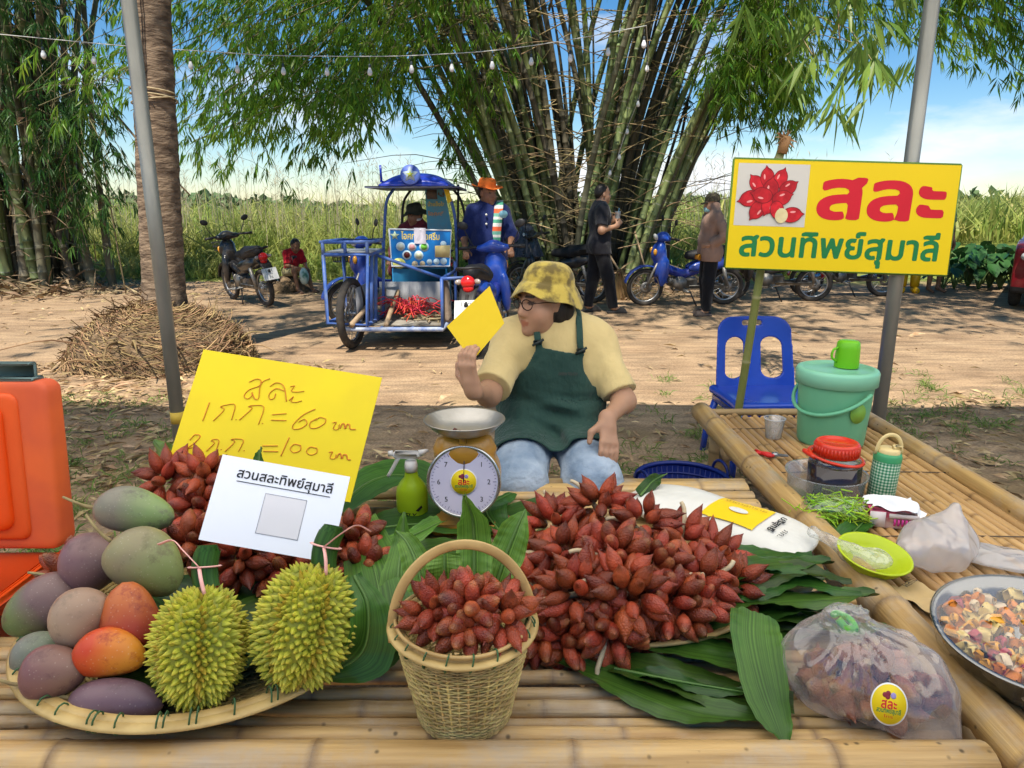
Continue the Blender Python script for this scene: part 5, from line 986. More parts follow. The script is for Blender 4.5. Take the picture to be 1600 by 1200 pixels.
def spring_scale():
    c = np.array([-.146, 2.09, T]); o = thing('spring_scale', 'orange spring scale with a round dial and steel weighing pan', 'scale', tuple(c)); OR = mat('scale_orange', (.50, .25, .03), (.36, .17, .02), rough=.35, scale=9, coat=.3)
    b = MB(); b.box((0, 0, .018), (.20, .17, .036), bev=.008); b.obj('base', OR, o)
    Ry = rotm('X', R(90-8)); b = MB(); b.lathe([(.001, -.085), (.098, -.085), (.112, -.07), (.112, .055), (.106, .066)], 48, (0, -.005, .166), Ry); b.lathe([(.06, 0), (.085, .02), (.09, .055), (.075, .09), (.05, .10), (.001, .10)], 32, (0, 0, .205), sc=(1.1, .75, 1)); b.obj('housing', OR, o)
    dc = np.array([0, -.005, .166]); fr = Ry@np.array([0, 0, 1.]); b = MB(); b.lathe([(.001, .067), (.105, .067)], 48, dc, Ry); d = b.obj('dial_face', mat('dial_white', (.62, .58, .70), (.54, .52, .63), rough=.3, scale=5, coat=.4), o)
    b = MB(); q = np.linspace(0, 2*math.pi, 60, endpoint=False); b.tube((np.c_[.108*np.cos(q), .108*np.sin(q), 0*q+.066])@Ry.T+dc, .0055, 8, closed=True); b.obj('bezel', mat('bezel_chrome', (.55, .54, .50), rough=.25, metal=.9), o)
    b = MB(); Mx = Matrix.Translation(dc)@Matrix(Ry.tolist()).to_4x4()
    for i in range(60):
        a = 2*math.pi*i/60; r0 = .088 if i % 5 == 0 else .094; b.box(((r0+.099)/2*math.cos(a), (r0+.099)/2*math.sin(a), .0675), (.099-r0, .0014, .0006), rotm('Z', a))
    b.V = [v@Ry.T+dc for v in b.V]; b.obj('tick_marking', plain('dial_print', (.10, .10, .22), .5), d)
    for i, tx in enumerate('1234567'): a = math.pi/2-2*math.pi*(i+1)/8; text(tx, .022, M_BLACK, Mx@Matrix.Translation((.076*math.cos(a), .076*math.sin(a), .0678)), parent=d, name='numeral')
    b = MB(); b.tube([(0, 0, .069), (.002, .085, .069)], [.003, .001], 5); b.V = [v@Ry.T+dc for v in b.V]; b.obj('needle', plain('needle_black', (.05, .04, .06)), o)
    sticker(d, Mx@Matrix.Translation((0, 0, .0695)), .041, .041)
    b = MB(); b.box((0, 0, .292), (.12, .05, .012), bev=.003); b.tube([(0, 0, .28), (0, 0, .315)], .018, 12); b.box((-.001, -.055, .305), (.026, .02, .03), bev=.004); b.obj('pan_bracket', OR, o)
    b = MB(); b.lathe([(.001, .310), (.072, .312), (.100, .327), (.122, .350), (.1255, .352), (.1245, .355), (.120, .353), (.098, .331), (.07, .3165), (.001, .315)], 56); pn = b.obj('pan', mat('pan_steel', (.46, .43, .38), (.30, .28, .24), rough=.36, metal=.8, scale=6, bump=.1), o)
    b = MB(); rs = np.random.RandomState(1); V, F = leaves(np.c_[rs.normal(-.03, .012, 8), rs.normal(-.02, .01, 8), np.full(8, .319)], rs.normal(size=(8, 3))*[1, 1, .15], .018, .01, rs=rs); b.add(V, F); b.obj('peel_scrap', plain('peel', (.12, .04, .03)), pn, smooth=False)
spring_scale()
def bottles():
    c = np.array(tv(645, 806, T+.02)[0]); c[2] = T; k = 1.12; o = thing('spray_bottle', 'lime green spray bottle with a white trigger head beside the scale', 'spray bottle', tuple(c)); LG = mat('lime_plastic', (.42, .60, .02), (.33, .50, .015), rough=.3, scale=4, transl=.15)
    b = MB(); b.lathe([(.001, .0), (.040, .0), (.045, .006), (.045, .09), (.043, .105), (.033, .122), (.020, .138), (.0165, .16)], 32, sc=(k, k*.8, k)); b.obj('bottle', LG, o)
    WP = plain('white_plastic', (.78, .76, .72), .35); b = MB(); b.lathe([(.018, .155), (.019, .17), (.016, .185)], 20, sc=(k, k, k), cap=True); b.box((-.012*k, 0, .203*k), (.075*k, .022, .026), bev=.008); b.tube([(-.05*k, 0, .207*k), (-.062*k, 0, .206*k)], .009, 10); b.tube([(.025*k, 0, .207*k), (.05*k, 0, .216*k)], [.012, .005], 8); h = b.obj('spray_head', WP, o)
    b = MB(); b.tube([(-.034*k, 0, .196*k), (-.05*k, 0, .165*k), (-.066*k, 0, .138*k)], [.007, .0055], 8, seg=8); b.obj('trigger', WP, h)
    text('VELY', .022, M_BLACK, basis((-.006, -.0415, .04), (1, .12, -.1), (0, 0, 1)), parent=o, bold=.0005, shear=.2); b = MB(); V = [(.015, -.041, .055), (.034, -.036, .072), (.037, -.035, .064), (.024, -.039, .052)]; b.add(V, [[0, 1, 2, 3]]); b.obj('logo', M_BLACK, o, smooth=False)
    # cooler bucket with cup
    c = np.array(tv(1296, 690, T)[0]); c = np.array([1.375, 2.93, T]); o = thing('cooler_bucket', 'sea green plastic ice bucket with a lid and swing handle', 'bucket', tuple(c), R(-62)); SG = mat('sea_green', (.17, .49, .28), (.135, .42, .24), rough=.35, scale=3, transl=.05)
    b = MB(); b.lathe([(.001, 0), (.128, 0), (.134, .01), (.150, .26), (.154, .28)], 48); b.obj('body', SG, o); b = MB(); b.lathe([(.157, .262), (.163, .264), (.164, .315), (.158, .325), (.14, .330), (.135, .322), (.06, .326), (.001, .328)], 48); b.obj('lid', mat('sea_green_lid', (.23, .54, .36), (.19, .47, .31), rough=.35, scale=3), o)
    b = MB(); t = np.linspace(0, math.pi, 24); b.tube(np.c_[.168*np.cos(t), -.168*np.sin(t)*.92, .245-.10*np.sin(t)], .008, 8); b.tube([(-.155, 0, .25), (-.185, -.03, .235)], .012, 8); b.obj('handle', SG, o)
    b = MB(); q = np.linspace(0, 2*math.pi, 20, endpoint=False); b.poly(np.c_[.036*np.cos(q), .042*np.sin(q)], .004, basis((.142, -.035, .165), (.24, .97, 0), (0, 0, 1))); b.obj('label_disc', plain('label_green', (.22, .44, .06), .4), o)
    cc = c+[.035, .0, .330]; o = thing('plastic_cup', 'bright green plastic mug upside down on the bucket lid', 'cup', tuple(cc)); b = MB(); b.lathe([(.049, 0), (.047, .08), (.044, .105), (.036, .112), (.001, .113)], 32); b.obj('cup', mat('bright_green', (.15, .48, .012), (.12, .42, .01), rough=.35, scale=3), o); b = MB(); b.tube([(-.046, -.01, .085), (-.068, -.015, .075), (-.072, -.015, .045), (-.049, -.01, .025)], .005, 8, seg=14); b.obj('handle', _mc['bright_green'], o)
    c = np.array(tv(1210, 690, T)[0]); c = np.array(tv(1208, 684, T)[0]); o = thing('plastic_cup', 'small clear plastic cup near the end of the side table', 'cup', tuple(c)); b = MB(); b.lathe([(.001, .002), (.034, .002), (.043, .086), (.046, .088), (.046, .092), (.0425, .090), (.034, .006), (.001, .005)], 32); b.obj('cup', film('clear_cup', (.8, .82, .85), .16, .12, .05, 14, .4), o); b = MB(); b.tube(np.c_[.0455*np.cos(np.linspace(0, 6.28, 30, endpoint=False)), .0455*np.sin(np.linspace(0, 6.28, 30, endpoint=False)), np.full(30, .09)], .002, 6, closed=True); b.obj('rim', film('clear_rim', (.9, .9, .92), .6), o)
    # pruning pliers
    c = np.array(tv(1203, 712, T+.012)[0]); o = thing('pliers', 'red handled pruning snips lying open on the side table', 'pliers', tuple(c), R(-12)); RP = plain('red_grip', (.55, .02, .02), .35); b = MB(); b.tube([(.02, 0, .004), (-.02, .012, .004), (-.075, .010, .002)], [.006, .009, .006], 8, seg=10); b.obj('handle', RP, o); b = MB(); b.tube([(.02, 0, .004), (-.01, -.018, .006), (-.05, .045, .004)], [.006, .008, .006], 8, seg=10); b.obj('handle', RP, o)
    b = MB(); b.box((.045, -.003, .004), (.05, .014, .006), rotm('Z', .12), bev=.002); b.box((.045, .006, .005), (.045, .012, .005), rotm('Z', -.2), bev=.002); b.lathe([(.001, -.004), (.012, -.004), (.012, .012), (.001, .012)], 14, (.018, 0, .002)); b.obj('blade', mat('snip_steel', (.4, .4, .4), rough=.35, metal=.9), o)
    # clear food box with the dark jar in it
    c = np.array([1.095, 2.33, T]); o = thing('food_box', 'clear round plastic box with the dark jar standing in it', 'box', tuple(c)); CL = film('clear_box', (.66, .70, .74), .14, .12, .1, 14, .3); b = MB(); b.lathe([(.001, .001), (.110, .001), (.122, .015), (.128, .082), (.136, .086), (.136, .090), (.126, .087), (.12, .018), (.108, .005), (.001, .004)], 44); b.obj('box', CL, o)
    c2 = c+[.022, -.01, .008]; o = thing('lidded_jar', 'dark sauce jar with a red screw lid and loop handle', 'jar', tuple(c2)); b = MB(); b.lathe([(.0868, .118), (.0868, .128), (.078, .142), (.066, .148), (.066, .152)], 40); b.obj('jar', film('jar_glass', (.8, .75, .72), .02, .06, .1, 14, .10), o)
    b = MB(); b.lathe([(.001, .003), (.08, .003), (.0865, .012), (.0868, .118), (.001, .1185)], 40); b.obj('sauce', mat('dark_sauce', (.016, .007, .006), (.03, .011, .007), rough=.12, scale=8, coat=.6), o)
    RL = mat('red_lid', (.62, .035, .008), (.54, .02, .008), rough=.25, scale=3, coat=.3); b = MB(); b.lathe([(.070, .148), (.073, .15), (.073, .188), (.068, .195), (.06, .196), (.055, .190), (.001, .190)], 44)
    for i in range(40): a = i*math.pi/20; b.box((.0735*math.cos(a), .0735*math.sin(a), .169), (.003, .006, .03), rotm('Z', a))
    l = b.obj('lid', RL, o); b = MB(); q = np.linspace(0, 2*math.pi, 50, endpoint=False); b.tube(np.c_[.086*np.cos(q)-.006*0, .086*np.sin(q), .142+.012*np.cos(q-2.6)], .0075, 8, closed=True, flat=.7); b.tube([(-.07, .02, .15), (-.10, .03, .152), (-.085, -.03, .147)], .007, 8, seg=10); b.obj('loop_handle', RL, l)
    # checked bottle
    c = np.array([1.265, 2.28, T]); o = thing('drink_bottle', 'green checked thermos bottle with a cream carrying loop', 'bottle', tuple(c)); o.rotation_euler = (0, R(3), 0)
    b = MB(); b.lathe([(.001, 0), (.040, 0), (.044, .005), (.044, .145), (.042, .152)], 48)
    m = mat('gingham', (.6, .62, .55), rough=.4); t = m.node_tree; N = t.nodes.new; L = t.links.new; tcn = N('ShaderNodeTexCoord'); sp = N('ShaderNodeSeparateXYZ'); L(tcn.outputs['Object'], sp.inputs[0]); at2 = N('ShaderNodeMath'); at2.operation = 'ARCTAN2'; L(sp.outputs[1], at2.inputs[0]); L(sp.outputs[0], at2.inputs[1])
    def wave(src, k):
        a = N('ShaderNodeMath'); a.operation = 'MULTIPLY'; a.inputs[1].default_value = k; L(src, a.inputs[0]); f = N('ShaderNodeMath'); f.operation = 'FRACT'; L(a.outputs[0], f.inputs[0]); g = N('ShaderNodeMath'); g.operation = 'GREATER_THAN'; g.inputs[1].default_value = .5; L(f.outputs[0], g.inputs[0]); return g.outputs[0]
    s_ = N('ShaderNodeMath'); s_.operation = 'ADD'; L(wave(at2.outputs[0], 26/6.2832), s_.inputs[0]); L(wave(sp.outputs[2], 95), s_.inputs[1]); d_ = N('ShaderNodeMath'); d_.operation = 'MULTIPLY'; d_.inputs[1].default_value = .5; L(s_.outputs[0], d_.inputs[0]); r_ = N('ShaderNodeValToRGB'); r_.color_ramp.interpolation = 'CONSTANT'; e = r_.color_ramp.elements; e[0].color = (.60, .66, .52, 1); e[1].position = .4; e[1].color = (.16, .38, .22, 1); q = e.new(.8); q.color = (.015, .16, .07, 1); L(d_.outputs[0], r_.inputs[0]); L(r_.outputs[0], t.nodes['Principled BSDF'].inputs['Base Color'])
    b.obj('body', m, o); b = MB(); b.lathe([(.0445, .150), (.0445, .168), (.04, .178), (.001, .18)], 40); b.obj('collar', plain('bottle_green', (.05, .30, .12), .35), o)
    CRM = plain('cream_plastic', (.72, .56, .25), .4); b = MB(); b.lathe([(.036, .176), (.036, .188), (.03, .194), (.001, .195)], 30); b.box((.02, -.01, .200), (.03, .02, .018), bev=.005); cp = b.obj('cap', CRM, o); b = MB(); t_ = np.linspace(0, math.pi, 20); b.tube(np.c_[.042*np.cos(t_), 0*t_, .172+.068*np.sin(t_)**.8], .007, 8, flat=.6, up=(0, 1, 0)); b.obj('carry_loop', CRM, cp)
bottles()
def pillow(name, label, cat, c, half, yaw, m, amp=.012, seed=0, h=.008, tilt=(0, 0), extra=None, k=8, group=None):
    o = thing(name, label, cat, tuple(c), group=group); o.rotation_euler = (R(tilt[0]), R(tilt[1]), yaw); hx, hy, hz = half
    def f(p):
        q = np.abs(p[:, :2])/[hx, hy]; e = (q**4).sum(1)**.25; th = hz*np.clip(1-e**2.2, 0, 1)**.55; base = np.where(e < 1, np.abs(p[:, 2]-hz*.9)-th-.002, np.hypot((e-1)*min(hx, hy), np.abs(p[:, 2]-hz*.9))-.002); return np.maximum(base, -p[:, 2])*.8+amp*noise3(p, k, seed)
    b = sdf_obj(extra or name+'_body', f, (-hx*1.2, -hy*1.2, -.02), (hx*1.2, hy*1.2, hz*2.4), h, m, o, margin=.05); return o, b
def bags():
    # white sugar sack
    c = np.array(tv(1118, 822, T+.02)[0]); c[2] = T+.006; WS = mat('sack_white', (.72, .70, .63), (.62, .60, .53), rough=.35, scale=4, bump=.25, bscale=16, bdist=.03, coat=.25)
    o, b_ = pillow('sugar_sack', 'half empty white plastic sack with a yellow printed panel behind the salak', 'sack', c, (.30, .135, .045), R(-44), WS, amp=.006, seed=4, extra='sack', k=17)
    n_ = len(b_.data.vertices); co = np.empty(n_*3); b_.data.vertices.foreach_get('co', co); co = co.reshape(-1, 3); tp = co[co[:, 2] > .030]
    def drape(ob, dz):
        m_ = len(ob.data.vertices); q = np.empty(m_*3); ob.data.vertices.foreach_get('co', q); q = q.reshape(-1, 3); d = ((q[:, None, :2]-tp[None, :, :2])**2).sum(2); k = np.argsort(d, 1)[:, :4]; q[:, 2] = tp[k][..., 2].max(1)+dz+.1*q[:, 2]; ob.data.vertices.foreach_set('co', q.ravel()); ob.data.update()
    b = MB(); b.sheet(lambda u, v: np.array([-.01+.165*u, -.085+.16*v, 0*u]), 26, 24); drape(b.obj('yellow_panel', plain('sack_yellow', (.85, .56, .008), .35), o), .0035)
    b = MB(); b.lathe([(.001, 0), (.020, 0), (.03, 0)], 20, (.075, -.01, 0), sc=(1, .6, 1)); drape(b.obj('logo', WS, o), .0065)
    drape(text('น้ำตาลทราย', .022, plain('sack_print', (.40, .24, .02)), basis((.075, .045, 0), (1, 0, 0), (0, 1, 0)), parent=o, width=.13), .007)
    drape(text('บริสุทธิ์', .026, M_BLACK, basis((.19, -.0, 0), (0, -1, 0), (1, 0, 0)), parent=o, width=.11, bold=.0008), .005); drape(text('กก.', .022, M_BLACK, basis((.225, -.04, 0), (0, -1, 0), (1, 0, 0)), parent=o, width=.05), .005)
    # clear carrier bag of salak with sticker
    c = np.array(tv(1352, 1120, T)[0]); c[2] = T+.004; c[1] += .05; o = thing('plastic_bag', 'knotted clear plastic bag of salak with a round yellow sticker', 'plastic bag', tuple(c+[.015, -.012, 0]), R(-14)); o.scale = (.92, .92, .95)
    def f(p):
        d = blend(p, [('e', (0, 0, .075), (.150, .105, .088)), ('e', (.07, -.02, .05), (.10, .09, .06)), ('e', (-.07, .01, .07), (.095, .095, .08)), ('c', (-.045, .01, .13), (-.06, .01, .185), .05, .022), ('c', (-.06, .01, .185), (-.085, -.005, .20), .02, .012, dict(k=.02)), ('c', (-.06, .01, .185), (-.03, .0, .205), .018, .010, dict(k=.02)), ('c', (.09, -.05, .02), (.145, -.075, .0), .05, .02)], .05)
        r = p-[-.06, .01, .2]; an = np.arctan2(r[:, 0], -r[:, 2]); fold = np.abs(np.sin(an*9+2*np.sin(p[:, 1]*30)))**.6*np.exp(-((np.linalg.norm(r, axis=1)-.09)/.12)**2)
        cr = np.abs(noise3(p, 20, 3))+.6*np.abs(noise3(p, 43, 6)); return np.maximum(d+.012*np.minimum(cr, .75)-.008-.013*fold, -p[:, 2]+.001)*.7
    BG = film('bag_plastic', (.74, .68, .66), .12, .12, 1., 13, .46); sdf_obj('bag', f, (-.2, -.16, -.02), (.22, .16, .25), .0055, BG, o, margin=.01)
    b = MB(); rs = np.random.RandomState(3)
    for i in range(95):
        th = rs.rand()*6.28; rr = rs.rand()**.5; p = np.array([math.cos(th)*rr*.135+.012, math.sin(th)*rr*.075, rs.uniform(.022, .125)*(1-.55*rr*rr)]); n = 10; mb = salak_mesh(200+i); V = mb.V[0]@frame(rs.normal(size=3)).T+p; b.add(V, mb.F, col=mb.C[0]*[.75, 1.5, 1.8])
    tag(b.obj('salak_fill', M_SALAK, o, colour=True), kind='stuff')
    b = MB(); b.tube(np.array([(-.075, -.01, .195), (-.06, -.022, .183), (-.04, -.012, .178), (-.045, .02, .18), (-.07, .02, .19), (-.082, .0, .198)]), .008, 8, seg=30); b.obj('band', mat('green_band', (.15, .50, .06), (.12, .42, .05), rough=.35), o)
    sy = np.linspace(-.2, 0, 400); g = np.c_[np.full(400, .012), sy, np.full(400, .085)]; y0 = sy[np.argmax(f(g) < 0)]; e = np.eye(3)*.02; pc = np.array([.012, y0, .085]); gr = np.array([(f((pc+k)[None])-f((pc-k)[None]))[0] for k in e]); gr = gr/np.linalg.norm(gr); xa = np.cross([0, 0, 1.], gr); sticker(o, basis(pc+gr*.007, xa, np.cross(gr, xa)), .034, .042)
    # white carrier bag at the side, with handles up
    c = np.array(tv(1462, 880, T)[0]); c[2] = T+.004; o = thing('plastic_bag', 'thin white carrier bag with one handle sticking up beside the tissue box', 'plastic bag', tuple(c), R(20))
    def f(p):
        d = blend(p, [('e', (0, 0, .05), (.11, .085, .065)), ('c', (.03, .0, .08), (.055, .01, .155), .032, .014), ('c', (-.05, .0, .07), (-.10, 0, .06), .04, .02)], .05); cr = np.abs(noise3(p, 24, 8))+.6*np.abs(noise3(p, 50, 6)); return np.maximum(d+.016*np.minimum(cr, .8)-.011, -p[:, 2]+.001)*.7
    sdf_obj('bag', f, (-.17, -.13, -.02), (.16, .13, .2), .006, film('bag_white', (.80, .75, .72), .40, .2, .9, 17, .4), o, margin=.012)
    c = np.array(tv(1560, 880, T)[0]); c[2] = T+.003; pillow('plastic_bag', 'flattened whitish plastic bag lying by the fruit bowl', 'plastic bag', c, (.095, .07, .016), R(-30), film('bag_flat', (.80, .77, .74), .35, .2, 1., 18, .4), amp=.005, seed=9, extra='bag', k=26)
    # bag of green herbs
    c = np.array(tv(1303, 812, T)[0]); c[2] = T+.004; o = thing('herb_bag', 'clear bag stuffed with bright green shredded herbs', 'vegetable bag', tuple(c), R(-10)); b = MB(); rs = np.random.RandomState(5)
    for i in range(330):
        p = rs.normal(size=3)*[.045, .03, .016]+[0, 0, .035]; p[2] = max(p[2], .006); d = nrm(rs.normal(size=3)*[1, .8, .35]); b.tube([p-d*.03, p+rs.normal(size=3)*.006, p+d*.03+[0, 0, -.004]], .0021, 4, cap=False)
    tag(b.obj('herbs', mat('herb_green', (.30, .56, .015), (.42, .60, .04), rough=.5, isl=.35, scale=9, transl=.2), o), kind='stuff')
    sdf_obj('bag', lambda p: np.maximum(ell_(p, (0, 0, .036), (.105, .066, .042))+.006*noise3(p, 40, 2)+.003*noise3(p, 90, 3), -p[:, 2]+.001)*.8, (-.14, -.1, -.02), (.14, .1, .1), .005, film('herb_film', (.9, .93, .9), .0, .1, .8, 24, .12), o, margin=.01)
    # tissue box
    c = np.array(tv(1388, 818, T)[0]); c[2] = T; o = thing('tissue_box', 'pink and white tissue packet with a sheet pulled out', 'tissue box', tuple(c), R(-14)); b = MB(); b.box((0, 0, .032), (.135, .085, .062), bev=.006); b.obj('packet', mat('tissue_pink', (.78, .13, .24), (.72, .52, .5), rough=.45, scale=11, ramp=(.46, .52)), o)
    b = MB(); b.box((-.045, -.044, .03), (.045, .003, .05)); b.box((.03, -.044, .045), (.085, .003, .014)); b.obj('white_print', plain('packet_white', (.78, .7, .66), .5), o); b = MB()
    for i in range(7): b.box((.005+i*.011, -.0450, .024), (.006, .003, .022))
    b.obj('stripe_print', plain('packet_magenta', (.65, .05, .3), .5), o)
    b = MB(); b.sheet(lambda u, v: np.array([-.07+.16*u+.01*np.sin(v*7), -.05+.1*v+.012*np.sin(u*8), .068+.022*np.sin(u*3.1)*np.sin(v*3)+.006*np.sin(u*13+v*9)-.02*(u > .85)]), 26, 20); b.obj('tissue', plain('tissue_white', (.80, .80, .79), .8), o)
    # lime bowl with a bag in it
    c = np.array(tv(1357, 900, T)[0]); c[2] = T+.022; o = thing('plastic_bowl', 'lime green shallow plastic bowl with a knotted clear bag in it', 'bowl', tuple(c)); o.rotation_euler = (R(10), R(4), 0); b = MB(); b.lathe([(.001, .0), (.045, .0), (.052, .004), (.078, .028), (.092, .050), (.096, .051), (.095, .054), (.089, .053), (.074, .031), (.05, .008), (.001, .006)], 44); b.obj('bowl', mat('lime_bowl', (.50, .60, .02), (.44, .54, .015), rough=.25, scale=3, transl=.15), o)
    o2 = thing('plastic_bag', 'small knotted clear bag lying in the lime green bowl', 'plastic bag', tuple(c+[-.01, 0, .012]), R(-20)); f = lambda p: blend(p, [('e', (.005, 0, .022), (.062, .042, .024)), ('c', (-.045, 0, .03), (-.105, .012, .055), .024, .007), ('c', (-.105, .012, .055), (-.14, .03, .06), .007, .018)], .03)+.005*noise3(p, 50, 6)
    sdf_obj('bag', f, (-.18, -.08, -.02), (.1, .08, .1), .0045, film('small_bag', (.84, .82, .74), .18, .12, 1., 26, .4), o2, margin=.01)
    # steel bowl of cut fruit under cling film
    c = np.array([1.115, 1.335, T]); o = thing('steel_bowl', 'steel bowl of cut fruit sealed under wrinkled cling film', 'bowl', tuple(c)); o.rotation_euler = (R(6), R(-5), 0); o.scale = (1.1,)*3; ST = mat('bowl_steel', (.24, .24, .23), (.19, .19, .18), rough=.16, metal=1, scale=3, bump=.04); b = MB(); b.lathe([(.001, 0), (.085, 0), (.12, .018), (.155, .06), (.172, .105), (.180, .107), (.180, .110), (.169, .109), (.151, .063), (.116, .022), (.08, .005), (.001, .005)], 60); b.obj('bowl', ST, o)
    b = MB(); rs = np.random.RandomState(6)
    for i in range(230):
        th = rs.rand()*6.28; rr = rs.rand()**.5*.150; k = 1+rs.rand(); b.box((rr*math.cos(th), rr*math.sin(th), .060+.03*rs.rand()+.2*max(0, rr-.12)), np.array([.016, .014, .012])*k, np.array(Euler(rs.rand(3)*6).to_matrix()), bev=.004)
    m = mat('cut_fruit', (.75, .30, .03), (.6, .42, .2), rough=.35, scale=25, isl=.5); t = m.node_tree; g = t.nodes.new('ShaderNodeNewGeometry'); r = t.nodes.new('ShaderNodeValToRGB'); r.color_ramp.interpolation = 'CONSTANT'; e = r.color_ramp.elements; e[0].color = (.74, .33, .02, 1); e[1].position = .32; e[1].color = (.70, .50, .16, 1)
    for p_, cc in ((.62, (.38, .04, .06)), (.72, (.66, .20, .02)), (.90, (.66, .5, .3))): q = e.new(p_); q.color = (*cc, 1)
    t.links.new(g.outputs['Random Per Island'], r.inputs[0]); t.links.new(r.outputs[0], t.nodes['Principled BSDF'].inputs['Base Color']); tag(b.obj('cut_fruit', m, o), kind='stuff')
    b = MB(); q, rr = np.meshgrid(np.linspace(0, 2*math.pi, 80), np.linspace(0, 1, 14), indexing='ij'); x = rr*.178*np.cos(q); y = rr*.178*np.sin(q); z = .1105-.012*(1-rr**2)+.0009*np.sin(x*130+y*40+3*np.sin(y*25))*rr; z = np.where(rr > .99, .1115, z); V = np.stack([x, y, z], -1).reshape(-1, 3); b.sheet(V, 80, 14)
    zz, qq = np.meshgrid(np.linspace(0, 1, 6), np.linspace(0, 2*math.pi, 80), indexing='ij'); r2 = .1815-.018*zz+.002*np.sin(qq*23)*zz; V = np.stack([r2*np.cos(qq), r2*np.sin(qq), .1115-(.04+.018*np.sin(qq*5))*zz], -1).reshape(-1, 3); b.sheet(V, 6, 80); b.obj('cling_film', film('cling_film', (.9, .9, .92), .0, .08, .04, 9, .06), o)
    c = np.array(tv(1440, 945, T)[0]); c[2] = T+.004; o = tag(bpy.data.objects.new('x', None), None); bpy.data.objects.remove(o)
    b = MB(); b.sheet(lambda u, v: np.array([-.05+.1*u+.02*v, -.085+.17*v, .012+.014*np.sin(u*3)*np.cos(v*4)+.003*np.sin(v*17)+.004*np.sin(u*11+v*5)]), 14, 24); o = tag(b.obj('brown_paper', mat('kraft_paper', (.50, .36, .17), (.42, .29, .13), rough=.8, scale=9), loc=c), 'crumpled tan paper wrapper between the lime bowl and steel bowl', 'paper'); o.rotation_euler = (0, 0, R(22)); text('ผลไม้', .03, M_BLACK, basis((.012, .055, .030), (1, .3, 0), (-.3, 1, 0)), parent=o)
bags()
def cooler():
    c = np.array([-1.655, 1.58, 0]); o = thing('ice_chest', 'orange plastic ice chest with its lid standing open', 'ice chest', tuple(c)); OG = mat('orange_plastic', (.82, .085, .006), (.74, .07, .006), rough=.38, scale=3, coat=.1); OF = mat('orange_faded', (.74, .13, .03), (.60, .10, .035), rough=.55, scale=6)
    b = MB(); 
    for s in (-1, 1): b.box((s*.385, 0, .235), (.03, .48, .47), bev=.012); b.box((0, s*.225, .235), (.74, .03, .47), bev=.012)
    b.box((0, 0, .02), (.74, .42, .04)); b.box((0, -.243, .455), (.82, .03, .04), bev=.01); b.box((.402, 0, .455), (.03, .50, .04), bev=.01); b.obj('body', OG, o)
    b = MB(); b.box((0, 0, .466), (.772, .455, .012), bev=.005); b.obj('inner_liner', OG, o)
    l = bpy.data.objects.new('lid', None); COL.objects.link(l); l.parent = o
    # lid: standing slab, its inner side towards the seller's customers
    W2, H2 = .42, .47; z0 = .485; y0 = .235; lean = rotm('X', R(-5)); Ml = Matrix.Translation((0, y0, z0))@Matrix(lean.tolist()).to_4x4()
    def slab(name, hx, za, zb, ya, yb, rr, m):
        f = lambda p: (lambda q: np.linalg.norm(np.maximum(q, 0), axis=1)+np.minimum(q.max(1), 0)-rr)(np.c_[np.hypot(np.maximum(np.abs(p[:, 0])-hx+.032, 0), np.maximum(np.abs(p[:, 2]-(za+zb)/2)-(zb-za)/2+.032, 0))-.032+rr, np.abs(p[:, 1]-(ya+yb)/2)-(yb-ya)/2+rr])
        q = sdf_obj(name, f, (-hx-.03, ya-.03, za-.03), (hx+.03, yb+.03, zb+.03), .009, m, l); q.matrix_local = Ml
    slab('lid_shell', W2, 0, H2, -.03, .045, .014, OF); slab('lid_inner_panel', W2-.115, .06, H2-.06, -.052, -.02, .012, OG); slab('lid_inner_step', W2-.075, .03, H2-.03, -.038, -.02, .006, mat('orange_mid', (.74, .10, .015), (.68, .085, .012), rough=.42, scale=4))
    b = MB(); 
    def sub2(cn, sz, bev): b.box(lean@np.array(cn)+[0, y0, z0], sz, lean, bev)
    sub2((.30, .01, H2+.022), (.15, .012, .05), .004); sub2((.30, -.004, H2+.044), (.15, .03, .008), .003); sub2((.30, .0, H2+.003), (.17, .05, .012), .004); b.obj('latch', mat('latch_grey', (.13, .20, .19), (.10, .16, .15), rough=.4, scale=5), l)
cooler()
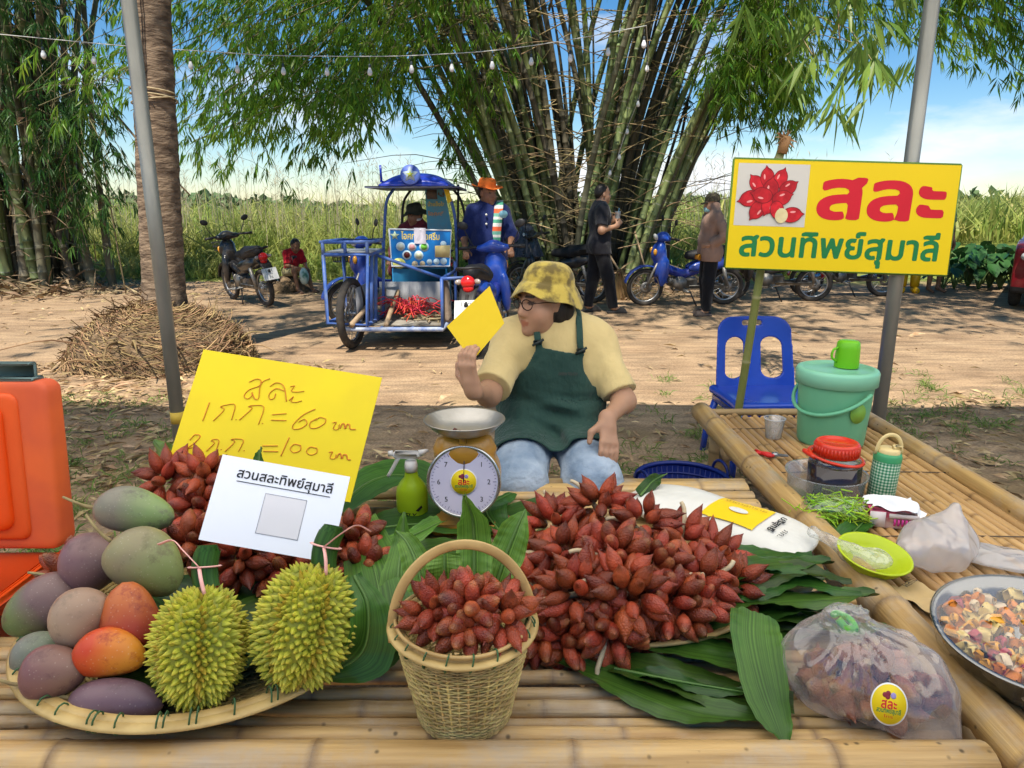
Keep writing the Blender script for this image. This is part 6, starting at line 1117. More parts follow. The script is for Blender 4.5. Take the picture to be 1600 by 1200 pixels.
def chairs():
    BL = mat('chair_blue', (.018, .075, .50), (.013, .055, .40), rough=.26, scale=4, coat=.3)
    c = np.array([1.24, 3.78, 0]); c[0] = 1.40; o = thing('plastic_chair', 'blue plastic chair with a two-slot back at the end of the side table', 'chair', tuple(c), R(4)); o.scale = (1.14, 1, .92)
    # back: a moulded plate with a hand hole and two tall slots
    def rbox(p, cx, cz, hx, hz, r): q = np.abs(p[:, [0, 2]]-[cx, cz])-[hx-r, hz-r]; return np.linalg.norm(np.maximum(q, 0), axis=1)+np.minimum(q.max(1), 0)-r
    def f(p):
        x, y, z = p.T; yc = .20+.16*(z-.42)/.42*.55-.05*(x/.2)**2; tp = (z-.4)/.46; hx = .205-.02*tp; q = p.copy(); q[:, 0] = x/hx*.2
        d = rbox(q, 0, .63, .2, .235, .085); d = np.maximum(d, -rbox(q, 0, .825, .055, .016, .014)); d = np.maximum(d, -rbox(q, -.098, .615, .052, .125, .05)); d = np.maximum(d, -rbox(q, .098, .615, .052, .125, .05)); return np.maximum(d, np.abs(p[:, 1]-yc)-.009)*.85
    sdf_obj('backrest', f, (-.24, .1, .36), (.24, .46, .9), .006, BL, o)
    b = MB(); text('ทศบาลคำสร้อย', .03, plain('chair_print', (.45, .5, .6)), basis((.0, .278, .765), (1, 0, 0), (0, .21, 1)), parent=o, width=.2)
    f2 = lambda p: np.maximum(box_(p, (0, .0, .425), (.215, .21, .022), .02)+.008*(1-((p[:, 0]/.2)**2+(p[:, 1]/.2)**2)), -ell_(p, (0, 0, .47), (.19, .18, .03)))
    s_ = sdf_obj('seat', f2, (-.25, -.25, .38), (.25, .25, .47), .007, BL, o)
    for sx in (-1, 1):
        for sy in (-1, 1):
            b = MB(); b.tube([(sx*.18, sy*.17, .42), (sx*.215, sy*.215, .2), (sx*.225, sy*.235, 0)], [.03, .026, .024], 10, flat=.6); b.obj('leg', BL, o)
    b = MB(); b.box((0, -.205, .38), (.36, .02, .05), bev=.008)
    for s in (-1, 1): b.box((s*.2, 0, .38), (.02, .38, .05), bev=.008)
    b.obj('apron_rail', BL, o)
    o = thing('plastic_stool', 'blue plastic stool under the seated seller', 'stool', (.19, 2.95, 0)); b = MB(); b.box((0, 0, .405), (.31, .31, .03), bev=.012); b.obj('seat', BL, o)
    for sx in (-1, 1):
        for sy in (-1, 1): b = MB(); b.tube([(sx*.13, sy*.13, .40), (sx*.165, sy*.165, 0)], [.026, .022], 8); b.obj('leg', BL, o)
    c = gp(1045, 745, 0); o = thing('mesh_basket', 'dark blue round plastic basket with loop handles behind the front table', 'basket', (.72, 2.82, .0)); NB = mat('navy_plastic', (.008, .02, .16), (.006, .016, .12), rough=.35, scale=4); b = MB(); zt = .27
    for k in range(7): q = np.linspace(0, 2*math.pi, 50, endpoint=False); r0 = .15+.022*k/6*2; b.tube(np.c_[r0*np.cos(q), r0*np.sin(q), .02+zt*k/6+0*q], .006 if k < 6 else .011, 6, closed=True)
    for k in range(48): a = k*math.pi/24; b.tube([(.15*math.cos(a), .15*math.sin(a), .02), (.194*math.cos(a), .194*math.sin(a), .02+zt)], .004, 4)
    b.lathe([(.001, .02), (.15, .02), (.192, .02+zt)], 40); b.obj('basket_wall', NB, o)
    for s in (-1, 1): b = MB(); t = np.linspace(0, math.pi, 14); b.tube(np.c_[s*.19+0*t, .055*np.cos(t)+0, .02+zt+.055*np.sin(t)], .007, 6); q = b.obj('handle', NB, o); q.rotation_euler = (0, 0, R(20))
chairs()
# ================================================================ PEOPLE
M_SKIN = mat('skin', (1, 1, 1), (.88, .86, .84), rough=.5, scale=9, attr='Col', spec=.35, sss=.12, bump=.04, bscale=120)
M_HAIR = mat('black_hair', (.012, .010, .009), (.022, .017, .014), rough=.45, scale=40, stretch=(1, 1, .2), bump=.5, bscale=60)
def cloth(n, c, c2=None, **k): return mat(n, c, c2 or tuple(x*.72 for x in c), rough=k.pop('rough', .85), scale=k.pop('scale', 4), bump=k.pop('bump', .6), bscale=k.pop('bscale', 11), sheen=.15, spec=.2, bdist=k.pop('bdist', .035), stretch=k.pop('stretch', (1.2, 1.2, .8)), **k)
def headprims(hc, Rh, s, chub=0):
    w = lambda x, y, z: np.array(hc)+Rh@np.array([x, y, z])*s; P = []
    def e(c, r, k=.03): P.append(('e', w(*c), np.array(r)*s, Rh, dict(k=k*s)))
    e((-.012, 0, .045), (.096, .076, .082)); e((.03, 0, -.03), (.066, .062+.006*chub, .085)); e((.045, 0, -.082), (.046, .046+.008*chub, .032))
    for y in (-1, 1):
        e((.052, y*.038, -.038), (.034, .03+.006*chub, .036), .03); e((-.008, y*.077, -.012), (.020, .009, .032), .012); e((.074, y*.032, .032), (.018, .026, .010), .02); e((.088, y*.013, -.036), (.013, .010, .010), .012)
    P.append(('c', w(.088, 0, .018), w(.108, 0, -.028), .009*s, .0135*s, dict(k=.022*s))); e((.094, 0, -.060), (.011, .024, .0075), .010); e((.090, 0, -.074), (.012, .021, .009), .010); e((.084, 0, -.100), (.020, .024, .018), .02)
    return P
def hand(P, w, d, n, sc=1., curl=.35, thumb=1, k=.012):
    d = nrm(np.array(d, float)); n = np.array(n, float); n = nrm(n-d*(n@d)); s = np.cross(d, n)*thumb; w = np.array(w, float)
    P.append(('c', w-d*.01*sc, w+d*.03*sc, .024*sc, .026*sc, dict(k=.03))); 
    for o in (-.024, -.008, .008, .024): P.append(('c', w+d*.03*sc+s*o*.6*sc, w+d*.085*sc+s*o*sc, .0155*sc, .0115*sc, dict(k=.014)))
    for o, L in ((-.027, .78), (-.009, .95), (.010, 1.0), (.028, .92)):
        p = w+d*.085*sc+s*o*sc; r = .0098*sc
        for j in range(3):
            a = curl*(j+.7)*(1+.12*o/.02); q = p+(d*math.cos(a)+n*math.sin(a)+s*o*1.4)*(.036, .026, .021)[j]*L*sc; P.append(('c', p, q, r, r*.93, dict(k=.006))); p = q; r *= .93
    p = w+d*.022*sc+s*.026*sc; q = p+(d*.6+s*.75+n*.35)*.042*sc; P.append(('c', p, q, .0145*sc, .012*sc, dict(k=.016))); P.append(('c', q, q+(d*.95+n*.35+s*.1)*.034*sc, .0115*sc, .0095*sc, dict(k=.006)))
def stand(h=1.68, lean=0, armL=None, armR=None, step=(0, 0), head=(0, 0), bend=0):
    k = h/1.68; J = dict(pel=(0, 0, .92), chest=(lean*.3, 0, 1.24), neck=(lean*.5-.01, 0, 1.425), head=(lean*.6+.02, 0, 1.56), shL=(lean*.45-.01, .165, 1.355), shR=(lean*.45-.01, -.165, 1.355), elL=(-.03, .25, 1.10), elR=(-.03, -.25, 1.10), wrL=(.05, .25, .87), wrR=(.05, -.25, .87), dL=(.15, -.05, -1), dR=(.15, .05, -1), nL=(0, -1, 0), nR=(0, 1, 0),
         hipL=(0, .09, .90), hipR=(0, -.09, .90), knL=(.02+step[0]*.5, .10, .49), knR=(.02+step[1]*.5, -.10, .49), anL=(step[0], .10, .08), anR=(step[1], -.10, .08), toL=(step[0]+.15, .12, .03), toR=(step[1]+.15, -.12, .03), hd=head, k=k)
    J.update(armL or {}); J.update(armR or {}); return {a: (tuple(np.array(v)*k) if len(v) == 3 and a[0] not in 'dn' else v) if a != 'k' else v for a, v in ((a, v) for a, v in J.items())}
def person(label, loc, rz, J, skin, top, bottom, b=1., h=.011, hair='short', hs=1., chub=0, sleeve=.55, legs='long', hem=None, shoe=(.05, .04, .035), curl=(.4, .4), fat=(1, 1, 1), folds=.006, topname='shirt', neckr=.075, seed=0, group=None, waist=None, legw=1., ab=None, hz_=1.):
    o = thing('person', label, 'person', loc, rz, group); A = lambda n: np.array(J[n], float); ab = ab or b
    yw, pt = J['hd'][:2]; Rh = rotm('Z', R(yw))@rotm('Y', R(pt)); hc = A('head'); k = J.get('k', 1); hs = hs*k
    tors = [('e', A('chest')*.9+A('neck')*.1, np.array([.115, .165, .17])*k*b*fat[0]), ('e', A('chest')*.45+A('pel')*.55+[.02*fat[1]*k*(fat[1] > 1), 0, 0], np.array([.115*fat[1], .145*fat[1], .17])*k*b), ('e', A('pel'), np.array([.118, .165*fat[2], .125])*k*b), ('c', A('shL')*.9+A('neck')*.1, A('shR')*.9+A('neck')*.1, .056*k*b, .056*k*b), ('c', A('shL')*.75+A('neck')*.25+[0, 0, .01], A('neck')+[0, 0, .01], .045*k*b, .058*k*b), ('c', A('shR')*.75+A('neck')*.25+[0, 0, .01], A('neck')+[0, 0, .01], .045*k*b, .058*k*b)]
    arms = [('c', A('shL'), A('elL'), .052*k*ab, .042*k*ab), ('c', A('shR'), A('elR'), .052*k*ab, .042*k*ab)]; P = list(tors)+arms
    P += [('c', A('elL'), A('wrL'), .041*k*ab, .026*k), ('c', A('elR'), A('wrR'), .041*k*ab, .026*k)]
    P += [('c', A('neck')-[0, 0, .03], hc+Rh@np.array([-.022, 0, -.05])*hs, .056*k*(1+.15*chub), .053*k*(1+.1*chub)), ('c', A('hipL'), A('knL'), .09*k*b, .056*k*b), ('c', A('hipR'), A('knR'), .09*k*b, .056*k*b), ('c', A('knL'), A('anL'), .054*k*b, .034*k), ('c', A('knR'), A('anR'), .054*k*b, .034*k), ('c', A('anL'), A('toL'), .034*k, .026*k), ('c', A('anR'), A('toR'), .034*k, .026*k)]
    P += headprims(hc, Rh, hs, chub); hand(P, A('wrL'), J['dL'], J['nL'], k*hz_, curl[0], -1); hand(P, A('wrR'), J['dR'], J['nR'], k*hz_, curl[1], 1)
    pts = np.array([A(n) for n in ('pel', 'head', 'wrL', 'wrR', 'elL', 'elR', 'anL', 'anR', 'toL', 'toR', 'knL', 'knR', 'shL', 'shR', 'chest')]); lo, hi = pts.min(0)-.26, pts.max(0)+.26
    def colf(V):
        q = (V-hc)@Rh/hs; c = np.tile(np.array(skin), (len(V), 1)); nz_ = 1+.08*noise3(V, 14, 3)[:, None]; c = c*nz_
        lip = np.linalg.norm((q-[.098, 0, -.066])/[.02, .025, .0125], axis=1) < 1; c[lip] = np.array(skin)*[.88, .62, .60]
        for y in (-1, 1):
            br = np.linalg.norm((q-[.088, y*.034, .034])/[.025, .024, .0055], axis=1) < 1; c[br] = (.03, .022, .018); ey = np.linalg.norm((q-[.084, y*.034, .010])/[.024, .016, .0072], axis=1) < 1; c[ey] = (.05, .04, .035)
            ch = np.exp(-(np.linalg.norm((q-[.07, y*.04, -.035])/.03, axis=1))**2)[:, None]; c = c*(1-ch*np.array([0, .10, .10]))
        return c
    sdf_obj('body', lambda p: blend(p, P, .04*k), lo, hi, h, M_SKIN, o, colfn=colf)
    # top
    off = .014*k; gr = lambda q, x: (q[0], q[1], q[2], q[3]+x, q[4]+x) if q[0] in 'cf' else (q[0], q[1], np.array(q[2])+x)
    Tp = [gr(q, off) for q in tors]
    for s in 'LR':
        a, e, w_ = A('sh'+s), A('el'+s), A('wr'+s)
        if sleeve <= 1: Tp.append(('f', a, a+(e-a)*sleeve, .062*k*ab+off*.6, .060*k*ab+off*.7, dict(k=.05)))
        else: Tp += [('c', a, e, .060*k*b+off*.5, .050*k*b+off, dict(k=.05)), ('f', e, e+(w_-e)*(sleeve-1), .05*k*b+off, .036*k+off, dict(k=.03))]
    hz = hem if hem is not None else A('pel')[2]-.10*k; nk = A('neck')+(hc-A('neck'))*.45
    def ftop(p):
        d = blend(p, Tp, .045*k); n_ = noise3(p*[1, 1, .55], 21/k, seed)*folds+noise3(p, 55/k, seed+1)*folds*.3-folds*.9*(1-np.abs(noise3(p*[1.2, 1, .7], 13/k, seed+5)))**3
        if hem is not None and hem < A('pel')[2]-.02:
            lg = np.minimum(cap_(p, A('hipL'), A('knL'), .118*k*b, .10*k*b), cap_(p, A('hipR'), A('knR'), .118*k*b, .10*k*b)); d = smin(d, lg, .08)-.004*k
        d = d+n_; d = np.maximum(d, hz-p[:, 2]); return np.maximum(d, -(np.linalg.norm((p-nk)*[1, 1, .8], axis=1)-neckr*k))*.8
    sdf_obj(topname, ftop, lo, hi, h, top, o)
    # legs
    wz = waist or hz+.10*k; Lp = [gr(tors[2], off*.7)]
    for s in 'LR':
        a, kn, an = A('hip'+s), A('kn'+s), A('an'+s)
        if legs == 'long': Lp += [('c', a, kn, .097*k*b+off*.3, (.066*k*b+off*.5)*legw, dict(k=.04)), ('f', kn, an+(an-kn)*.02, (.066*k*b+off*.5)*legw, (.052*k+off*.4)*legw, dict(k=.03))]
        elif legs == 'short': Lp.append(('f', a, kn+(a-kn)*.04, .100*k*b, .085*k*b, dict(k=.04)))
    sdf_obj('trousers' if legs == 'long' else 'shorts', lambda p: np.maximum(blend(p, Lp, .04*k)+noise3(p*[1, 1, .7], 24/k, seed+2)*folds, p[:, 2]-wz)*.85, lo, hi, h, bottom, o)
    if shoe:
        for s in 'LR':
            a, t = A('an'+s), A('to'+s); d = nrm((t-a)*[1, 1, 0]); c = a*[1, 1, 0]+d*.055*k; Mx = np.stack([d, [-d[1], d[0], 0], [0, 0, 1.]], 1)
            zf = min(a[2], t[2])-.06*k; sdf_obj('shoe', lambda p: smin(box_(p, c+[0, 0, t[2]-.016*k], np.array([.135, .05, .016])*k, .012*k, Mx), np.maximum(ell_(p, c+d*.05*k+[0, 0, t[2]+.005*k], np.array([.075, .05, .045])*k, Mx), -(p[:, 2]-t[2]+.02*k)), .02), c-.2*k+[0, 0, t[2]], c+.2*k+[0, 0, t[2]], .009, cloth('shoe_%d' % int(shoe[0]*1000), shoe, rough=.6), o)
    if hair:
        def fh(p):
            q = (p-hc)@Rh/hs; d = ell_(q, (-.018, 0, .050), (.094, .077, .079)); 
            if hair == 'bob': d = smin(d, ell_(q, (-.035, 0, -.03), (.075, .096, .095)), .03)
            else: d = smin(d, ell_(q, (-.045, 0, .0), (.066, .074, .075)), .03)
            face = ell_(q, (.085, 0, -.025), (.075, .075 if hair != 'bob' else .068, .102)); d = np.maximum(d, -face)
            if hair != 'bob': d = np.maximum(d, -ell_(q, (.0, 0, -.06), (.06, .2, .062)))
            return (np.maximum(d, -.125-q[:, 2])+.0035*noise3(q*[1, 1, .5], 95, 2))*hs*.8
        sdf_obj('hair', fh, hc-.2*hs, hc+.2*hs, h*.6, M_HAIR, o)
    o['_'] = 0; del o['_']; return o, hc, Rh, hs
def hat(o, hc, Rh, hs, kind, m, z0=.06, tilt=0, sc=1.):
    b = MB(); Mx = Rh@rotm('Y', R(tilt))
    pr = dict(bucket=[(.150, -.050), (.146, -.045), (.120, -.002), (.107, .014), (.103, .036), (.094, .060), (.076, .080), (.05, .091), (.02, .095), (.001, .0955)], brim=[(.172, -.008), (.168, -.001), (.125, .0), (.102, .010), (.096, .05), (.086, .082), (.06, .096), (.02, .094), (.001, .088)], floppy=[(.155, -.035), (.15, -.028), (.112, .0), (.1, .015), (.094, .05), (.08, .076), (.04, .088), (.001, .09)], cap=[(.104, -.02), (.104, .02), (.095, .055), (.07, .085), (.03, .097), (.001, .099)])[kind]
    n = 48; P = spline([(r, 0, z) for r, z in pr], 36); th = np.linspace(0, 2*math.pi, n, endpoint=False); V = np.stack([np.outer(P[:, 0], np.cos(th)), np.outer(P[:, 0], np.sin(th))*.90, np.repeat(P[:, 2:], n, 1)], -1)
    out = np.clip((P[:, 0]-.105)/.05, 0, 1)[:, None]
    if kind != 'cap': V[..., 2] += out*(.012*np.sin(th*2+.7)+.006*np.sin(th*5))*(1.6 if kind != 'brim' else .7); 
    if kind == 'brim': V[..., 2] += out*.028*np.abs(np.sin(th))**2
    if kind == 'brim': V[..., 2] -= (P[:, 2] > .07)[:, None]*.02*np.exp(-(np.sin(th)/.3)**2)
    V = V.reshape(-1, 3); V = V+.0025*noise3(V, 45, 5)[:, None]*nrm(V+1e-9)
    F = [[i*n+j, i*n+(j+1) % n, (i+1)*n+(j+1) % n, (i+1)*n+j] for i in range(35) for j in range(n)]; b.add((V*hs*sc+[(-.012)*hs, 0, z0*hs])@Mx.T+hc, F)
    if kind == 'cap': b.sheet(lambda u, v: ((np.stack([.085+.085*u*(1-.35*(2*v-1)**2), (v-.5)*.15*(1-.15*u), -.012-.02*u-.015*(2*v-1)**2], 1)*hs*sc+[-.012*hs, 0, z0*hs])@Mx.T+hc).T, 8, 14)
    q = b.obj('cap' if kind == 'cap' else 'hat', m, o); s_ = q.modifiers.new('thick', 'SOLIDIFY'); s_.thickness = .003; return q
SK1 = (.42, .235, .145); SK2 = (.25, .125, .07); SK3 = (.30, .155, .09)
def seller():
    J = dict(pel=(0, 0, .50), chest=(.035, 0, .775), neck=(.03, 0, .915), head=(.085, -.045, 1.035), shL=(.02, .178, .855), shR=(.02, -.178, .855), elR=(.29, -.265, .70), wrR=(.47, -.315, .765), dR=(.10, -.22, .95), nR=(-.80, .55, .1), elL=(.19, .275, .645), wrL=(.37, .185, .622), dL=(.50, .02, -.62), nL=(-.62, -.35, -.6), hipL=(.04, .105, .495), hipR=(.04, -.105, .495), knL=(.46, .125, .395), knR=(.46, -.155, .395), anL=(.37, .12, .08), anR=(.36, -.15, .08), toL=(.50, .14, .035), toR=(.50, -.17, .035), hd=(-56, 5), k=1.)
    sh = cloth('tee_cream', (.62, .475, .215), (.54, .41, .18), bump=.5, bscale=8); jn = mat('denim_pale', (.40, .47, .55), (.15, .215, .30), rough=.9, scale=8, bump=.8, bscale=13, bdist=.03, ramp=(.3, .7), spec=.15, stretch=(1, 1, 1.3))
    lab = 'seated seller in a cream shirt, green apron and yellow bucket hat holding a yellow card'
    o, hc, Rh, hs = person(lab, (.175, 2.95, 0), R(-90), J, SK1, sh, jn, b=1.15, ab=1.02, h=.0056, hair='bob', hs=1.07, chub=1.2, sleeve=.86, hem=.56, waist=.62, fat=(1.02, 1.12, 1.05), folds=.011, topname='shirt', neckr=.088, curl=(.30, .60), hz_=1.1, seed=4, legw=1.32, shoe=(.06, .05, .04))
    A = lambda n: np.array(J[n], float)
    # apron: a bib with straps and a skirt over the lap, lying 1 cm off shirt and thighs
    b_ = 1.2; T0 = [('e', A('chest')*.9+A('neck')*.1, np.array([.115, .165, .17])*b_*1.02+.018), ('e', A('chest')*.45+A('pel')*.55+[.02*1.12, 0, 0], np.array([.115*1.12, .145*1.12, .17])*b_+.018), ('e', A('pel'), np.array([.118, .165*1.05, .125])*b_+.018), ('c', A('shL')*.9+A('neck')*.1, A('shR')*.9+A('neck')*.1, .062*b_+.018, .062*b_+.018), ('c', A('hipL'), A('knL'), .128, .118), ('c', A('hipR'), A('knR'), .128, .118), ('c', (.12, -.1, .5), (.12, .1, .5), .10, .10)]
    poly = np.array([(-.075, .868), (.105, .835), (.112, .77), (.15, .705), (.215, .665), (.215, .49), (-.245, .49), (-.245, .655), (-.195, .70), (-.115, .785)])
    def sdpoly(q, v):
        d = np.full(len(q), 1e9); s = np.ones(len(q)); j = len(v)-1
        for i in range(len(v)):
            e = v[j]-v[i]; w_ = q-v[i]; t = np.clip(w_@e/(e@e), 0, 1); d = np.minimum(d, ((w_-t[:, None]*e)**2).sum(1)); c1 = q[:, 1] >= v[i][1]; c2 = q[:, 1] < v[j][1]; c3 = e[0]*w_[:, 1] > e[1]*w_[:, 0]; fl = (c1 & c2 & c3) | (~c1 & ~c2 & ~c3); s = np.where(fl, -s, s); j = i
        return s*np.sqrt(d)
    def strip(q, a, c, w_): a = np.array(a); e = np.array(c)-a; t = np.clip((q-a)@e/(e@e), 0, 1); return np.linalg.norm(q-a-t[:, None]*e, axis=1)-w_
    def fap(p):
        d = blend(p, T0, .06); lowz = np.clip((.70-p[:, 2])/.05, 0, 1); d = d+noise3(p*[1, .5, 1], 26, 8)*.0045*(.35+lowz)-lowz*.012*np.exp(-((p[:, 2]-.635)/.022)**2)+.006*lowz*np.sin(p[:, 2]*75+p[:, 1]*9+2*np.sin(p[:, 1]*13))
        q = p[:, 1:3]; m = sdpoly(q, poly); m = np.minimum(m, np.minimum(strip(q, (-.068, .862), (-.088, 1.0), .014), strip(q, (.098, .83), (.092, 1.0), .014))); m = np.maximum(m, np.maximum(.0-p[:, 0], p[:, 0]-.36))
        return np.maximum(np.abs(d-.004)-.0042, m)*.75
    GA = cloth('apron_green', (.026, .066, .050), (.016, .046, .036), rough=.75, bump=.7); ap = sdf_obj('apron', fap, (-.06, -.34, .44), (.40, .34, 1.0), .0048, GA, o, margin=.012)
    for y, z in ((-.073, .885), (.098, .852)):
        b = MB(); c = np.array([.20, y, z]); g = np.linspace(.05, .26, 200); d = blend(np.c_[g, np.full(200, y), np.full(200, z)], T0, .06); x = g[np.argmin(np.abs(d-.012))]; b.box((x, y, z), (.012, .036, .018), rotm('Y', -.4), bev=.004); b.tube([(x+.004, y-.02, z-.012), (x+.012, y, z), (x+.004, y+.022, z+.012)], .006, 6); b.obj('strap_buckle', plain('buckle_dark', (.02, .03, .028), .5), ap)
    text('GREEN TOUCH', .016, plain('apron_print', (.06, .035, .03)), basis((.218, .045, .765), (0, 1, 0), (-.25, 0, 1)), parent=ap, width=.075)
    hm = mat('hat_camo', (.46, .34, .06), (.14, .10, .025), rough=.85, scale=19, bump=.5, bscale=18, bdist=.02, ramp=(.42, .57), sheen=.2, detail=7); hat(o, hc, Rh, hs, 'bucket', hm, z0=.058, tilt=-12, sc=.965)
    # glasses
    w = lambda x, y, z: hc+Rh@np.array([x, y, z])*hs; b = MB(); q = np.linspace(0, 2*math.pi, 28, endpoint=False)
    for y in (-1, 1): b.tube([w(.110-.012*abs(.034+.0255*math.cos(a)*y*y)/.06, y*(.034+.0255*math.cos(a)), .006+.0195*math.sin(a)) for a in q], .0022, 5, closed=True); b.tube([w(.100, y*.060, .012), w(.05, y*.082, .012), w(-.012, y*.083, .0)], .0019, 5)
    b.tube([w(.108, -.009, .012), w(.114, 0, .014), w(.108, .009, .012)], .0019, 5); b.obj('glasses', plain('glasses_frame', (.03, .012, .012), .25), o)
    # the card in her hand
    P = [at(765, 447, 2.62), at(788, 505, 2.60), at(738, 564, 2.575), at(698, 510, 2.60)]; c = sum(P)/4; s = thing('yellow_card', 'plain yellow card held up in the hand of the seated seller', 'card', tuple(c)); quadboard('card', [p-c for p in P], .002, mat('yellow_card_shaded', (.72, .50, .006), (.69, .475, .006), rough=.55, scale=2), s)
seller()
def crowd():
    J = stand(1.70, lean=.03, armL=dict(elL=(.03, .25, 1.10), wrL=(.24, .16, 1.22), dL=(.5, -.25, .8), nL=(-.3, -.9, .1)), armR=dict(elR=(-.03, -.25, 1.10), wrR=(.20, -.17, 1.16), dR=(.6, .4, .6), nR=(-.2, .95, 0)), step=(-.10, .20), head=(6, 4))
    bs = cloth('shirt_charcoal', (.022, .022, .028)); bp = cloth('trouser_black', (.013, .013, .016))
    x, y, _ = gp(932, 488, 0); o, hc, Rh, hs = person('standing man in a dark short-sleeved shirt holding a plastic cup by the bamboo', (x, y, 0), R(8), J, SK1, bs, bp, hair='short', sleeve=.75, hem=.80, waist=.95, legw=1.15, curl=(.9, .9), seed=1, shoe=(.05, .045, .04), fat=(1.08, 1.05, 1), b=1.03)
    c = Vector((x, y, 0))+Matrix.Rotation(R(8), 3, 'Z')@Vector((.285, .10, 1.30)); q = thing('drink_cup', 'clear plastic cup with a straw held by the man in dark clothes', 'cup', c); b = MB(); b.lathe([(.028, -.05), (.04, .055), (.043, .058)], 20); b.obj('cup', film('cup_far', (.75, .85, .9), .5, .2, .1), q); b = MB(); b.tube([(0, 0, -.04), (.015, 0, .10)], .005, 6); b.obj('straw', plain('straw_blue', (.2, .5, .7)), q)
    J = stand(1.56, armL=dict(elL=(-.12, .30, 1.14), wrL=(.10, .17, 1.0), dL=(.6, -.8, -.1), nL=(-.8, -.5, 0)), armR=dict(elR=(-.14, -.30, 1.13), wrR=(.09, -.15, 1.0), dR=(.6, .8, -.3), nR=(-.8, .5, 0)), step=(.04, -.03), head=(-4, 4))
    x, y, _ = gp(1103, 492, 0); o, hc, Rh, hs = person('standing woman in a dusty pink long shirt, face mask and camouflage cap', (x, y, 0), R(187), J, SK1, cloth('shirt_dusty', (.32, .20, .145), (.26, .155, .11)), cloth('trouser_black2', (.010, .010, .012)), hair='short', sleeve=1.85, hem=.72, waist=.9, legw=1.15, b=1.05, fat=(1.05, 1.12, 1.08), curl=(.6, .6), seed=3, shoe=(.08, .06, .05))
    hat(o, hc, Rh, hs, 'cap', mat('cap_camo', (.10, .085, .05), (.035, .03, .022), rough=.9, scale=22, ramp=(.45, .55)), z0=.055)
    sdf_obj('face_mask', lambda p: (lambda q: np.maximum(np.abs(ell_(q, (.045, 0, -.065), (.068, .062, .060)))-.003, np.maximum(.03-q[:, 0], np.abs(q[:, 2]+.062)-.045)))((p-hc)@Rh/hs)*hs, hc-.18, hc+.18, .007, cloth('mask_blue', (.30, .55, .58), rough=.8), o)
    b = MB(); b.box((.17, .02, .775), (.05, .12, .075), bev=.015); b.obj('waist_pouch', plain('pouch_orange', (.50, .22, .02), .5), o)
    # man in the orange hat
    J = stand(1.68, armL=dict(elL=(.08, .27, 1.10), wrL=(.26, .25, .98), dL=(.9, .1, -.4), nL=(0, 0, -1)), armR=dict(elR=(.02, -.27, 1.10), wrR=(.20, -.24, .95), dR=(.9, .1, -.4), nR=(0, 0, -1)), head=(40, 6))
    x = dp(762, 330, 8.15).x; nv = cloth('farm_navy', (.012, .022, .10), (.008, .016, .075)); o, hc, Rh, hs = person('standing man in an orange hat and navy farm shirt with a striped sash', (x, 8.15, 0), R(-90), J, SK2, nv, cloth('trouser_dark', (.012, .014, .022)), hair='short', sleeve=1.15, hem=.78, waist=.95, b=1.1, fat=(1.06, 1.08, 1), curl=(.8, .8), seed=5, hs=1.05, chub=.6)
    hat(o, hc, Rh, hs, 'brim', mat('hat_orange', (.75, .17, .02), (.66, .13, .015), rough=.75, scale=8, bump=.2, bscale=150), z0=.055, sc=1.04)
    b = MB(); P = spline([(-.16, .07, 1.33), (-.03, .115, 1.475), (.10, .125, 1.43), (.165, .115, 1.28), (.175, .10, 1.12), (.17, .09, 1.0)], 40); T_ = nrm(np.gradient(P, axis=0)); sd = np.tile([0, 1., .15], (40, 1)); v = np.linspace(-.05, .05, 9); b.sheet((P[:, None]+sd[:, None]*v[None, :, None]+np.array([1, 0, 0])*(.012*np.cos(v*60))[None, :, None]).reshape(-1, 3), 40, 9)
    m = mat('sash', (.7, .7, .66), rough=.85); t = m.node_tree; at_ = t.nodes.new('ShaderNodeTexCoord'); sp = t.nodes.new('ShaderNodeSeparateXYZ'); t.links.new(at_.outputs['Object'], sp.inputs[0]); mu = t.nodes.new('ShaderNodeMath'); mu.operation = 'MULTIPLY'; mu.inputs[1].default_value = 5.2; t.links.new(sp.outputs[2], mu.inputs[0]); fr = t.nodes.new('ShaderNodeMath'); fr.operation = 'FRACT'; t.links.new(mu.outputs[0], fr.inputs[0]); r = t.nodes.new('ShaderNodeValToRGB'); r.color_ramp.interpolation = 'CONSTANT'; e = r.color_ramp.elements; e[0].color = (.75, .14, .05, 1); e[1].position = .25; e[1].color = (.7, .68, .62, 1)
    for p_, c_ in ((.45, (.08, .35, .22)), (.65, (.7, .68, .62)), (.8, (.15, .4, .3))): q = e.new(p_); q.color = (*c_, 1)
    t.links.new(fr.outputs[0], r.inputs[0]); t.links.new(r.outputs[0], t.nodes['Principled BSDF'].inputs['Base Color']); s_ = b.obj('sash', m, o); md = s_.modifiers.new('t', 'SOLIDIFY'); md.thickness = .006
    b = MB(); q = np.linspace(0, 2*math.pi, 24, endpoint=False); b.poly(np.c_[.048*np.cos(q), .042*np.sin(q)], .006, basis((.195, .175, 1.335), (-.25, 1, 0), (0, 0, 1))); b.obj('badge', plain('badge_blue', (.25, .52, .60), .4), o)
    for z in (1.33, 1.23): b = MB(); b.ball((.172, -.01, z), .013, 8); b.obj('button', plain('button_white', (.7, .68, .6)), o)
    # rider seated behind the ice cream panel
    x = dp(648, 345, 8.75).x; J = stand(1.60, armL=dict(elL=(.10, .26, 1.12), wrL=(.30, .20, 1.02), dL=(1, 0, -.1), nL=(0, 0, -1)), armR=dict(elR=(.10, -.26, 1.12), wrR=(.30, -.22, 1.02), dR=(1, 0, -.1), nR=(0, 0, -1)), head=(-28, 12))
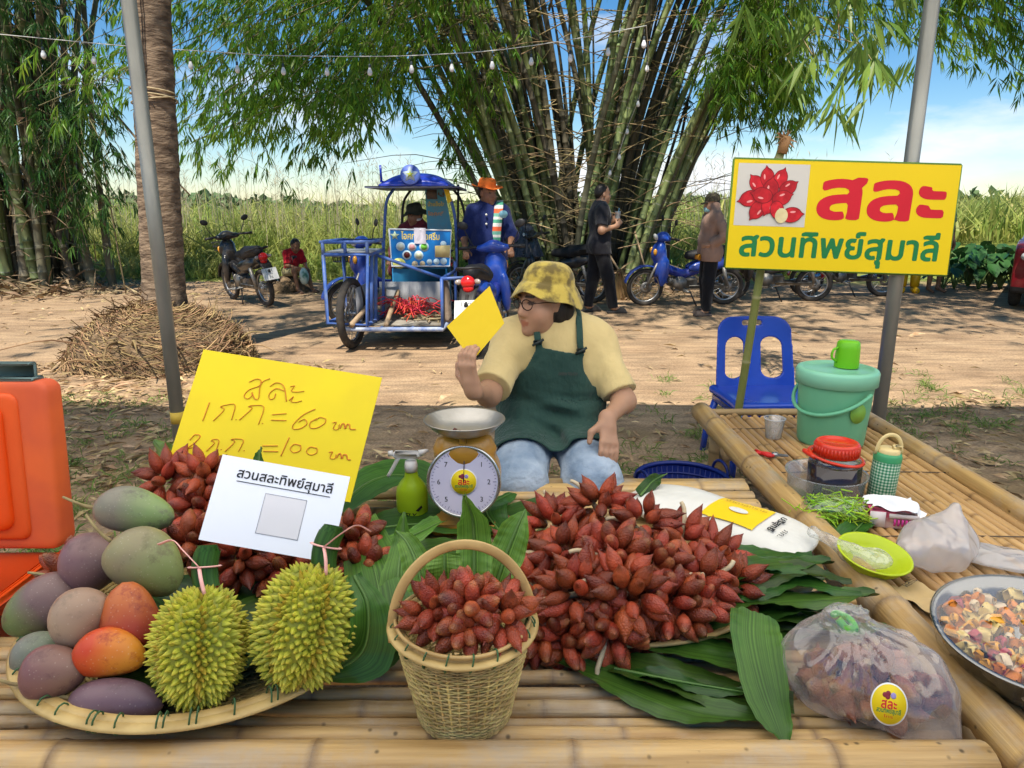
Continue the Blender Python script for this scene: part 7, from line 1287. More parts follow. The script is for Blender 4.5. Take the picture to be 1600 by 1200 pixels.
    for n in ('knL', 'knR'): y = .14 if n[-1] == 'L' else -.14; J[n] = (.36, y, .86); J['an'+n[-1]] = (.30, y, .45); J['to'+n[-1]] = (.44, y, .42)
    o, hc, Rh, hs = person('rider in a maroon shirt and dark sun hat sitting behind the ice cream panel', (x, 8.8, -.17), R(-100), J, SK2, cloth('shirt_maroon', (.16, .022, .03), (.11, .015, .022)), cloth('trouser_slate', (.03, .035, .06)), hair='short', sleeve=1.8, hem=.80, waist=.95, seed=7, shoe=(.04, .035, .03))
    hat(o, hc, Rh, hs, 'floppy', mat('hat_dark', (.045, .05, .035), (.025, .03, .02), rough=.85, scale=15), z0=.055, sc=1.08); b = MB(); q = np.linspace(0, 2*math.pi, 24, endpoint=False); nk = np.array(J['neck'])+[.01, 0, .015]; b.tube(np.c_[.078*np.cos(q), .078*np.sin(q), .008*np.cos(q)*-1]+nk, .016, 8, closed=True); b.obj('collar', cloth('collar_white', (.6, .58, .55)), o)
    # boy sitting on the bank
    k = 1.; J = dict(pel=(0, 0, .34), chest=(.09, 0, .55), neck=(.15, 0, .69), head=(.215, 0, .785), shL=(.13, .135, .655), shR=(.13, -.135, .655), elL=(.20, .17, .47), elR=(.20, -.17, .47), wrL=(.36, .09, .42), wrR=(.36, -.09, .42), dL=(.7, -.3, -.5), dR=(.7, .3, -.5), nL=(0, -1, 0), nR=(0, 1, 0), hipL=(.0, .075, .33), hipR=(0, -.075, .33), knL=(.30, .14, .36), knR=(.32, -.12, .37), anL=(.42, .14, .07), anR=(.40, -.12, .07), toL=(.54, .16, .025), toR=(.52, -.13, .025), hd=(0, 34), k=.8)
    x, y, _ = gp(456, 455, 0); o, hc, Rh, hs = person('barefoot boy in a red shirt sitting on the bank looking down', (x, y, .0), R(-42), J, SK2, cloth('shirt_red', (.48, .012, .022), (.30, .010, .018), scale=9), cloth('short_olive', (.30, .26, .12)), hair='short', hs=1.12, sleeve=.9, hem=.33, waist=.42, legs='short', seed=9, shoe=(.16, .09, .06), b=.98)
    b = MB(); b.box((.165, -.02, .56), (.06, .12, .14), rotm('Y', .2), bev=.02); b.obj('dark_print', cloth('shirt_dark_print', (.05, .05, .06)), o)
    c = Vector((x, y, 0))+Matrix.Rotation(R(-42), 3, 'Z')@Vector((.42, 0, .28)); q = thing('plastic_bag', 'pale green striped bag hanging from the hands of the boy', 'plastic bag', c); sdf_obj('bag', lambda p: ell_(p, (0, 0, 0), (.07, .11, .14))+.012*noise3(p, 22, 3), (-.15, -.18, -.2), (.15, .18, .2), .014, mat('bag_striped', (.60, .72, .64), (.12, .30, .20), rough=.5, scale=9, ramp=(.45, .6)), q)
    c = Vector((x, y, 0)); q = thing('earth_lump', 'lump of dry earth the boy is sitting on', 'earth mound', c); sdf_obj('lump', lambda p: ell_(p, (-.05, .0, .0), (.40, .34, .265))+.03*noise3(p, 8, 3), (-.6, -.5, -.1), (.5, .5, .4), .03, _mc['mound_earth'], q)
    # two helpers behind the signboard, only their legs show
    x, y, _ = gp(1456, 457, 0); J = stand(1.62, step=(0, .02), head=(0, 0)); person('barefoot person standing behind the yellow signboard, only bare legs showing', (x, y, 0), R(-80), J, SK2, cloth('shirt_teal', (.05, .12, .12)), cloth('short_dark', (.03, .04, .03)), legs='short', shoe=None, hem=.85, waist=1.0, h=.014)
    x, y, _ = gp(1425, 458, 0); J = stand(1.60, head=(0, 0)); o, *_r = person('person in yellow rubber boots standing behind the yellow signboard', (x, y+.15, 0), R(-110), J, SK2, cloth('shirt_grey', (.12, .12, .13)), cloth('trouser_brown', (.06, .045, .03)), shoe=None, hem=.85, waist=1.0, h=.014)
    for s in 'LR':
        a = np.array(J['an'+s]); t_ = np.array(J['to'+s]); b = MB(); b.tube([a+[0, 0, .30], a+[0, 0, .12], a+[0, 0, .02]], [.085, .075, .07], 16); b.tube([a+[0, 0, -.02], t_+[.02, 0, .01]], [.06, .05], 12); b.obj('rubber_boot', plain('boot_yellow', (.75, .42, .01), .35), o)
crowd()
# ================================================================ VEHICLES
M_TYRE = mat('tyre_rubber', (.028, .026, .024), (.06, .05, .04), rough=.9, scale=14, bump=.3, bscale=90); M_ALLOY = mat('rim_metal', (.42, .42, .42), rough=.35, metal=.9); M_ENG = mat('engine_metal', (.30, .29, .27), (.16, .15, .13), rough=.5, metal=.7, scale=14, bump=.2); M_PLAS = mat('black_plastic', (.015, .015, .016), (.03, .028, .026), rough=.5, scale=9); M_SEAT = mat('seat_vinyl', (.014, .014, .016), rough=.55, bump=.1, bscale=60); M_CHROME = mat('chrome', (.55, .55, .55), rough=.18, metal=1)
M_RLENS = mat('red_lens', (.62, .015, .015), rough=.15, coat=.5); M_CLENS = mat('clear_lens', (.62, .62, .60), rough=.12, coat=.5); M_OLENS = mat('amber_lens', (.7, .32, .03), rough=.15, coat=.5); M_PLATE = mat('plate_white', (.68, .68, .66), (.62, .62, .60), rough=.4, scale=9)
def paint(n, c, dirt=.5):
    return mat(n, c, tuple(x*.75+y*.25 for x, y in zip(c, (.22, .17, .12))), rough=.34, scale=7, coat=.45, ramp=(.45, .8), detail=9)
def wheel(parent, c, r, tw, n=28, rimm=None, disc=True, name='wheel', spokes=18):
    b = MB(); q = np.linspace(0, 2*math.pi, 40, endpoint=False); c = np.array(c, float)
    b.tube(np.c_[(r-tw*.5)*np.cos(q), 0*q, (r-tw*.5)*np.sin(q)]+c, tw*.52, 10, closed=True, up=(0, 1, 0)); w_ = b.obj(name, M_TYRE, parent)
    b = MB(); ri = r-tw*1.02; b.tube(np.c_[ri*np.cos(q), 0*q, ri*np.sin(q)]+c, tw*.22, 8, closed=True, up=(0, 1, 0))
    for i in range(spokes): a = 2*math.pi*i/spokes; s = 1 if i % 2 else -1; b.tube([c+[.02*math.cos(a+s), s*.025, .02*math.sin(a+s)], c+[ri*math.cos(a), 0, ri*math.sin(a)]], .0028 if spokes > 8 else .014, 4, cap=False)
    b.tube([c-[0, .05, 0], c+[0, .05, 0]], .028, 12); b.obj('rim', rimm or M_ALLOY, w_)
    if disc: b = MB(); b.lathe([(.04, -.002), (.085, -.002), (.085, .002), (.04, .002), (.04, -.002)], 24, c+[0, .04, 0], rotm('X', R(90))); b.obj('brake', M_ENG, w_)
    return w_
def motorbike(label, loc, yaw, P1, P2=None, plate=None, basket=False, mirrors=True, cargo=None, tail=True, scooter=False, lean=4, group='motorbikes parked along the road', muddy=False):
    o = thing('motorbike', label, 'motorbike', loc, group=group); o.rotation_mode = 'XYZ'; o.rotation_euler = (R(-lean), 0, yaw); P2 = P2 or P1; h = .013; r = .275
    wheel(o, (.62, 0, r), r, .062, name='front_wheel'); wheel(o, (-.60, 0, r), r, .072, name='rear_wheel')
    b = MB()
    for s in (-1, 1): b.tube([(.62, s*.062, r), (.55, s*.062, r+.2), (.44, s*.062, .72)], .020, 8)
    b.tube([(.47, 0, .66), (.40, 0, .98)], .028, 8); b.box((.445, 0, .70), (.05, .15, .04)); b.obj('front_fork', M_ENG, o)
    sdf_obj('front_fender', lambda p: np.maximum(np.maximum(np.abs(np.linalg.norm((p-[.62, 0, r])[:, [0, 2]], axis=1)-.315-.0*p[:, 0])-.008, np.abs(p[:, 1])-.058+.12*np.maximum(0, np.linalg.norm((p-[.62, 0, r])[:, [0, 2]], axis=1)-.315)), np.maximum(-(p[:, 2]-r-.06)*1-.0+.0*(p[:, 0]), p[:, 0]-.93)), (.25, -.1, .25), (1., .1, .65), h*.7, P1, o)
    sdf_obj('front_fairing', lambda p: blend(p, [('e', (.46, 0, .80), (.095, .125, .16), rotm('Y', -.30)), ('e', (.43, 0, .62), (.07, .13, .21), rotm('Y', -.28)), ('e', (.385, .11, .50), (.07, .055, .20), rotm('Y', -.15)), ('e', (.385, -.11, .50), (.07, .055, .20), rotm('Y', -.15))], .06), (.2, -.25, .25), (.75, .25, 1.02), h, P1, o)
    sdf_obj('handlebar_cowl', lambda p: blend(p, [('e', (.42, 0, 1.00), (.10, .10, .072), rotm('Y', .35)), ('e', (.37, .11, .99), (.05, .08, .04)), ('e', (.37, -.11, .99), (.05, .08, .04))], .05), (.2, -.3, .85), (.6, .3, 1.12), h, P1, o)
    b = MB(); b.ball((.515, 0, 1.0), (.03, .075, .05), 14, rotm('Y', .35)); b.obj('headlight', M_CLENS, o)
    for s in (-1, 1): b = MB(); b.ball((.535, s*.095, .80), (.03, .028, .05), 10); b.obj('indicator', M_OLENS, o)
    b = MB()
    b.tube([(.30, -.34, 1.0), (.35, -.2, 1.0), (.38, 0, 1.0), (.35, .2, 1.0), (.30, .34, 1.0)], .012, 8, seg=16)
    for s in (-1, 1): b.tube([(.31, s*.24, 1.0), (.295, s*.36, 1.0)], .019, 10); b.tube([(.38, s*.16, 1.015), (.37, s*.32, 1.01)], .006, 6)
    hb = b.obj('handlebar', M_PLAS, o)
    if mirrors:
        for s in (-1, 1): b = MB(); b.tube([(.35, s*.2, 1.0), (.36, s*.27, 1.12), (.34, s*.30, 1.20)], .006, 6, seg=8); b.ball((.335, s*.31, 1.235), (.014, .062, .042), 12, rotm('X', s*.35)); b.obj('mirror', M_PLAS, hb)
    sdf_obj('frame_cover', lambda p: blend(p, [('c', (.36, 0, .56), (.08, 0, .46), .07, .06), ('c', (.08, 0, .46), (-.12, 0, .52), .06, .07)], .05), (-.3, -.15, .3), (.5, .15, .75), h, P2, o)
    sdf_obj('side_panel', lambda p: np.maximum(blend(p, [('e', (-.28, .075, .60), (.30, .055, .085), rotm('Y', .14)), ('e', (-.28, -.075, .60), (.30, .055, .085), rotm('Y', .14)), ('c', (-.40, 0, .66), (-.72, 0, .72), .085, .05)], .05), p[:, 2]-.74-.16*(-p[:, 0]-.3)), (-.85, -.2, .42), (.1, .2, .86), h, P1, o)
    sdf_obj('seat', lambda p: blend(p, [('c', (.0, 0, .73), (-.25, 0, .74), .07, .105), ('c', (-.28, 0, .76), (-.62, 0, .81), .105, .08)], .06)+.0+np.maximum(0, .70-p[:, 2])*.6, (-.8, -.2, .6), (.15, .2, .95), h, M_SEAT, o)
    b = MB(); b.tube([(-.45, .12, .80), (-.74, .11, .86), (-.80, 0, .865), (-.74, -.11, .86), (-.45, -.12, .80)], .012, 8, seg=18); b.obj('grab_rail', M_PLAS, o)
    b = MB(); b.tube([(.12, -.09, .34), (.12, .09, .34)], .10, 14); b.tube([(.16, 0, .34), (.30, 0, .37)], .055, 12); b.box((-.03, 0, .34), (.24, .16, .15), bev=.03)
    for i in range(5): b.tube([(.2+i*.022, 0, .347+i*.005), (.206+i*.022, 0, .347+i*.005)], .072, 14)
    b.box((-.28, .09, .29), (.55, .03, .05), bev=.01); b.box((-.28, -.09, .29), (.5, .03, .05), bev=.01)
    for s in (-1, 1): b.tube([(-.58, s*.10, .30), (-.50, s*.11, .58)], .028, 10)
    b.box((.05, 0, .24), (.06, .44, .02)); b.tube([(.06, -.28, .25), (.06, .28, .25)], .014, 8); b.obj('engine', M_ENG, o)
    b = MB(); b.tube([(.22, -.06, .28), (.12, -.13, .2), (-.15, -.15, .22), (-.30, -.155, .27)], .018, 8, seg=14); b.tube([(-.30, -.155, .27), (-.72, -.165, .37)], [.04, .046], 14); b.obj('exhaust', M_CHROME, o)
    b = MB(); b.tube([(-.02, .1, .24), (-.12, .17, .02)], .011, 6); b.obj('side_stand', M_PLAS, o)
    b = MB(); b.sheet(lambda u, v: np.array([-.62-.30*np.sin(.25+u*1.25), (v-.5)*.17*(1-.2*u), .30+.34*np.cos(.25+u*1.25)+.06]), 12, 6); f_ = b.obj('rear_fender', M_PLAS, o); md = f_.modifiers.new('t', 'SOLIDIFY'); md.thickness = .008
    b = MB(); b.ball((-.775, 0, .735), (.045, .07, .062), 14); b.ball((-.77, 0, .68), (.038, .055, .05), 12); b.obj('tail_light', M_RLENS, o)
    for s in (-1, 1): b = MB(); b.ball((-.765, s*.088, .738), (.022, .04, .026), 12, rotm('Z', s*.5)); b.obj('rear_indicator', mat('smoked_lens', (.35, .30, .26), rough=.15, coat=.5), o)
    if plate:
        Mx = basis((-.90, 0, .50), (0, -1, 0), (.35, 0, 1)); b = MB(); b.poly([(-.11, -.085), (.11, -.085), (.11, .085), (-.11, .085)], .004, Mx); p_ = b.obj('number_plate', M_PLATE, o, smooth=False)
        for t_, y, sz in zip(plate, (.048, .0, -.045), (.062, .03, .062)): text(t_, sz, M_BLACK, Mx@Matrix.Translation((0, y, .005)), parent=p_, bold=.0, name='plate_lettering')
        b = MB(); b.tube([(-.82, 0, .62), (-.895, 0, .52)], .02, 6); b.obj('plate_bracket', M_PLAS, o)
    if basket:
        b = MB(); q = np.linspace(0, 2*math.pi, 24, endpoint=False)
        for z, k in ((.78, .8), (.84, .9), (.90, 1.0)): b.tube(np.c_[.68+.10*k*np.cos(q), .14*k*np.sin(q), z+0*q], .006, 5, closed=True)
        for i in range(16): a = i*math.pi/8; b.tube([(.68+.08*math.cos(a), .112*math.sin(a), .78), (.68+.10*math.cos(a), .14*math.sin(a), .90)], .003, 4)
        b.lathe([(.001, .78), (.09, .78)], 20, (.68, 0, 0), sc=(1, 1.25, 1)); b.obj('front_basket', M_PLAS, o)
    return o
def bikes():
    def place(rear, front, zz=0): a, c = gp(*rear), gp(*front); d = c-a; m = (a+c)/2; return (m.x, m.y, 0), math.atan2(d.y, d.x)
    blk = paint('paint_black', (.012, .013, .016)); blu = paint('paint_blue', (.012, .055, .34)); blu2 = paint('paint_blue_dark', (.010, .028, .24)); red = paint('paint_red', (.35, .008, .02))
    a = gp(443, 479); motorbike('black underbone motorbike with a white number plate parked at the field edge', (a.x-.64, a.y+.45, 0), math.atan2(.86, -.80), blk, plate=('1กX', 'ราชบุรี', '76'), basket=True, lean=7)
    x = dp(738, 432, 6.9).x; motorbike('blue motorbike seen from behind with a red tail light and number plate', (x+.16, 7.35, 0), R(79), blu, blu2, plate=('1กด', 'ราชบุรี', '18'), lean=3)
    x, y, _ = gp(1072, 478); motorbike('bright blue motorbike parked side-on behind the woman in the cap', (x, y+.1, 0), R(186), blu, blu2, lean=5)
    x, y, _ = gp(1205, 470); motorbike('black motorbike half hidden behind the lower edge of the signboard', (x, y, 0), R(172), blk, lean=5, mirrors=False)
    x, y, _ = gp(1322, 464); motorbike('red motorbike with a chrome engine behind the yellow signboard', (x, y+.1, 0), R(176), red, lean=5, mirrors=False)
    x, y, _ = gp(868, 476); motorbike('black motorbike draped with a dark rain cape beside the bamboo', (x+.05, y+.5, 0), R(150), blk, lean=5)
    c = Vector((x-.42, y+.75, 1.0)); q = thing('rain_cape', 'dark grey rain cape hung over the handlebar of a black motorbike', 'rain cape', c); sdf_obj('cape', lambda p: np.maximum(np.abs(cap_(p, (0, 0, .06), (0, 0, -.38), .10, .26)+.03*np.sin(np.arctan2(p[:, 1], p[:, 0])*9)*np.clip(.2-p[:, 2], 0, .5)*1.6)-.012, -p[:, 2]-.34), (-.4, -.4, -.45), (.4, .4, .25), .016, mat('cape_grey', (.05, .055, .07), (.03, .033, .045), rough=.35, scale=5), q)
    x = dp(598, 380, 8.9).x; motorbike('blue motorbike with a front basket coupled beside the ice cream cart', (x+.12, 8.95, 0), R(212), blu, blu2, basket=True, lean=0)
bikes()
def trike():
    BP = mat('frame_blue', (.05, .115, .36), (.15, .20, .34), rough=.45, scale=9, ramp=(.45, .72)); BW = mat('frame_worn', (.42, .46, .52), (.10, .16, .36), rough=.5, scale=11); SB = paint('roof_blue', (.012, .045, .46))
    W = np.array([-1.2, 7.3, 0]); o = thing('ice_cream_cart', 'blue pipe-frame ice cream sidecar with a roof, menu panels and one big wheel', 'food cart', tuple(W))
    d = lambda px, py, Y: np.array(dp(px, py, Y))-W
    def tub(name, segs, r, m=BP, par=o): b = MB(); [b.tube(s, r, 8) for s in segs]; return b.obj(name, m, par)
    Yf = 7.02; Yb = 8.0
    # wheel guard box with rack on top
    A = [d(505, 398, Yf), d(574, 398, Yf), d(574, 508, Yf), d(512, 505, Yf)]; B = [a+[.05, .62, 0] for a in A]
    tub('wheel_guard', [[A[0], A[1], A[2], A[3], A[0]], [B[0], B[1], B[2], B[3], B[0]], [A[0], B[0]], [A[1], B[1]], [A[2], B[2]], [A[3], B[3]], [(A[1]+B[1])/2, (A[2]+B[2])/2], [A[1]*.75+B[1]*.25, A[2]*.75+B[2]*.25]], .019)
    b = MB(); b.box((A[0]+A[1]+B[0]+B[1])/4+[0, 0, .022], (.44, .60, .012)); b.obj('rack_board', mat('cart_tin', (.40, .42, .43), (.30, .30, .30), rough=.4, metal=.4, scale=6), o)
    z = .12; T_ = [a+[0, 0, z] for a in (A[0], A[1], B[1], B[0])]; tub('rack_rail', [[T_[0]+[-.02, 0, 0], T_[1]+[.02, 0, 0], T_[2], T_[3], T_[0]+[-.02, 0, 0]], [A[0], T_[0]], [A[1], T_[1]], [B[1], T_[2]], [B[0], T_[3]], [(A[0]+A[1])/2, (T_[0]+T_[1])/2]], .017)
    wc = (A[0]+A[1]+B[0]+B[1])/4; w_ = wheel(o, (0, 0, 0), .36, .075, name='cart_wheel', spokes=28); w_.location = (wc[0]-.03, wc[1]-.14, .36); w_.rotation_euler = (0, 0, R(82))
    # flat bed
    F0 = d(543, 516, Yf); F1 = d(692, 522, Yf); zf = .225; F0[2] = F1[2] = zf; G0 = F0+[.10, .95, .0]; G1 = F1+[.06, .95, 0]
    tub('front_bar', [[F0+[-.06, 0, .01], F0, F1, F1+[.04, .05, .05]]], .024, BW); tub('bed_frame', [[F0, G0, G1, F1], [(F0*2+F1)/3, (G0*2+G1)/3], [(F0+F1*2)/3, (G0+G1*2)/3], [F0*.5+G0*.5, F1*.5+G1*.5]], .018)
    b = MB(); b.box((F0+F1+G0+G1)/4+[0, .05, .022], (.86, .86, .012)); b.obj('bed_board', mat('bed_tin', (.28, .26, .22), (.18, .15, .11), rough=.6, scale=7), o)
    b = MB(); b.box((G0+G1)/2+[.0, -.02, .20], (.78, .012, .36)); b.box(G0*.9+F0*.1+[-.02, -.35, .22], (.012, .7, .34)); b.obj('tin_wall', mat('tin_grey', (.36, .37, .38), (.28, .28, .28), rough=.5, scale=4), o)
    tub('side_frame', [[F1, F1+[0, 0, .50]], [G1, G1+[0, 0, .60]], [F1+[0, 0, .50], G1+[0, 0, .50]], [F1+[0, .45, 0], F1+[0, .45, .5]], [A[1]+[0, .3, -.01], F1+[0, .3, .47]], [F1+[0, 0, .50], F1+[.28, .15, .50]]], .017)
    # sign panel of flavours
    P = [d(608, 358, Yb), d(705, 360, Yb), d(703, 416, Yb), d(612, 416, Yb)]; pn, n = quadboard('menu_panel', P, .012, mat('menu_blue', (.012, .19, .52), (.010, .15, .44), rough=.3, scale=2), o)
    TL, TR, BR, BL = P; X = nrm(TR-TL); Yv = nrm(TL-BL); lp = lambda u, v: (TL*(1-u)+TR*u)*(1-v)+(BL*(1-u)+BR*u)*v; ww = np.linalg.norm(TR-TL)
    pl = lambda u, v, z=.002: basis(lp(u, v)-n*z, X, Yv)
    text('ไอศกรีมโอศรีม', .1, plain('menu_yellow', (.80, .62, .12), .4), pl(.5, .16), parent=pn, bold=.002, width=ww*.62)
    def discs(name, lst, m, dz, sx=1.): 
        for u, v, r in lst: b = MB(); q = np.linspace(0, 2*math.pi, 24, endpoint=False); b.poly(np.c_[r*ww*sx*np.cos(q), r*ww*np.sin(q)], .0015, pl(u, v, dz)); b.obj(name, m, pn)
    cups = ((.17, .46, .072), (.36, .47, .072), (.56, .46, .078), (.27, .69, .075), (.47, .70, .075)); discs('bowl_print', cups, plain('menu_pale', (.55, .72, .78), .4), .0005)
    for (u, v, r), c in zip(cups, ((.62, .66, .55), (.75, .36, .36), (.18, .52, .06), (.12, .02, .015), (.60, .62, .42))): discs('scoop_print', [(u, v, r*.68)], plain('scoop_%d' % int(c[0]*100), c, .4), .003)
    b = MB(); b.poly([(-.085, -.075), (.085, -.075), (.085, .06), (-.085, .05)], .002, pl(.87, .56, .0008)); b.obj('cake_print', plain('menu_cream', (.78, .6, .25), .4), pn); discs('cup_print', [(.65, .88, .045), (.77, .87, .05), (.89, .86, .055), (.88, .38, .05)], plain('menu_ice', (.60, .78, .84), .4), .001); discs('banner_print', [(.13, .92, .085)], plain('menu_lime', (.66, .66, .18), .4), .001, 1.25); discs('dish_print', [(.40, .94, .05), (.53, .93, .045)], plain('menu_tan', (.62, .5, .3), .4), .001)
    b = MB(); star = [(((.05 if i % 2 else .11)*ww*math.sin(i*math.pi/5), (.05 if i % 2 else .11)*ww*math.cos(i*math.pi/5))) for i in range(10)]; b.poly([(x*.7, y*.7) for x, y in star], .002, pl(.085, .17, .001)); b.obj('star_print', plain('star_pale', (.62, .74, .45), .4), pn)
    tub('panel_frame', [[TL, TR, BR, BL, TL]], .010, plain('frame_pale', (.55, .58, .60), .5)); b = MB(); b.sheet(lambda u, v: (lp(.40, 0)[:, None]+X[:, None]*(.13*u)+np.array([0, 0, -1.])[:, None]*(.17*v-.02)-n[:, None]*(.012+.006*np.sin(u*9))), 8, 8); b.obj('rag', cloth('rag_pale', (.6, .56, .62)), o)
    b = MB(); b.box((BL+BR)/2+[-.02, .28, -.36], (.62, .50, .70), bev=.02); b.obj('ice_box', mat('box_cyan', (.05, .32, .55), (.03, .22, .45), rough=.4, scale=4), o)
    # posts and roof
    Yr = 8.15; L0 = [d(598, 420, Yr), d(601, 355, Yr), d(604, 315, Yr), d(616, 294, Yr)]; R0 = [d(714, 420, Yr), d(712, 350, Yr), d(704, 312, Yr), d(690, 292, Yr)]
    tub('front_post', [spline(L0, 12)], .017); tub('front_post', [spline(R0, 12)], .017, BP); dy = np.array([.05, .95, 0]); tub('rear_post', [spline([p+dy for p in L0], 12)], .016, M_PLAS); tub('rear_post', [spline([p+dy for p in R0], 12)], .016, M_PLAS); tub('mast', [[d(715, 440, Yr), d(716, 288, Yr)]], .013, M_PLAS)
    a, c = d(598, 291, 7.95), d(698, 291, 7.95); zt = a[2]
    def rf(p):
        x = (p[:, 0]-(a[0]+c[0])/2)/((c[0]-a[0])/2+.03); y = (p[:, 1]-(a[1]+.55))/.66; hgt = zt+.02+.13*np.clip(1-np.abs(x)**3, 0, 1)*np.clip(1-np.abs(y)**4, 0, 1)**.5; return np.maximum(np.maximum(np.abs(x)-1, np.abs(y)-1)*.3, np.maximum(p[:, 2]-hgt, zt-.012-p[:, 2]))*.8
    sdf_obj('roof', rf, (a[0]-.15, a[1]-.3, zt-.06), (c[0]+.15, a[1]+1.4, zt+.25), .018, SB, o)
    b = MB(); b.box((a+c)/2+[-.01, .5, -.012], (1.0, 1.35, .02), bev=.006); b.obj('roof_brim', mat('brim_grey', (.10, .13, .26), (.18, .18, .22), rough=.4, scale=6), o)
    m0 = d(641, 273, 7.80); b = MB(); b.lathe([(.001, -.012), (.10, -.012), (.105, -.004), (.105, .004), (.10, .012), (.001, .012)], 32, m0, rotm('X', R(80))); e = b.obj('emblem', plain('emblem_blue', (.10, .16, .50), .35), o); Mx = Matrix.Translation(m0)@Matrix(rotm('X', R(80)).tolist()).to_4x4()
    q = np.linspace(0, 2*math.pi, 30, endpoint=False); b = MB(); b.poly([((.045 if i % 2 else .085)*math.sin(i*math.pi/5), (.045 if i % 2 else .085)*math.cos(i*math.pi/5)) for i in range(10)], .003, Mx@Matrix.Translation((0, 0, .012))); b.obj('star', plain('emblem_star', (.50, .60, .70), .35), e); b = MB(); b.poly([((.018 if i % 2 else .042)*math.sin(i*math.pi/5), (.018 if i % 2 else .042)*math.cos(i*math.pi/5)) for i in range(10)], .003, Mx@Matrix.Translation((0, 0, .0155))); b.obj('inner_star', plain('emblem_lime', (.55, .62, .10), .35), e)
    b = MB(); b.tube([d(596, 283, 7.9), d(594, 258, 7.9)], .013, 6); b.tube([d(594, 283, 7.9), d(606, 286, 7.9)], .013, 6); b.obj('roof_peg', SB, o)
    # hanging menu board at the side and a yellow flag
    P = [d(664, 296, 8.5), d(694, 296, 8.45), d(706, 358, 8.4), d(668, 358, 8.5)]; bd, n2 = quadboard('side_menu', P, .01, mat('menu_teal', (.06, .30, .42), (.12, .26, .32), rough=.4, scale=12), o); lq = lambda u, v: (P[0]*(1-u)+P[1]*u)*(1-v)+(P[3]*(1-u)+P[2]*u)*v
    for v, t_, c_, wq in ((.13, 'เมนู', (.12, .09, .07), .9), (.36, 'น้ำแข็งใส', (.7, .5, .06), .8), (.60, 'ไอศกรีม', (.65, .3, .1), .85)): text(t_, .06, plain('side_print_%d' % int(v*100), c_, .5), basis(lq(.5, v)-n2*.002, P[1]-P[0], P[0]-P[3]), parent=bd, bold=.001, width=np.linalg.norm(lq(1, v)-lq(0, v))*wq)
    b = MB(); b.box(lq(.5, .12)+n2*-.001, (.19, .004, .11)); b.obj('photo_print', mat('menu_brown', (.18, .12, .08), (.10, .09, .09), rough=.5, scale=30), bd)
    b = MB(); f = [d(693, 295, 8.05), d(702, 297, 8.05), d(706, 314, 8.05), d(700, 318, 8.05)]; b.add(f, [[3, 2, 1, 0]]); b.obj('flag', plain('flag_yellow', (.78, .52, .02), .6), o, smooth=False)
    # load on the bed
    zb = zf+.03; q = thing('bamboo_pole', 'two rough wooden poles lying on the bed of the blue cart', 'wooden pole', tuple(d(600, 470, 7.4)+W)); 
    q['label'] = 'rough wooden pole slanting over the bed of the blue cart, longer one'; M_WP = mat('rough_pole', (.40, .29, .18), (.28, .19, .11), rough=.8, scale=9, bump=.3); b = MB(); a0 = np.array(dp(549, 508, 6.98)); a1 = np.array(dp(600, 452, 7.95)); b.tube(np.array([a0, (a0+a1)/2+[0, 0, .01], a1])-np.array(q.location), [.030, .026, .024], 9, seg=8); b.obj('pole', M_WP, q)
    q = thing('wooden_pole', 'shorter rough wooden pole standing on the cart bed beside the red straw rope', 'wooden pole', tuple(dp(612, 490, 7.3))); b = MB(); a0 = np.array(dp(603, 508, 7.02)); a1 = np.array(dp(622, 455, 7.9)); b.tube(np.array([a0, (a0+a1)/2, a1])-np.array(q.location), [.024, .027, .024], 9, seg=8); b.obj('pole', M_WP, q)
    rs = np.random.RandomState(4); c0 = d(638, 480, 7.55)+W; c0[2] = zb+.10; b = MB()
    for i in range(120): p = rs.normal(size=3)*[.09, .09, .05]; p[2] = max(p[2], -.09); e_ = rs.normal(size=3)*[.12, .12, .05]; b.tube([p, p+e_*.5+[0, 0, .05], p+e_], .0055, 4, cap=False, seg=7)
    tag(b.obj('rope_heap', mat('red_rope', (.62, .05, .04), (.5, .03, .03), rough=.7, isl=.3), loc=c0), 'tangle of red plastic rope heaped on the cart bed', 'rope')
    b = MB(); c1 = d(672, 500, 7.5)+W; c1[2] = zb+.03
    for i in range(26): p = rs.normal(size=3)*[.14, .16, .012]; e_ = nrm(rs.normal(size=3)*[1, 1, .15])*rs.uniform(.08, .2); b.tube([p-e_, p+e_], rs.uniform(.006, .014), 5)
    tag(b.obj('kindling_heap', mat('kindling', (.30, .23, .14), (.16, .12, .07), rough=.8, scale=8, isl=.4), loc=c1), 'loose sticks and scraps lying on the cart bed', 'sticks')
    q = thing('sacking', 'frayed grey-brown sacking hung on the side frame of the cart', 'sack', tuple(d(694, 440, 7.1)+W)); sdf_obj('cloth', lambda p: cap_(p, (0, 0, 0), (.02, 0, -.36), .035, .055)+.018*noise3(p*[1, 1, .3], 45, 3), (-.15, -.15, -.5), (.15, .15, .1), .01, cloth('sack_brown', (.26, .20, .15), (.15, .11, .08)), q)
    # rider's saddle and floor behind the panel
    b = MB(); b.box((-.05+.0, 1.6, .60), (.34, .44, .09), bev=.03); b.tube([(-.05, 1.6, .55), (-.05, 1.6, .1)], .035, 8); b.box((.0, 1.25, .22), (.6, .5, .02)); b.tube([(-.3, .95, .22), (-.3, 1.8, .22)], .018, 6); b.tube([(.3, .95, .22), (.3, 1.8, .22)], .018, 6); b.obj('rider_saddle', M_SEAT, o)
    wheel(o, (0, 0, 0), .30, .06, name='cart_wheel').location = (.32, 1.45, .30)
trike()
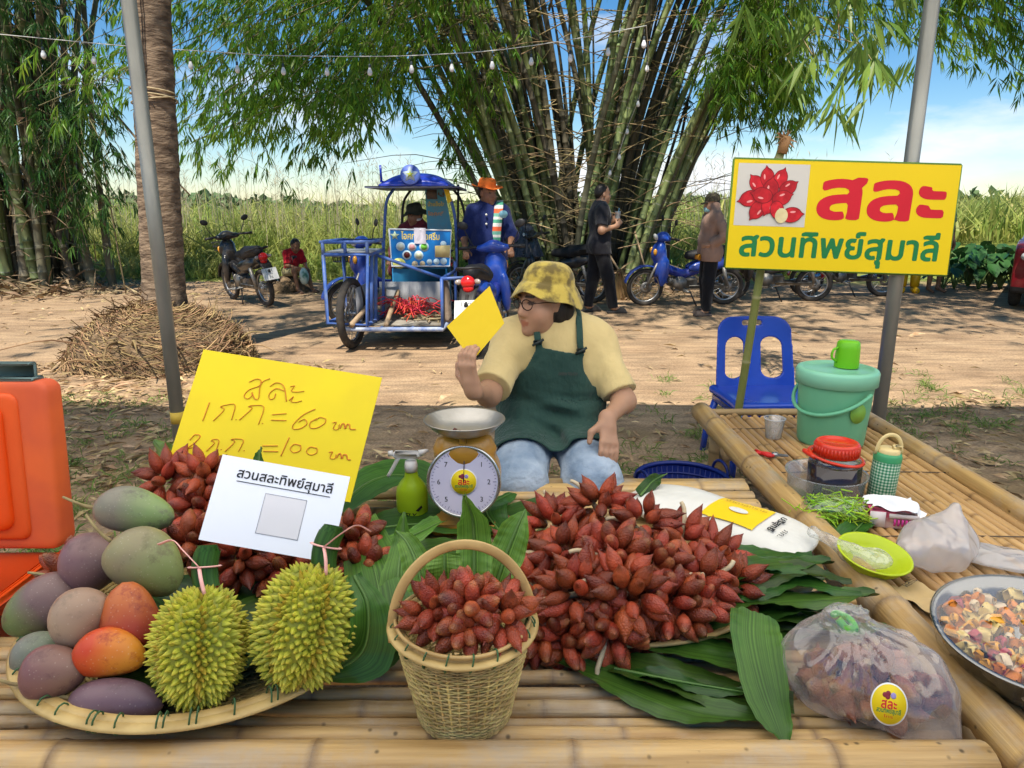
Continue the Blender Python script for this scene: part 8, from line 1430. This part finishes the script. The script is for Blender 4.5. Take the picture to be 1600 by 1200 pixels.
def car():
    x, y, _ = gp(1588, 478); W = (x+.80, y-1.6, 0); o = thing('parked_car', 'dark red car with its nose just inside the picture by the leafy plants', 'car', W, R(53)); RD = paint('car_red', (.20, .008, .014)); L = 4.3
    def shape(p):
        x, y, z = p[:, 0], p[:, 1]-.84, p[:, 2]; top = np.interp(x, [-.15, 0, .25, 1.15, 1.95, 2.5, 3.6, 4.2], [.62, .80, .92, 1.02, 1.45, 1.52, 1.48, 1.0]); bw = np.where(z > .95, .84-.28*(z-.95), .86-.05*np.clip(.5-z, 0, 1)); d = np.maximum(np.maximum(z-top, .26-z)*.8, np.abs(y)-bw); d = np.maximum(d, np.maximum(-.12-x+.25*(y/.86)**2*1.0, x-4.15))
        for cx in (.78, 3.4): d = np.maximum(d, np.where(np.abs(y) > .5, .37-np.linalg.norm(np.c_[x-cx, z-.33], axis=1), -1))
        return smin(d, d, .01)*.7
    def mf(C_): y = np.abs(C_[:, 1]-.84); g = (C_[:, 2] > 1.0) & (C_[:, 2] < 1.40) & (((C_[:, 0] > 1.2) & (C_[:, 0] < 1.9) & (y < .68)) | ((y > .60) & (C_[:, 0] > 1.75) & (C_[:, 0] < 3.7))); return np.where(g, 1, np.where(C_[:, 2] < .34, 2, 0))
    sdf_obj('body', shape, (-.3, -.2, .1), (4.4, 1.9, 1.7), .028, [RD, mat('car_glass', (.03, .035, .04), rough=.06, coat=.8), M_PLAS], o, matfn=mf)
    for cx in (.78, 3.4):
        for yy in (.04, 1.64): wheel(o, (cx, yy, .33), .33, .15, name='car_wheel', spokes=7)
    for yy in (.22, 1.46): b = MB(); b.ball((.03, yy, .76), (.14, .17, .085), 14); b.obj('headlight', M_CLENS, o)
    b = MB(); b.box((-.13, .84, .60), (.05, .8, .14), bev=.02); b.box((-.10, .84, .42), (.05, 1.2, .10), bev=.02); b.obj('grille', M_PLAS, o); b = MB(); b.box((-.13, .84, .50), (.03, .44, .11), bev=.005); b.obj('number_plate', M_PLATE, o)
    b = MB(); b.ball((1.45, -.1, 1.02), (.07, .10, .07), 12); b.obj('mirror', RD, o)
    q = thing('gate_panel', 'pale ribbed metal gate panel in a dark frame behind the red car', 'gate', tuple(dp(1596, 420, 13.2)[:2])+(0,), R(8)); b = MB(); z1 = dp(1590, 310, 13.2).z
    for i in range(14): b.box((.08+i*.085, 0, z1/2+.05), (.08, .012 if i % 2 else .03, z1-.15))
    b.obj('ribbed_sheet', mat('sheet_beige', (.48, .44, .38), (.4, .36, .30), rough=.5, scale=4), q); b = MB(); b.box((0, 0, z1/2), (.07, .07, z1)); b.box((1.26, 0, z1/2), (.07, .07, z1)); b.box((.63, 0, z1-.03), (1.19, .05, .05)); b.obj('frame', mat('gate_dark', (.08, .08, .075), rough=.5), q)
car()
def props():
    # brooms
    x, y, _ = gp(968, 468, 0); o = thing('broom', 'coconut-rib broom standing on its bristles against the bamboo', 'broom', (x, y, 0)); top = np.array(dp(948, 392, y+.35))-[x, y, 0]; b = MB(); b.tube([(0, 0, .42), tuple(top)], .016, 8); b.obj('handle', _mc['rough_pole'], o); b = MB(); rs = np.random.RandomState(2); ax = nrm(np.array([0, 0, .5])-top*.0+[-.05, 0, 0])
    for i in range(220): a = rs.normal(size=2)*[.105, .045]; b.tube([(a[0]*.10-.01, a[1]*.2, .48), (a[0]*.5, a[1]*.6, .24), (a[0]+.06, a[1], .0)], .0035, 3, cap=False)
    b.obj('bristle', mat('broom_rib', (.50, .35, .17), (.36, .24, .11), rough=.8, isl=.3, scale=5), o, smooth=False); b = MB(); b.tube([(-.02, 0, .38), (-.02, 0, .45)], .035, 10); b.obj('binding', _mc['root_straw'], o)
    a = np.array(gp(1018, 455, 0)); c = np.array(dp(992, 362, a[1]+.2)); o = thing('broom_stick', 'thin bare stick leaning on the bamboo culms next to the blue motorbike', 'stick', tuple(a)); b = MB(); b.tube([(0, 0, 0), tuple((c-a)*.5), tuple(c-a)], .014, 7); b.obj('stick', _mc['rough_pole'], o)
    o = thing('young_tree', 'thin dark leaning tree stem beside the bamboo clump', 'tree', tuple(gp(1040, 440, 0))); W = np.array(o.location); b = MB(); P = np.array([W, dp(1047, 330, 13.6), dp(1060, 240, 13.4), dp(1075, 160, 13.2)])-W; b.tube(P, [.055, .045, .03, .02], 9, seg=20); b.obj('trunk', M_CULM2, o); b = MB(); V, F = sprays(np.random.RandomState(5), P[3]+np.random.RandomState(6).normal(size=(30, 3))*[.4, .3, .3], np.random.RandomState(7).normal(size=(30, 3))); b.add(V, F); b.obj('crown', M_BLEAF2, o, smooth=False)
    # taro plants along the bank
    M_TARO = mat('taro_leaf', (.025, .085, .022), (.045, .12, .03), rough=.35, scale=4, rnd=.25, transl=.12); rs = np.random.RandomState(17); root = None
    def build():
        o = thing('taro_plant', 'broad-leaved dark green taro plant in the row beside the red car', 'plant', (0, 0, 0), group='taro plants beside the red car'); b = MB(); s = MB()
        for i in range(13):
            th = i*2.4; L = rs.uniform(.22, .40); H = rs.uniform(.28, .62); e = np.array([math.cos(th)*L, math.sin(th)*L, H]); s.tube([(0, 0, 0), e*[.4, .4, .7], e], [.014, .007], 5, seg=8); d = nrm(np.array([math.cos(th), math.sin(th), -.9])); sd = np.cross(d, [0, 0, 1.]); sd = nrm(sd); z = rs.uniform(.22, .34)
            def leaf(u, v): y = (v-.5)*2; w_ = .40*np.sin(np.clip(u*.95+.08, 0, 1)*math.pi)**.7*(1-.35*u); dd = (u-.28); return (e[:, None]+d[:, None]*dd*z+sd[:, None]*y*w_*z+np.cross(sd, d)[:, None]*(.10*np.abs(y)*w_*z*2-.1*dd**2*z))
            b.sheet(leaf, 9, 7)
        b.obj('leaves', M_TARO, o); s.obj('stems', mat('taro_stem', (.12, .20, .07), (.09, .15, .05), rough=.5), o); return o
    root = build(); root.location = gp(1490, 452, 0); 
    for px, py, sc in ((1512, 448, 1.1), (1528, 452, .9), (1545, 450, 1.15), (1562, 452, .95), (1580, 452, 1.0), (1472, 455, .75), (1535, 443, 1.25), (1500, 442, 1.2), (1560, 441, 1.25)): dup(root, gp(px, py, 0), (0, 0, rs.rand()*6.28), scale=sc*rs.uniform(.9, 1.1))
props()
